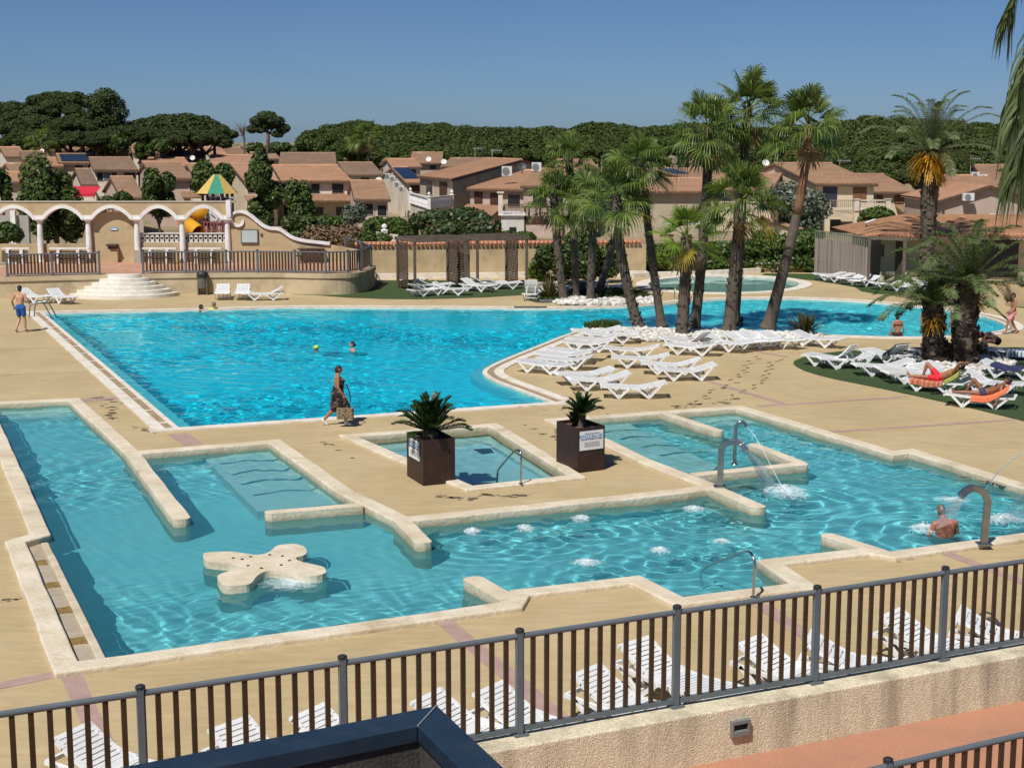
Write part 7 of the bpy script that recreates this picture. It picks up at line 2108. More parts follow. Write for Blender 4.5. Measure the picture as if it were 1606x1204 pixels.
def person(label, loc, rz, J, skin, s=1.0, fem=False, face=False, hair=None, hairlen=0, clothes=(), hat=None, thick=1.0, lower=True):
 """one continuous body skin from the joints J (local: y is forward), hair and clothes are its children"""
 j = {**STAND, **J}; j = {k: Vector(v) * (s if k != 'look' else 1) for k, v in j.items()}
 root = thing('person', loc, label, 'person'); root.rotation_euler = (0, 0, rz); WL[root.name] = Vector()
 t = s * thick
 look = j['look'].normalized(); hd = j['head']; up = (hd - j['neck']).normalized(); side = look.cross(up).normalized(); up = side.cross(look)
 rot = Matrix((side, look, up)).transposed()
 W = (j['shR'] - j['shL']).normalized(); cw = .085 * t
 fw = W.cross(j['chest'] - j['pelvis']).normalized() * -1
 p = [('c', j['hipL'], j['hipR'], .108 * t, .108 * t), ('c', j['pelvis'], j['waist'], .125 * t, (.105 if fem else .12) * t),
         ('c', j['waist'] - W * .03 * t, j['chest'] - W * .06 * t, .10 * t, .115 * t), ('c', j['waist'] + W * .03 * t, j['chest'] + W * .06 * t, .10 * t, .115 * t),
         ('c', j['chest'] - W * .05 * t, j['shL'].lerp(j['shR'], .14), .10 * t, .062 * t), ('c', j['chest'] + W * .05 * t, j['shR'].lerp(j['shL'], .14), .10 * t, .062 * t),
         ('c', j['shL'].lerp(j['shR'], .1), j['shR'].lerp(j['shL'], .1), .06 * t, .06 * t), ('c', j['shL'].lerp(j['shR'], .5), j['neck'], .075 * t, .055 * t), ('c', j['neck'], hd - up * .05 * s, .054 * s, .05 * s),
         ('e', hd + up * .02 * s, (.075 * s, .095 * s, .105 * s), rot), ('e', hd + look * .025 * s - up * .055 * s, (.055 * s, .062 * s, .06 * s), rot),
         ('c', hd + look * .085 * s + up * .015 * s, hd + look * .108 * s - up * .02 * s, .012 * s, .017 * s)]
 for sg in (-1, 1): p.append(('e', hd + side * sg * .078 * s, (.014 * s, .024 * s, .032 * s), rot))
 if fem:
  for sg in (-1, 1): p.append(('e', j['chest'] + W * sg * .075 * t + fw * .085 * t + Vector((0, 0, .0)), (.072 * t, .066 * t, .068 * t)))
  p.append(('c', j['hipL'] - fw * .05 * t, j['hipR'] - fw * .05 * t, .11 * t, .11 * t))
 fx = MB()
 for q in 'LR':
  a = .9 if fem else 1.0
  p += [('c', j['sh' + q], j['el' + q], .055 * t * a, .040 * t * a), ('c', j['el' + q], j['el' + q].lerp(j['ha' + q], .4), .041 * t * a, .042 * t * a), ('c', j['el' + q].lerp(j['ha' + q], .4), j['ha' + q], .042 * t * a, .027 * s)]
  d = (j['ha' + q] - j['el' + q]).normalized(); n = d.cross(W); n = n.normalized() if n.length > .1 else Vector((0, 1, 0)); k = d.cross(n).normalized()
  H = j['ha' + q]; p.append(('c', H + d * .02 * s + n * .02 * s, H + d * .085 * s + n * .018 * s, .024 * s, .022 * s)); p.append(('c', H + d * .02 * s - n * .02 * s, H + d * .085 * s - n * .018 * s, .024 * s, .022 * s))
  for i, (o_, l_) in enumerate([(-.030, .060), (-.010, .074), (.011, .070), (.031, .055)]):
   b0 = H + d * .085 * s + n * o_ * s; b1 = b0 + d * l_ * .5 * s + k * .006 * s; b2 = b1 + d * l_ * .42 * s + k * .022 * s
   fx.tube([b0 - d * .02 * s, b0, b1, b2], [.0095 * s, .0095 * s, .0088 * s, .0068 * s], 6)
  b0 = H + d * .035 * s + n * .035 * s; fx.tube([b0 - n * .015 * s, b0 + n * .022 * s + d * .022 * s, b0 + n * .026 * s + d * .052 * s + k * .012 * s], [.013 * s, .011 * s, .008 * s], 6)
  if lower:
   p += [('c', j['hip' + q], j['kn' + q], .088 * t, .058 * t), ('c', j['kn' + q], j['kn' + q].lerp(j['an' + q], .35), .056 * t, .057 * t), ('c', j['kn' + q].lerp(j['an' + q], .35), j['an' + q], .056 * t, .036 * t),
                  ('c', j['an' + q], j['to' + q], .042 * s, .030 * s), ('c', j['an' + q] - (j['to' + q] - j['an' + q]).normalized() * .03 * s, j['an' + q] + (j['to' + q] - j['an' + q]) * .4 - Vector((0, 0, .02 * s)), .034 * s, .036 * s)]
 blobs(p, .014, skin, 'body', root, 2, fx)
 if hair:
  h = [('e', hd + up * .035 * s - look * .012 * s, (.083 * s, .100 * s, .098 * s), rot), ('e', hd - look * .03 * s, (.081 * s, .085 * s, .10 * s), rot)]
  if hairlen: h.append(('c', hd - look * .06 * s, hd - look * .075 * s - up * hairlen, .07 * s, .05 * s))
  if hairlen < 0: h.append(('e', hd - look * .12 * s - up * .03 * s, (.05 * s, .05 * s, .05 * s)))
  ho = blobs(h, .012, hair, 'hair', root, 1)
 if hat:
  kind, hm = hat
  if kind == 'cap':
   h = [('e', hd + up * .055 * s, (.088 * s, .104 * s, .080 * s), rot), ('c', hd + up * .045 * s + look * .08 * s - side * .03 * s, hd + up * .03 * s + look * .15 * s - side * .02 * s, .018 * s, .012 * s), ('c', hd + up * .045 * s + look * .08 * s + side * .03 * s, hd + up * .03 * s + look * .15 * s + side * .02 * s, .018 * s, .012 * s)]
  else:
   h = [('e', hd + up * .06 * s, (.10 * s, .11 * s, .085 * s), rot), ('e', hd + up * .025 * s, (.17 * s, .18 * s, .022 * s), rot)]
  blobs(h, .010, hm, 'hat' if kind != 'cap' else 'cap', root, 1)
 if face:
  for sg in (-1, 1):
   mb = MB(); mb.ball(hd + look * .084 * s + side * sg * .032 * s + up * .022 * s, .012 * s, 1); mb.build('eye', M_EYE, root)
  mb = MB(); mb.ball(hd + look * .082 * s - up * .05 * s, .02 * s, 1, (1.1, .5, .35), rot); mb.build('mouth', M_LIP, root)
 T = lambda n, a, b, t_: j[a].lerp(j[b], t_)
 for c in clothes:
  kind, mat = c[0], c[1]
  if kind == 'shorts':
   ln = c[2] if len(c) > 2 else .62
   q = [('c', j['hipL'], j['hipR'], .122 * t, .122 * t), ('c', j['pelvis'], j['pelvis'].lerp(j['waist'], .45), .138 * t, .131 * t)]
   for l in 'LR': q.append(('c', j['hip' + l], j['hip' + l].lerp(j['kn' + l], ln), .106 * t, .095 * t))
   blobs(q, .013, mat, 'shorts', root, 2)
  elif kind == 'bottom':
   q = [('c', j['hipL'], j['hipR'], .115 * t, .115 * t), ('c', j['hipL'] - fw * .05 * t, j['hipR'] - fw * .05 * t, .114 * t, .114 * t)]
   for l in 'LR': q.append(('c', j['hip' + l], j['hip' + l].lerp(j['kn' + l], .12), .096 * t, .092 * t))
   blobs(q, .013, mat, 'bikini_bottom', root, 1)
  elif kind == 'top':
   q = [('e', j['chest'] + W * sg * .075 * t + fw * .09 * t, (.074 * t, .068 * t, .068 * t)) for sg in (-1, 1)]
   q += [('c', j['chest'] - W * .16 * t - fw * .02, j['chest'] + W * .16 * t - fw * .02, .022, .022), ('c', j['chest'] - W * .15 * t - fw * .09, j['chest'] + W * .15 * t - fw * .09, .03, .03)]
   for sg in (-1, 1): q.append(('c', j['chest'] + W * sg * .09 * t + fw * .1 * t, j['neck'] + W * sg * .05 + fw * .0, .016, .016))
   blobs(q, .011, mat, 'bikini_top', root, 1)
  elif kind == 'shirt':
   q = [('c', j['pelvis'], j['waist'], .136 * t, .134 * t), ('c', j['waist'] - W * .03 * t, j['chest'] - W * .06 * t, .112 * t, .126 * t), ('c', j['waist'] + W * .03 * t, j['chest'] + W * .06 * t, .112 * t, .126 * t), ('c', j['shL'], j['shR'], .07 * t, .07 * t)]
   for l in 'LR': q.append(('c', j['sh' + l], j['sh' + l].lerp(j['el' + l], .55), .066 * t, .056 * t))
   blobs(q, .013, mat, 'shirt', root, 2)
  elif kind == 'dress':
   q = [('c', j['waist'], j['pelvis'], .135 * t, .155 * t), ('c', j['hipL'], j['hipR'], .13 * t, .13 * t), ('c', j['hipL'] - fw * .06 * t, j['hipR'] - fw * .06 * t, .125 * t, .125 * t),
                 ('c', j['chest'] + fw * .05 - W * .08, j['waist'] + fw * .04, .10 * t, .12 * t), ('c', j['chest'] + fw * .05 + W * .08, j['waist'] + fw * .04, .10 * t, .12 * t)]
   for sg in (-1, 1): q.append(('e', j['chest'] + W * sg * .08 * t + fw * .1 * t, (.084 * t, .078 * t, .08 * t)))
   for l in 'LR': q.append(('c', j['hip' + l], j['hip' + l].lerp(j['kn' + l], .95), .15 * t, .135 * t))
   q.append(('c', j['knL'].lerp(j['hipL'], .1), j['knR'].lerp(j['hipR'], .1), .12 * t, .12 * t))
   blobs(q, .015, mat, 'dress', root, 2)
   for k, mm in enumerate(c[2]):
    o_ = (k - 1) * .028
    q = [('c', j['shR'].lerp(j['neck'], .45) + Vector((0, o_, .03)) - fw * .02, j['waist'] - fw * .10 - W * .02 + Vector((0, 0, .06 + o_)), .016, .016)] if False else [('c', j['neck'] + W * (.03 + .05 * k) - fw * .06 + Vector((0, 0, -.02 - .02 * k)), j['shL'].lerp(j['chest'], .5) - fw * .10 + Vector((0, 0, -.04 - .045 * k)), .017, .017)]
    blobs(q, .008, mm, 'strap', root, 1)
  elif kind == 'shoes':
   for l in 'LR':
    a, b = j['an' + l], j['to' + l]
    blobs([('c', a, b, .052 * s, .042 * s), ('c', a + Vector((0, 0, .03)), a, .05 * s, .05 * s)], .012, mat, 'shoe', root, 1)
 return root

def people():
 D2 = lambda n, a, b: M(n, a, b, 18, .85)
 man = dict(knL=(-.12, .10, .50), anL=(-.15, -.14, .10), toL=(-.17, .0, .03), knR=(.11, .06, .51), anR=(.12, .08, .085), toR=(.14, .24, .03), elL=(-.31, -.05, 1.17), haL=(-.33, .10, .93), elR=(.30, -.03, 1.18), haR=(.24, .22, 1.08), look=(.1, 1, -.15))
 person('man in blue swim shorts seen from behind at the left, walking to the terrace', G(34, 521), R(-12), man, SK_FAIR, 1.07, hair=M_HAIR, clothes=[('shorts', D2('blue_shorts', (.012, .085, .32), (.02, .12, .42)))])
 # woman in a patterned dress, walking right with a bag
 def dressmat():
  m, nt, N, L, b = newmat('patterned_dress'); tc = N.new('ShaderNodeTexCoord')
  n, r = noise_mix(N, L, tc.outputs['Object'], 9, (.010, .009, .010), (.30, .21, .14), .545, .62, 3)
  L.new(r.outputs[0], b.inputs['Base Color']); b.inputs['Roughness'].default_value = .8; return m
 w = dict(knL=(-.08, -.10, .50), anL=(-.09, -.44, .14), toL=(-.09, -.33, .03), knR=(.09, .22, .52), anR=(.09, .20, .09), toR=(.09, .36, .03), elL=(-.26, -.02, 1.13), haL=(-.25, .12, .88), elR=(.25, .0, 1.14), haR=(.24, .15, .90), look=(0, 1, -.05),
             head=(0, .04, 1.625))
 c = G(531, 667)
 person('woman in a black patterned halter dress walking along the main pool edge with a bag', c, R(-82), w, SK_TAN, .93, True, True, M_HAIR, .05, [('dress', dressmat(), [M('red_stripe', (.5, .04, .05), rough=.8), M('white_stripe', (.75, .72, .7), rough=.8), M('navy_stripe', (.02, .03, .12), rough=.8)]), ('shoes', M('white_shoe', (.7, .7, .68), rough=.6))], thick=1.12)
 bg = thing('handbag', c + Vector((.18, -.22, .2)), 'beige and black shopping bag carried by the woman in the dress', 'bag')
 a = c + Vector((.20, -.24, 0)); mb = MB(); mb.prism([(a.x - .22, a.y - .07), (a.x + .22, a.y - .07), (a.x + .24, a.y + .07), (a.x - .2, a.y + .07)], .22, .52); mb.build('bag_body', M('beige_bag', (.34, .25, .15), (.06, .045, .03), 14, .8), bg, bevel=.03)
 mb = MB(); mb.tube(smooth_line3([(a.x - .12, a.y, .52), (a.x - .08, a.y, .72), (a.x, a.y, .80), (a.x + .08, a.y, .72), (a.x + .12, a.y, .52)], 2), .013, 6); mb.build('handle', M_HAIR, bg)
 st = MB(); st.tube(smooth_line3([(a.x + .04, a.y + .06, 1.15), (a.x + .13, a.y + .05, .95), (a.x + .16, a.y + .04, .72), (a.x + .10, a.y + .03, .5)], 2), .016, 6); st.build('shoulder_strap', M_HAIR, bg)
 # swimmers
 sw = lambda dz, **k: {**dict(elL=(-.34, .10, 1.30), haL=(-.42, .36, 1.30), elR=(.34, .10, 1.30), haR=(.42, .36, 1.30), knL=(-.12, -.02, .62), knR=(.12, -.02, .62), anL=(-.12, -.34, .40), anR=(.12, -.34, .40), toL=(-.12, -.45, .32), toR=(.12, -.45, .32)), **k}
 def swim(label, px, py, rz, head_z, skin, s=1.0, **k):
  g = G(px, py, -.06); j = sw(0); person(label, (g.x, g.y, head_z - 1.625 * s), rz, {**j, **k.pop('J', {})}, skin, s, **k)
 swim('dark haired swimmer in the main pool beside the one in a lime shirt', 315, 487, R(-60), .10, SK_TAN, hair=M_HAIR, face=True)
 swim('swimmer in a lime green shirt at the far edge of the main pool', 336, 486.5, R(70), .20, SK_TAN, hair=M_HAIRG, J=dict(elL=(-.40, .18, 1.42), haL=(-.62, .30, 1.40)), clothes=[('shirt', M('lime_fabric', (.50, .68, .02), (.58, .75, .04), 8, .7))])
 swim('child swimmer with a lime green cap alone in the middle of the main pool', 497, 551, R(90), .05, SK_TAN, .9, hat=('cap', M('lime_cap', (.55, .72, .03), (.62, .78, .05), 8, .5)), J=dict(pelvis=(.0, -.45, 1.22), waist=(0, -.28, 1.30), chest=(0, -.12, 1.38), hipL=(-.09, -.5, 1.2), hipR=(.09, -.5, 1.2), knL=(-.1, -.85, 1.1), knR=(.1, -.85, 1.1), anL=(-.1, -1.15, 1.05), anR=(.1, -1.15, 1.05), toL=(-.1, -1.3, 1.0), toR=(.1, -1.3, 1.0)))
 swim('woman with dark pinned hair swimming in the main pool behind the walker', 553, 550, R(115), .17, SK_FAIR, .97, fem=True, hair=M_HAIR, hairlen=-.01)
 swim('swimmer with only a dark head above the lagoon between two palm trunks', 1163, 507, R(10), .10, SK_DEEP, hair=M_HAIR)
 # man under the waterfall
 g = G(1483, 838, -.08)
 person('man with a sunburnt back bowed under the waterfall of the right spout', (g.x, g.y, -1.20), R(14), dict(chest=(0, .06, 1.22), neck=(0, .12, 1.36), head=(0, .20, 1.47), look=(0, .9, -.5), shL=(-.20, .04, 1.27), shR=(.20, .04, 1.27), elL=(-.30, .10, 1.02), elR=(.30, .10, 1.02), haL=(-.24, .30, .85), haR=(.24, .30, .85), knL=(-.12, .36, .62), knR=(.12, .36, .62), anL=(-.1, .0, .30), anR=(.1, .0, .30), toL=(-.1, .14, .24), toR=(.1, .14, .24), pelvis=(0, -.02, .72), waist=(0, .0, .92), hipL=(-.09, -.02, .70), hipR=(.09, -.02, .70)), SK_RED, 1.05, hair=M_HAIRG, thick=1.18)
 # woman sitting on the lagoon edge, seen from behind
 g = G(1407, 527.5)
 sit = dict(pelvis=(0, 0, .12), waist=(0, .0, .28), chest=(0, .03, .47), neck=(0, .02, .64), head=(0, .05, .79), shL=(-.18, 0, .59), shR=(.18, 0, .59), elL=(-.25, -.04, .33), elR=(.25, -.04, .33), haL=(-.26, .04, .10), haR=(.26, .04, .10), hipL=(-.09, .02, .10), hipR=(.09, .02, .10), knL=(-.12, .44, .08), knR=(.12, .44, .08), anL=(-.12, .46, -.32), anR=(.12, .46, -.32), toL=(-.12, .6, -.38), toR=(.12, .6, -.38), look=(.2, 1, 0))
 person('woman in a dark bikini sitting on the lagoon edge, seen from behind', g, R(8), sit, SK_TAN, .95, True, hair=M_HAIR, clothes=[('bottom', M('dark_bikini', (.03, .012, .015), rough=.7)), ('top', M('dark_bikini', (.03, .012, .015)))])
 # standing people between the short palms
 g = G(1496, 541)
 person('person in black shorts standing half hidden between the two short date palms', g, R(120), dict(elL=(-.3, -.05, 1.15), haL=(-.34, -.02, .9)), SK_DEEP, .82, hair=M_HAIR, hairlen=.06, clothes=[('shorts', M('black_shorts', (.012, .012, .014), rough=.8), .75), ('shirt', M('dark_top', (.03, .028, .03), rough=.8))])
 g = G(1451, 537)
 person('person standing almost hidden behind the left short date palm', g, R(150), {}, SK_TAN, .80, hair=M_HAIR, clothes=[('shorts', M('grey_shorts', (.06, .06, .07), rough=.8), .6)])
 # man in pink shorts walking left
 g = G(1587, 523.5)
 pk = dict(knL=(-.10, .24, .54), anL=(-.10, .30, .12), toL=(-.10, .46, .05), knR=(.10, -.02, .49), anR=(.10, -.26, .10), toR=(.10, -.12, .03), elL=(-.26, .02, 1.15), haL=(-.20, .26, .98), elR=(.27, -.08, 1.14), haR=(.26, .06, .90), look=(-.15, 1, -.12))
 person('man in pink shorts and a dark cap walking left along the lagoon', g, R(92), pk, SK_TAN, .93, face=True, hair=M_HAIR, hat=('cap', M('dark_cap', (.02, .018, .018), rough=.7)), clothes=[('shorts', M('pink_shorts', (.62, .24, .25), (.70, .32, .32), 9, .8), .72)])
 # loungers' users, posed in the frame of their lounger
 def on(idx): o, c, a, pk_, ln = LG[idx]; return c, a
 c, a = on(28)
 lie = dict(pelvis=(0, .12, .44), waist=(0, .27, .49), chest=(0, .50, .62), neck=(0, .66, .74), head=(0, .77, .83), look=(-.0, -.45, .9), shL=(.19, .62, .69), shR=(-.19, .62, .69), hipL=(.09, .09, .42), hipR=(-.09, .09, .42),
               elL=(.36, .86, .90), haL=(.10, .92, .92), elR=(-.34, .84, .98), haR=(-.08, .92, .95), knL=(.10, -.30, .82), anL=(.10, -.42, .42), toL=(.12, -.58, .37), knR=(-.10, -.34, .43), anR=(-.12, -.76, .42), toR=(-.14, -.82, .54))
 person('man in red swim shorts lying on a lounger with his arms behind his head', c, a - PI / 2, {k: (-v[0], v[1], v[2]) if k != 'look' else v for k, v in lie.items()}, SK_TAN, 1.0, face=True, hair=M_HAIR, clothes=[('shorts', M('red_shorts', (.60, .012, .03), (.68, .02, .04), 9, .7), .5)])
 c, a = on(30)
 lie2 = dict(lie); lie2.update(elL=(.30, .58, .50), haL=(.26, .36, .44), elR=(-.36, .60, .44), haR=(-.42, .50, .20), knL=(.10, -.22, .80), anL=(.10, -.44, .42), toL=(.12, -.58, .38), look=(0, -.7, .75))
 person('woman in a navy bikini and dark cap lying on the front lounger, arm hanging', c, a - PI / 2, {k: (-v[0], v[1], v[2]) if k != 'look' else v for k, v in lie2.items()}, SK_DEEP, .95, True, True, M_HAIR, 0, [('bottom', M('navy_bikini', (.03, .045, .10), rough=.7)), ('top', M('navy_bikini', (.03, .045, .10)))], ('cap', M('dark_cap', (.02, .018, .018))))
 c = G(1556, 556)
 bend = dict(pelvis=(0, -.12, .46), waist=(0, -.02, .58), chest=(0, .20, .68), neck=(0, .36, .70), head=(0, .47, .66), look=(0, .5, -.85), shL=(-.17, .30, .68), shR=(.17, .30, .68), elL=(-.20, .42, .42), elR=(.20, .42, .42), haL=(-.10, .52, .20), haR=(.10, .52, .20), hipL=(-.09, -.1, .44), hipR=(.09, -.1, .44), knL=(-.13, .30, .48), knR=(.13, .30, .48), anL=(-.13, .28, .09), anR=(.13, .28, .09), toL=(-.13, .43, .03), toR=(.13, .43, .03))
 person('woman with a dark red hat sitting on a lounger bent over her bag', c + Vector((.12, .18, 0)), R(75), bend, SK_FAIR, 1.0, True, hair=M_HAIR, hairlen=.08, clothes=[('bottom', M('dark_bikini', (.03, .012, .015))), ('top', M('dark_bikini', (.03, .012, .015)))], hat=('sunhat', M('red_hat', (.20, .03, .03), (.26, .05, .045), 8, .8)))

def towel(idx, t0, t1, mat, label, w=.68, flap=.12, back=None):
 """a cloth following the lounger's profile between the fractions t0 and t1, with a flap over the near side"""
 o, c, a, pk, ln = LG[idx]; an = R(pk)
 pr = [(-.97, .345), (-.7, .365), (-.4, .34), (-.1, .32), (.22, .32)] + [(.22 + .76 * t * math.cos(an * (.75 + .35 * t)), .32 + .76 * t * math.sin(an * (.75 + .35 * t))) for t in (.25, .5, .75, 1)]
 q = smooth_line([Vector(p) for p in pr], 2); k = len(q); i0, i1 = int(t0 * (k - 1)), int(t1 * (k - 1)); q = q[i0:i1 + 1]
 rn = random.Random(idx); mt = Matrix.Rotation(a, 3, 'Z'); near = -1 if math.cos(a) >= 0 else 1
 if math.sin(a) * 0 + (mt @ Vector((0, 1, 0))).y < 0: near = 1
 else: near = -1
 mb = MB(); rows = []
 for p in q[::2] + [q[-1]]:
  row = [(p.x, -near * (w / 2), p.y + .012), (p.x, 0, p.y + .02 + rn.uniform(0, .012)), (p.x, near * (w / 2 + .02), p.y + .018), (p.x + rn.uniform(-.015, .015), near * (w / 2 + .045), p.y - .015), (p.x + rn.uniform(-.03, .03), near * (w / 2 + .05), p.y - flap * rn.uniform(.85, 1.15))]
  rows.append([c + mt @ Vector(r) for r in row])
 n = 5; vs = [v for r in rows for v in r]
 mb.add(vs, [(i * n + j, i * n + j + 1, (i + 1) * n + j + 1, (i + 1) * n + j) for i in range(len(rows) - 1) for j in range(n - 1)])
 ob = mb.build('towel', mat); s = ob.modifiers.new('s', 'SOLIDIFY'); s.thickness = .012
 return tag(ob, label, 'towel')

def stripes(name, cols, scale, rot=0, dist=2):
 m, nt, N, L, b = newmat(name); tc = N.new('ShaderNodeTexCoord'); mp = N.new('ShaderNodeMapping'); mp.inputs['Rotation'].default_value = (0, 0, rot); L.new(tc.outputs['Object'], mp.inputs[0])
 w = N.new('ShaderNodeTexWave'); w.inputs['Scale'].default_value = scale; w.inputs['Distortion'].default_value = dist; L.new(mp.outputs[0], w.inputs['Vector'])
 r = N.new('ShaderNodeValToRGB'); r.color_ramp.interpolation = 'CONSTANT'
 while len(r.color_ramp.elements) < len(cols): r.color_ramp.elements.new(.5)
 for i, c in enumerate(cols): r.color_ramp.elements[i].position = i / len(cols); r.color_ramp.elements[i].color = c4(c)
 L.new(w.outputs['Fac'], r.inputs[0]); L.new(r.outputs[0], b.inputs['Base Color']); b.inputs['Roughness'].default_value = .95
 return m

def props():
 towel(28, .18, .62, stripes('red_pattern_cloth', [(.42, .10, .06), (.55, .20, .08), (.30, .06, .08), (.60, .26, .14)], 2.2, .6, 6), 'red and orange patterned towel under the man in red shorts', flap=.14)
 towel(28, .64, .99, stripes('green_yellow_cloth', [(.30, .34, .06), (.62, .55, .05), (.05, .07, .06), (.62, .58, .30), (.25, .32, .08)], 3, 1.0, 2), 'yellow and green striped towel on the backrest behind the man in red shorts', flap=.13)
 towel(30, .35, .92, M('orange_towel', (.72, .16, .07), (.80, .22, .11), 12, .95), 'orange towel under the woman in the navy bikini', flap=.12)
 towel(24, .55, .99, M('grey_towel', (.10, .11, .13), (.15, .16, .18), 12, .95), 'grey towel hanging over a lounger back in the palm shade', flap=.2)
 towel(33, .2, .9, M('black_towel', (.015, .015, .018), (.03, .03, .033), 12, .95), 'black towel on the shaded lounger left of the short date palms', flap=.16)
 towel(31, .3, .75, M('navy_towel', (.015, .02, .07), (.035, .04, .11), 6, .95), 'navy towel on the lounger at the right picture edge', flap=.05)
 towel(32, .3, .9, stripes('teal_cloth', [(.62, .68, .68), (.12, .42, .42), (.65, .68, .68), (.10, .12, .25)], 2.4, .4, 5), 'white and teal patterned towel on the lounger of the bending woman', flap=.18)
 # bags, sandals
 c = G(1541, 556); b = thing('rucksack', c, 'grey patterned rucksack beside the bending woman', 'bag')
 mb = MB(); mb.ball(c + Vector((0, 0, .24)), .24, 2, (.85, .7, 1.0)); mb.build('bag_body', M('grey_pattern_bag', (.10, .085, .10), (.34, .30, .32), 16, .9), b, smooth=True)
 mb = MB(); mb.tube(smooth_line3([c + Vector((-.1, -.1, .42)), c + Vector((-.2, -.25, .35)), c + Vector((-.16, -.22, .12))], 2), .02, 6); mb.build('strap', M('dark_cover', (.08, .07, .065)), b)
 c = G(1548, 1012, 0); b = thing('beach_bag', c, 'dark grey beach bag beside the lounger at the right edge behind the railing', 'bag')
 mb = MB(); mb.lathe(c, [(.17, 0), (.21, .08), (.22, .28), (.19, .36), (.16, .35)], 16); mb.build('bag_body', M('slate_bag', (.04, .045, .06), (.065, .07, .09), 20, .85), b, smooth=True)
 for sg in (-1, 1): mb = MB(); mb.tube(smooth_line3([c + Vector((-.14, sg * .13, .33)), c + Vector((-.08, sg * .13, .48)), c + Vector((.08, sg * .13, .48)), c + Vector((.14, sg * .13, .33))], 2), .015, 6); mb.build('handle', M('dark_cover', (.08, .07, .065)), b)
 def sandals(px, py, mat, label, rz):
  c = G(px, py, .016); t = thing('sandals', c, label, 'sandals')
  for k, (dx, dy, r) in enumerate(((-.12, .02, .2), (.12, -.03, -.35))):
   mt = Matrix.Rotation(rz + r, 3, 'Z'); mb = MB(); o = c + Vector((dx, dy, 0))
   pts = [mt @ Vector((x, y, 0)) for x, y in [(-.13, -.03), (-.06, -.042), (.05, -.05), (.12, -.035), (.14, 0), (.12, .035), (.05, .05), (-.06, .042), (-.13, .03)]]
   mb.prism([(o.x + p.x, o.y + p.y) for p in pts], .02, .05)
   for sg in (-1, 1): e = mt @ Vector((.0, sg * .045, .03)); f = mt @ Vector((.08, 0, .055)); mb.tube([o + e + Vector((0, 0, .0)), o + f, ], .012, 5)
   mb.build('sandal', mat, t)
 sandals(1541, 635, M('turquoise_rubber', (.03, .42, .36), (.05, .5, .44), 8, .5), 'turquoise flip flops on the turf before the front lounger', .3)
 sandals(1473, 618, M('black_rubber', (.015, .015, .016), rough=.6), 'black flip flops under the lounger of the man in red shorts', .1)
 # thin peg in the pebbles
 c = G(1147, 533); mb = MB(); mb.tube([c, V(1145.5, 508, c.y)], .05, 8); tag(mb.build('marker_post', M('dark_post', (.04, .035, .03), rough=.8)), 'thin dark post standing in the pebbles between two loungers', 'post')
 planters(); spouts(); handrails()
 # dark sack in the back bed
 c = G(916, 462); mb = MB(); mb.ball(c + Vector((0, 0, .3)), .5, 2, (1, .6, .7)); tag(mb.build('dark_sack', M('dark_blue_sheet', (.012, .03, .05), (.02, .045, .07), 6, .5), smooth=True), 'dark blue tarpaulin bundle between the back bed palms', 'bundle')
 c = G(868, 474); mb = MB(); mb.box(c + Vector((0, 0, .06)), (1.3, .5, .12), .1); tag(mb.build('edging_stone', M('slate_stone', (.08, .085, .09), (.13, .135, .14), 5, .8), bevel=.04), 'flat grey stone at the left end of the white stones', 'stone')

def text_mesh(body, size):
 cu = bpy.data.curves.new('t', 'FONT'); cu.body = body; cu.size = size; cu.align_x = 'CENTER'; cu.extrude = .0015
 o = bpy.data.objects.new('t', cu); me = bpy.data.meshes.new_from_object(o); bpy.data.objects.remove(o); bpy.data.curves.remove(cu)
 return me

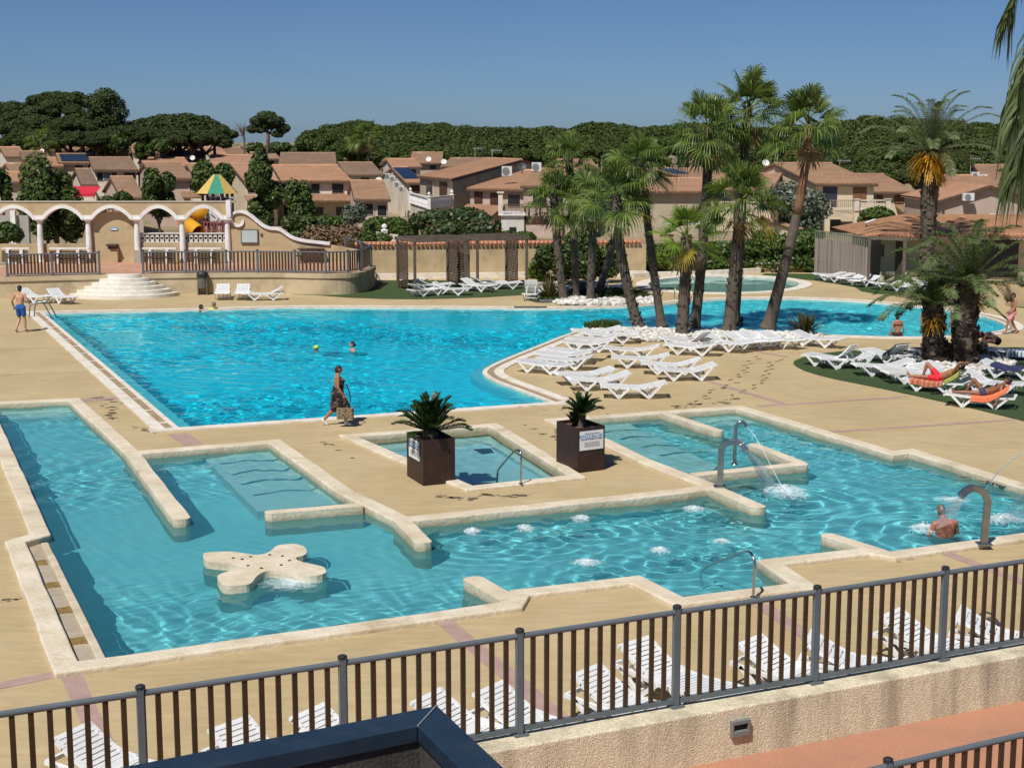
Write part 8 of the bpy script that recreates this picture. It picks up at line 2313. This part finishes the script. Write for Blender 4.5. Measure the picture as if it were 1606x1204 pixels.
def planters():
 rust = M('dark_corten_steel', (.022, .010, .008), (.045, .018, .013), 2.2, .55, .25, 30, stain=(.07, .026, .016), sscale=1.6)
 soil = M('potting_soil', (.10, .06, .045), (.17, .11, .085), 20, .95, .9, 30)
 def one(A, L_, R_, ytop, label, sign_on, seed, big):
  A, B, C = G(*A), G(*L_), G(*R_); zt = V(A.x * 0 + 665, 690, A.y).z if False else None
  zt = V(ytop[0], ytop[1], A.y).z
  u, v = (B - A), (C - A); Dp = A + u + v
  root = thing('planter', A, label, 'planter', 'brown planters by the small square pool')
  mb = MB(); lp = [A, C, Dp, B]; mb.prism([(p.x, p.y) for p in lp], 0, zt - .02, top=False); mb.build('box', rust, root)
  inn = [A + u * .035 + v * .035, C + u * .035 - v * .035, Dp - u * .035 - v * .035, B - u * .035 + v * .035]
  mb = MB()
  for i in range(4):
   p, q, pi, qi = lp[i], lp[(i + 1) % 4], inn[i], inn[(i + 1) % 4]
   mb.quad((p.x, p.y, zt), (q.x, q.y, zt), (qi.x, qi.y, zt), (pi.x, pi.y, zt)); mb.quad((qi.x, qi.y, zt - .12), (pi.x, pi.y, zt - .12), (pi.x, pi.y, zt), (qi.x, qi.y, zt)); mb.quad((p.x, p.y, zt - .021), (q.x, q.y, zt - .021), (q.x, q.y, zt), (p.x, p.y, zt))
  mb.build('rim', rust, root)
  mb = MB(); mb.poly([(p.x, p.y, zt - .08) for p in inn]); mb.build('soil', soil, root)
  # sign plate
  if sign_on == 'L': base, e, o_ = B, (A - B), (A - B)
  else: base, e, o_ = A, (C - A), (C - A)
  ln = e.length; e = e.normalized(); n = Vector((e.y, -e.x, 0)); n = n if n.y < 0 else -n
  (x0, x1, z0, z1) = (.17, .80, .50, .93) if sign_on == 'L' else (.06, .93, .50, .925)
  w, h = (x1 - x0) * ln, (z1 - z0) * zt
  c = base + e * ((x0 + x1) / 2 * ln) + n * .012; c.z = (z0 + z1) / 2 * zt
  mb = MB(); mb.box(c, (w, .012, h), math.atan2(e.y, e.x)); sg = mb.build('sign_plate', M('white_sign', (.74, .76, .78), (.78, .79, .8), 2, .4), root)
  rot = Matrix((e, Vector((0, 0, 1)), n)).transposed().to_4x4()
  sc = w / .62
  for body, size, dy, mt in [('Balnéo', .05, .34, M('grey_ink', (.10, .10, .11), rough=.6)), ('ESPACE BALNÉO', .088, .15, M('blue_ink', (.05, .25, .55), (.08, .30, .6), 3, .6)), ('BALNEOTHERAPY AREA', .052, .03, M('navy_ink', (.02, .05, .16), rough=.6)),
                               ('Accès réservé', .028, -.10, M('grey_ink', (.1, .1, .11))), ('Douche obligatoire avant la baignade', .026, -.17, M('grey_ink', (.1, .1, .11))), ('Shower before bathing', .028, -.235, M('grey_ink', (.1, .1, .11))), ('Kein Zutritt ohne Dusche', .026, -.30, M('grey_ink', (.1, .1, .11)))]:
   if body in ('Balnéo', 'Accès réservé', 'Douche obligatoire avant la baignade', 'Shower before bathing', 'Kein Zutritt ohne Dusche'):
    # too small to read in the photograph: a row of thin dashes
    mb = MB(); rn = random.Random(len(body) + seed); x = -.19
    while x < .19:
     l = rn.uniform(.012, .04); p = rot.to_3x3() @ Vector((sc * (x + l / 2), h * dy * 1.05, .009)); mb.box(c + p, (l * sc * .8, .004, size * .35), math.atan2(e.y, e.x)); x += l + .008
    o = mb.build('small_print', mt, sg); o['kind'] = 'stuff'
   else:
    me = text_mesh(body, size * sc); o = bpy.data.objects.new('lettering', me); COL.objects.link(o); me.materials.append(mt); o.parent = sg
    tgt = c + rot.to_3x3() @ Vector((0, h * dy, .0085)); o.matrix_local = Matrix.Translation(tgt - WL[root.name]) @ rot
  return A, u, v, zt
 A, u, v, zt = one((664, 762), (638.5, 746), (714, 757), (665, 691), 'left dark brown planter with the large cycad by the small pool', 'L', 1, True)
 c = A + (u + v) / 2; rn = random.Random(3)
 pl = thing('cycad', (c.x, c.y, zt - .08), 'large dark cycad with stiff radiating leaves in the left planter', 'plant')
 mb = MB(); mb.lathe((c.x, c.y, zt - .1), [(.16, 0), (.19, .1), (.12, .22)], 12); mb.build('stem', M_BOOT, pl)
 def crown(c, L_, n, e0, e1, nl, w, seed, parent):
  LV = Leaves(); rn = random.Random(seed)
  for i in range(n):
   t = (i + .5) / n; el = R(e0 + (e1 - e0) * t ** .9) + rn.uniform(-.07, .07); az = i * 2.39996 + rn.uniform(-.2, .2); l = L_ * rn.uniform(.88, 1.08)
   f = Vector((math.cos(az) * math.cos(el), math.sin(az) * math.cos(el), math.sin(el))); h = Vector((math.cos(az), math.sin(az), 0))
   frond(LV, [c, c + f * l * .5, c + f * l * .85 + h * l * .03, c + f * l * .98 + h * l * .08 - Vector((0, 0, l * .10 * math.cos(el)))], .17, nl, rn, 0, .42, .03, .013, .95)
  LV.build('leaves', M_CYCAD, parent)
 crown(Vector((c.x, c.y, zt + .06)), .86, 30, 87, 6, 46, .01, 4, pl)
 A, u, v, zt = one((906, 742), (872.5, 728), (948, 736.5), (906, 672), 'right dark brown planter with the white spa sign', 'R', 2, False)
 c = A + (u + v) / 2 + v * .05
 pl = thing('cycad', (c.x, c.y, zt - .08), 'small cycad on a short stem in the right planter', 'plant')
 mb = MB(); mb.lathe((c.x, c.y, zt - .1), [(.10, 0), (.085, .15), (.10, .30)], 10); mb.build('stem', M_BOOT, pl)
 crown(Vector((c.x, c.y, zt + .18)), .54, 17, 80, 14, 34, .01, 6, pl)
 c2 = A + u * .6 + v * .35; sp = thing('young_cycad', (c2.x, c2.y, zt - .08), 'tiny young shoot beside the small cycad', 'plant'); crown(Vector((c2.x, c2.y, zt - .08)), .34, 6, 85, 55, 16, .01, 9, sp)

def railpts(px, FL, FR):
 """points of a bent tube standing in the upright plane through its two feet"""
 x0, x1 = px[0][0], px[-1][0]
 return [V(x, y, FL.y + (FR.y - FL.y) * (x - x0) / (x1 - x0 + 1e-6)) for x, y in px]

M_CHROME = M('brushed_steel', (.42, .44, .46), (.52, .54, .56), 6, .22, metal=1)
M_STEEL = M('matt_steel', (.26, .275, .29), (.34, .355, .37), 5, .32, .1, 30, metal=.9)
def handrails():
 def hr(px, FL, FR, r, label):
  p = railpts(px, FL, FR); p[0] = FL; p[-1] = FR
  t = thing('handrail', FR, label, 'handrail', 'steel handrails of the pools')
  mb = MB(); mb.tube(smooth_line3(p, 2), r, 12); mb.build('tube', M_CHROME, t, smooth=True)
  mb = MB(); mb.lathe((FR.x, FR.y, FR.z), [(r * 2.2, 0), (r * 2.0, .015), (r * 1.1, .02)], 12); mb.build('foot_plate', M_CHROME, t)
 FL, FR = G(1098, 924, -.4), G(1181, 936, .08)
 hr([(1099, 935), (1099, 899), (1104, 890), (1160, 868), (1176, 863), (1185, 880), (1181, 936)], Vector((FL.x, FL.y, -.9)), FR, .024, 'bent steel handrail at the near edge of the spa pool')
 FL, FR = G(779, 757, -.16), G(817, 758, .07)
 hr([(779, 757), (780, 739), (784, 733), (806, 707), (814, 705), (818, 714), (817, 758)], Vector((FL.x, FL.y, -.6)), FR, .022, 'bent steel handrail of the small square pool between the planters')
 FR, FL = G(82, 500, -.06), G(46, 498, 0)
 p = railpts([(46, 498), (46.5, 481), (50, 477.5), (62, 473.5), (67, 474.5), (70, 478), (82, 500)], FL, FR)
 t = thing('handrail', FL, 'dark looking handrail at the far left corner of the main pool', 'handrail', 'steel handrails of the pools'); mb = MB(); mb.tube(smooth_line3(p, 2), .03, 10); mb.build('tube', M_STEEL, t, smooth=True)
 mb = MB(); mb.tube([q + Vector((.12, .3, 0)) for q in smooth_line3(p, 2)], .03, 10); mb.build('tube', M_STEEL, t, smooth=True)
 FL, FR = G(1057.5, 468), G(1072, 466)
 p = railpts([(1057.5, 468), (1058, 455), (1062, 448.5), (1068, 446.5), (1072, 466)], FL, FR)
 t = thing('handrail', FL, 'thin handrail at the lagoon entry before the round wading pool', 'handrail', 'steel handrails of the pools'); mb = MB(); mb.tube(smooth_line3(p, 2), .025, 8); mb.build('tube', M_STEEL, t, smooth=True)

def sheetmat():
 m, nt, N, L, b = newmat('falling_water'); N.remove(b)
 tc = N.new('ShaderNodeTexCoord'); mp = N.new('ShaderNodeMapping'); mp.inputs['Scale'].default_value = (16, 16, 2.2); L.new(tc.outputs['Object'], mp.inputs[0])
 n, r = noise_mix(N, L, mp.outputs[0], 1.6, (.22, .22, .22), (.85, .85, .85), .3, .72, 4)
 d = N.new('ShaderNodeBsdfDiffuse'); d.inputs[0].default_value = (.78, .82, .84, 1); tl = N.new('ShaderNodeBsdfTranslucent'); tl.inputs[0].default_value = (.8, .85, .87, 1)
 g = N.new('ShaderNodeBsdfGlossy'); g.inputs['Roughness'].default_value = .12; tr = N.new('ShaderNodeBsdfTransparent')
 a = N.new('ShaderNodeMixShader'); a.inputs[0].default_value = .5; L.new(d.outputs[0], a.inputs[1]); L.new(tl.outputs[0], a.inputs[2])
 a2 = N.new('ShaderNodeMixShader'); a2.inputs[0].default_value = .25; L.new(a.outputs[0], a2.inputs[1]); L.new(g.outputs[0], a2.inputs[2])
 a3 = N.new('ShaderNodeMixShader'); L.new(r.outputs[0], a3.inputs[0]); L.new(tr.outputs[0], a3.inputs[1]); L.new(a2.outputs[0], a3.inputs[2])
 L.new(a3.outputs[0], N['Material Output'].inputs['Surface'])
 return m

def foam(name, loop_px, n, size, label, seed, z=-.08, h=.07):
 """a patch of froth: a thin ragged see-through skin with small bubbles in it"""
 pts = GL(loop_px, z); rn = np.random.RandomState(seed); P = np.array([(p.x, p.y) for p in pts]); c = P.mean(0); ext = np.abs(P - c).max(0) + 1e-6
 bm = bmesh.new(); bmesh.ops.create_icosphere(bm, subdivisions=1, radius=1); base = np.array([v.co[:] for v in bm.verts]); fc = np.array([[v.index for v in f.verts] for f in bm.faces]); bm.free()
 lo, hi = P.min(0), P.max(0); Q = lo + rn.rand(n * 6, 2) * (hi - lo); Q = Q[inside_mask(pts, Q[:, 0], Q[:, 1])]
 r = np.linalg.norm((Q - c) / ext, axis=1); Q = Q[rn.rand(len(Q)) > r * 1.05][:n // 4]
 V_, F_ = [], []; k = 0
 # froth skin: a grown grid with a humped middle
 g = 26; E = ext * 1.35
 for a in range(g + 1):
  for b_ in range(g + 1):
   x, y = -1 + 2 * a / g, -1 + 2 * b_ / g; rr = math.hypot(x, y)
   V_.append((c[0] + x * E[0], c[1] + y * E[1], z + .02 + h * max(0, 1 - rr) * (1 + .8 * mnoise.noise(Vector((x * 4, y * 4, seed))))))
 F4 = [(a * (g + 1) + b_, (a + 1) * (g + 1) + b_, (a + 1) * (g + 1) + b_ + 1, a * (g + 1) + b_ + 1) for a in range(g) for b_ in range(g)]
 k = len(V_); F3 = []
 for p in Q:
  s = size * .8 * rn.uniform(.25, 1.0) ** 1.5; q = 1 - min(1, np.linalg.norm((p - c) / ext))
  V_ += (base * np.array([s * 1.3, s * 1.3, s * .8]) + np.array([p[0], p[1], z + .02 + h * q * rn.rand() * 1.6])).tolist(); F3 += (fc + k).tolist(); k += len(base)
 me = bpy.data.meshes.new(name); me.from_pydata(V_, [], F4 + [tuple(f) for f in F3]); me.update()
 me.materials.append(_m['froth']); me.materials.append(_m['foam'])
 me.polygons.foreach_set('material_index', [0] * len(F4) + [1] * len(F3)); me.polygons.foreach_set('use_smooth', [True] * len(me.polygons))
 uv = me.uv_layers.new(name='UVMap')
 for p in me.polygons:
  if p.material_index == 0:
   for li in p.loop_indices: co = me.vertices[me.loops[li].vertex_index].co; uv.data[li].uv = ((co.x - c[0]) / E[0], (co.y - c[1]) / E[1])
 o = bpy.data.objects.new(name, me); COL.objects.link(o)
 return tag(o, label, 'foam', 'foam on the spa pool', kind='stuff')

def frothmat():
 m, nt, N, L, b = newmat('froth'); N.remove(b)
 uv = N.new('ShaderNodeUVMap'); ln = N.new('ShaderNodeVectorMath'); ln.operation = 'LENGTH'; L.new(uv.outputs[0], ln.inputs[0])
 tc = N.new('ShaderNodeTexCoord'); n = N.new('ShaderNodeTexNoise'); n.inputs['Scale'].default_value = 7; n.inputs['Detail'].default_value = 9; n.inputs['Roughness'].default_value = .75
 L.new(tc.outputs['Object'], n.inputs['Vector'])
 a = N.new('ShaderNodeMath'); a.operation = 'MULTIPLY_ADD'; a.inputs[1].default_value = 1.5; L.new(n.outputs['Fac'], a.inputs[0]); a.inputs[2].default_value = -.05
 s = N.new('ShaderNodeMath'); s.operation = 'SUBTRACT'; L.new(a.outputs[0], s.inputs[0]); L.new(ln.outputs['Value'], s.inputs[1])
 r = N.new('ShaderNodeMapRange'); r.inputs['From Min'].default_value = .0; r.inputs['From Max'].default_value = .75; r.inputs['To Max'].default_value = .8; L.new(s.outputs[0], r.inputs['Value'])
 d = N.new('ShaderNodeBsdfDiffuse'); d.inputs[0].default_value = (.78, .88, .90, 1); t = N.new('ShaderNodeBsdfTransparent'); x = N.new('ShaderNodeMixShader')
 L.new(r.outputs[0], x.inputs[0]); L.new(t.outputs[0], x.inputs[1]); L.new(d.outputs[0], x.inputs[2]); L.new(x.outputs[0], N['Material Output'].inputs['Surface'])
 _m['froth'] = m

def spouts():
 fm, nt, N, L, b = newmat('foam'); b.inputs['Base Color'].default_value = (.80, .86, .88, 1); b.inputs['Roughness'].default_value = .35
 tr = N.new('ShaderNodeBsdfTransparent'); mx = N.new('ShaderNodeMixShader'); mx.inputs[0].default_value = .34; L.new(tr.outputs[0], mx.inputs[1]); L.new(b.outputs[0], mx.inputs[2]); L.new(mx.outputs[0], N['Material Output'].inputs['Surface']); _m['foam'] = fm
 fw = sheetmat(); frothmat()
 def spout(px, base, label, w, h, depth=0.0):
  B = G(*base, .088); n = len(px); pts = [V(x, y, B.y - depth * i / (n - 1)) for i, (x, y) in enumerate(px)]; pts[0] = B
  t = thing('water_spout', B, label, 'water spout', 'steel water spouts of the spa pool')
  mb = MB()
  for i in range(n - 1): mb.bar(pts[i] - (pts[i + 1] - pts[i]).normalized() * (0 if i == 0 else w * .18), pts[i + 1], w, h, up=(0, -1, 0))
  mb.build('neck', M_STEEL, t, bevel=.008)
  mb = MB(); mb.box(B + Vector((0, 0, .012)), (w * 2.1, w * 2.1, .024)); mb.build('foot_plate', M_STEEL, t)
  return pts, t
 p1, t1 = spout([(1129, 763), (1131, 704), (1136, 697), (1145, 692.5), (1157, 692), (1164, 697), (1170, 707)], (1129, 763), 'wide flat steel spout pouring a water sheet, on the orange stained stub', .125, .10, .25)
 p3, t3 = spout([(1543, 853), (1549, 786), (1546, 775), (1537, 767.5), (1524, 765), (1514, 770), (1506, 778)], (1543, 853), 'tall flat steel spout at the right, pouring onto the bathing man', .125, .10, .3)
 p4, t4 = spout([(1668, 838), (1672, 775), (1668, 762), (1658, 754), (1645, 752), (1632, 760), (1624, 768)], (1668, 838), 'steel spout beyond the right picture edge, pouring back into view', .125, .10, -.4)
 # thin jet pipe on the crossing wall
 B = G(1152, 728, .088); pts = smooth_line3([B, V(1153, 690, B.y), V(1154, 670, B.y), V(1159, 661, B.y), V(1166, 661, B.y), V(1171, 669, B.y)], 2)
 t2 = thing('jet_pipe', B, 'thin curved steel jet pipe behind the wide spout', 'water spout', 'steel water spouts of the spa pool')
 mb = MB(); mb.tube(pts, [.034 + .012 * (1 - i / len(pts)) for i in range(len(pts))], 12); mb.build('pipe', M_STEEL, t2, smooth=True)
 mb = MB(); mb.lathe(B, [(.09, 0), (.08, .02), (.05, .03)], 12); mb.build('foot_plate', M_STEEL, t2)
 def fall(l, r, D0, D1, label):
  l, r = smooth_line([Vector(p) for p in l], 2), smooth_line([Vector(p) for p in r], 2); n = len(l); mb = MB(); vs = []; m = 6
  rn = random.Random(len(label))
  for i in range(n):
   t = i / (n - 1); D = D0 + (D1 - D0) * t
   for j in range(m + 1):
    q = l[i].lerp(r[i], j / m); vs.append(V(q.x, q.y, D + rn.uniform(-.025, .025) * t - .10 * math.sin(PI * j / m)))
  mb.add(vs, [(i * (m + 1) + j, i * (m + 1) + j + 1, (i + 1) * (m + 1) + j + 1, (i + 1) * (m + 1) + j) for i in range(n - 1) for j in range(m)])
  o = mb.build('waterfall', fw, smooth=True); return tag(o, label, 'waterfall', 'water sheets of the spouts')
 y1 = G(1208, 768, -.08).y; fall([(1164, 706), (1175, 718), (1184, 736), (1190, 750), (1194, 762)], [(1173, 706), (1189, 718), (1203, 734), (1214, 752), (1221, 766)], p1[-1].y, y1, 'thin water sheet falling from the wide spout in the middle')
 y3 = G(1484, 832, -.08).y; fall([(1502, 779), (1490, 788), (1479, 802), (1471, 818), (1466, 832)], [(1515, 779), (1511, 788), (1504, 800), (1496, 812), (1490, 822)], p3[-1].y, y3 - .15, 'water sheet falling from the tall spout onto the bathing man')
 y4 = G(1590, 818, -.08).y; fall([(1617, 767), (1598, 776), (1583, 790), (1574, 804), (1570, 816)], [(1630, 771), (1622, 782), (1612, 796), (1606, 808), (1602, 818)], p4[-1].y, y4, 'water sheet at the right picture edge')
 gl = glassmat('jet_water', (.95, .98, 1))
 jm, nt, N, L, b = newmat('jet'); b.inputs['Base Color'].default_value = (.85, .9, .92, 1); b.inputs['Roughness'].default_value = .2; b.inputs['Alpha'].default_value = .6
 def jet(px, D0, D1, label, r=.0065):
  n = len(px); q = smooth_line3([V(x, y, D0 + (D1 - D0) * i / (n - 1)) for i, (x, y) in enumerate(px)], 2); rn = random.Random(n)
  mb = MB(); mb.tube(q, [r * rn.uniform(.5, 1.5) for _ in q], 6)
  return tag(mb.build('water_jet', jm, smooth=True), label, 'water jet')
 jet([(1171, 669), (1180, 678), (1191, 695), (1205, 722), (1216, 744), (1227, 764)], B.y, G(1227, 764, -.08).y, 'thin arc of water from the curved jet pipe')
 jet([(1660, 692), (1635, 695), (1606, 708), (1580, 726), (1558, 748), (1544, 770)], G(1660, 790).y - 1, G(1544, 770, -.08).y, 'thin arc of water coming in from the right picture edge', .012)
 el = lambda x, y, a, b_, sk=0: [(x + a * math.cos(t) + sk * math.sin(t), y + b_ * math.sin(t)) for t in [2 * PI * i / 14 for i in range(14)]]
 labs = ['bubbling foam left of the row along the front stone wall', 'bubbling foam second along the front stone wall', 'bubbling foam third along the front stone wall', 'bubbling foam below the orange stained stub', 'bubbling foam in the middle of the near spa pool', 'broad bubbling foam nearest to the deck tab', 'small bubbling foam by the bent handrail']
 for k, (x, y) in enumerate(FOAM): foam('foam', el(x, y, 17 + 10 * (k == 5) + 4 * (k == 3), 7 - 2 * (k == 6)), 420 if k != 6 else 150, .026, labs[k], k)
 foam('foam', [(1190, 763), (1205, 764), (1235, 771), (1262, 779), (1282, 787), (1268, 790), (1240, 786), (1212, 778), (1194, 770)], 900, .032, 'long splash where the middle water sheet lands', 11, h=.16)
 foam('foam', [(1424, 832), (1440, 826), (1460, 826), (1474, 832), (1470, 841), (1448, 842), (1428, 838)], 520, .032, 'splash left of the bathing man', 12, h=.14)
 foam('foam', [(1540, 820), (1562, 812), (1590, 812), (1610, 816), (1600, 824), (1568, 826), (1546, 825)], 700, .032, 'splash below the water sheet at the right edge', 13, h=.14)
 foam('foam', [(1468, 783), (1500, 779), (1520, 784), (1500, 790), (1475, 789)], 90, .03, 'faint foam behind the bathing man', 14, h=.03)
 foam('foam', [(400, 921), (430, 908), (470, 907), (512, 906), (505, 918), (460, 926), (420, 930)], 90, .035, 'thin foam at the near side of the stone island', 15, h=.03)
# ------------------------------------------------------------------ build everything
setup_camera(); setup_light()
edges(); deck_marks(); waters(); near_things()
LG = loungers()
terrace(); pergolas(); back_walls(); tile_hut(); houses(); playground()
pines(); trees(); palms()
people(); props()
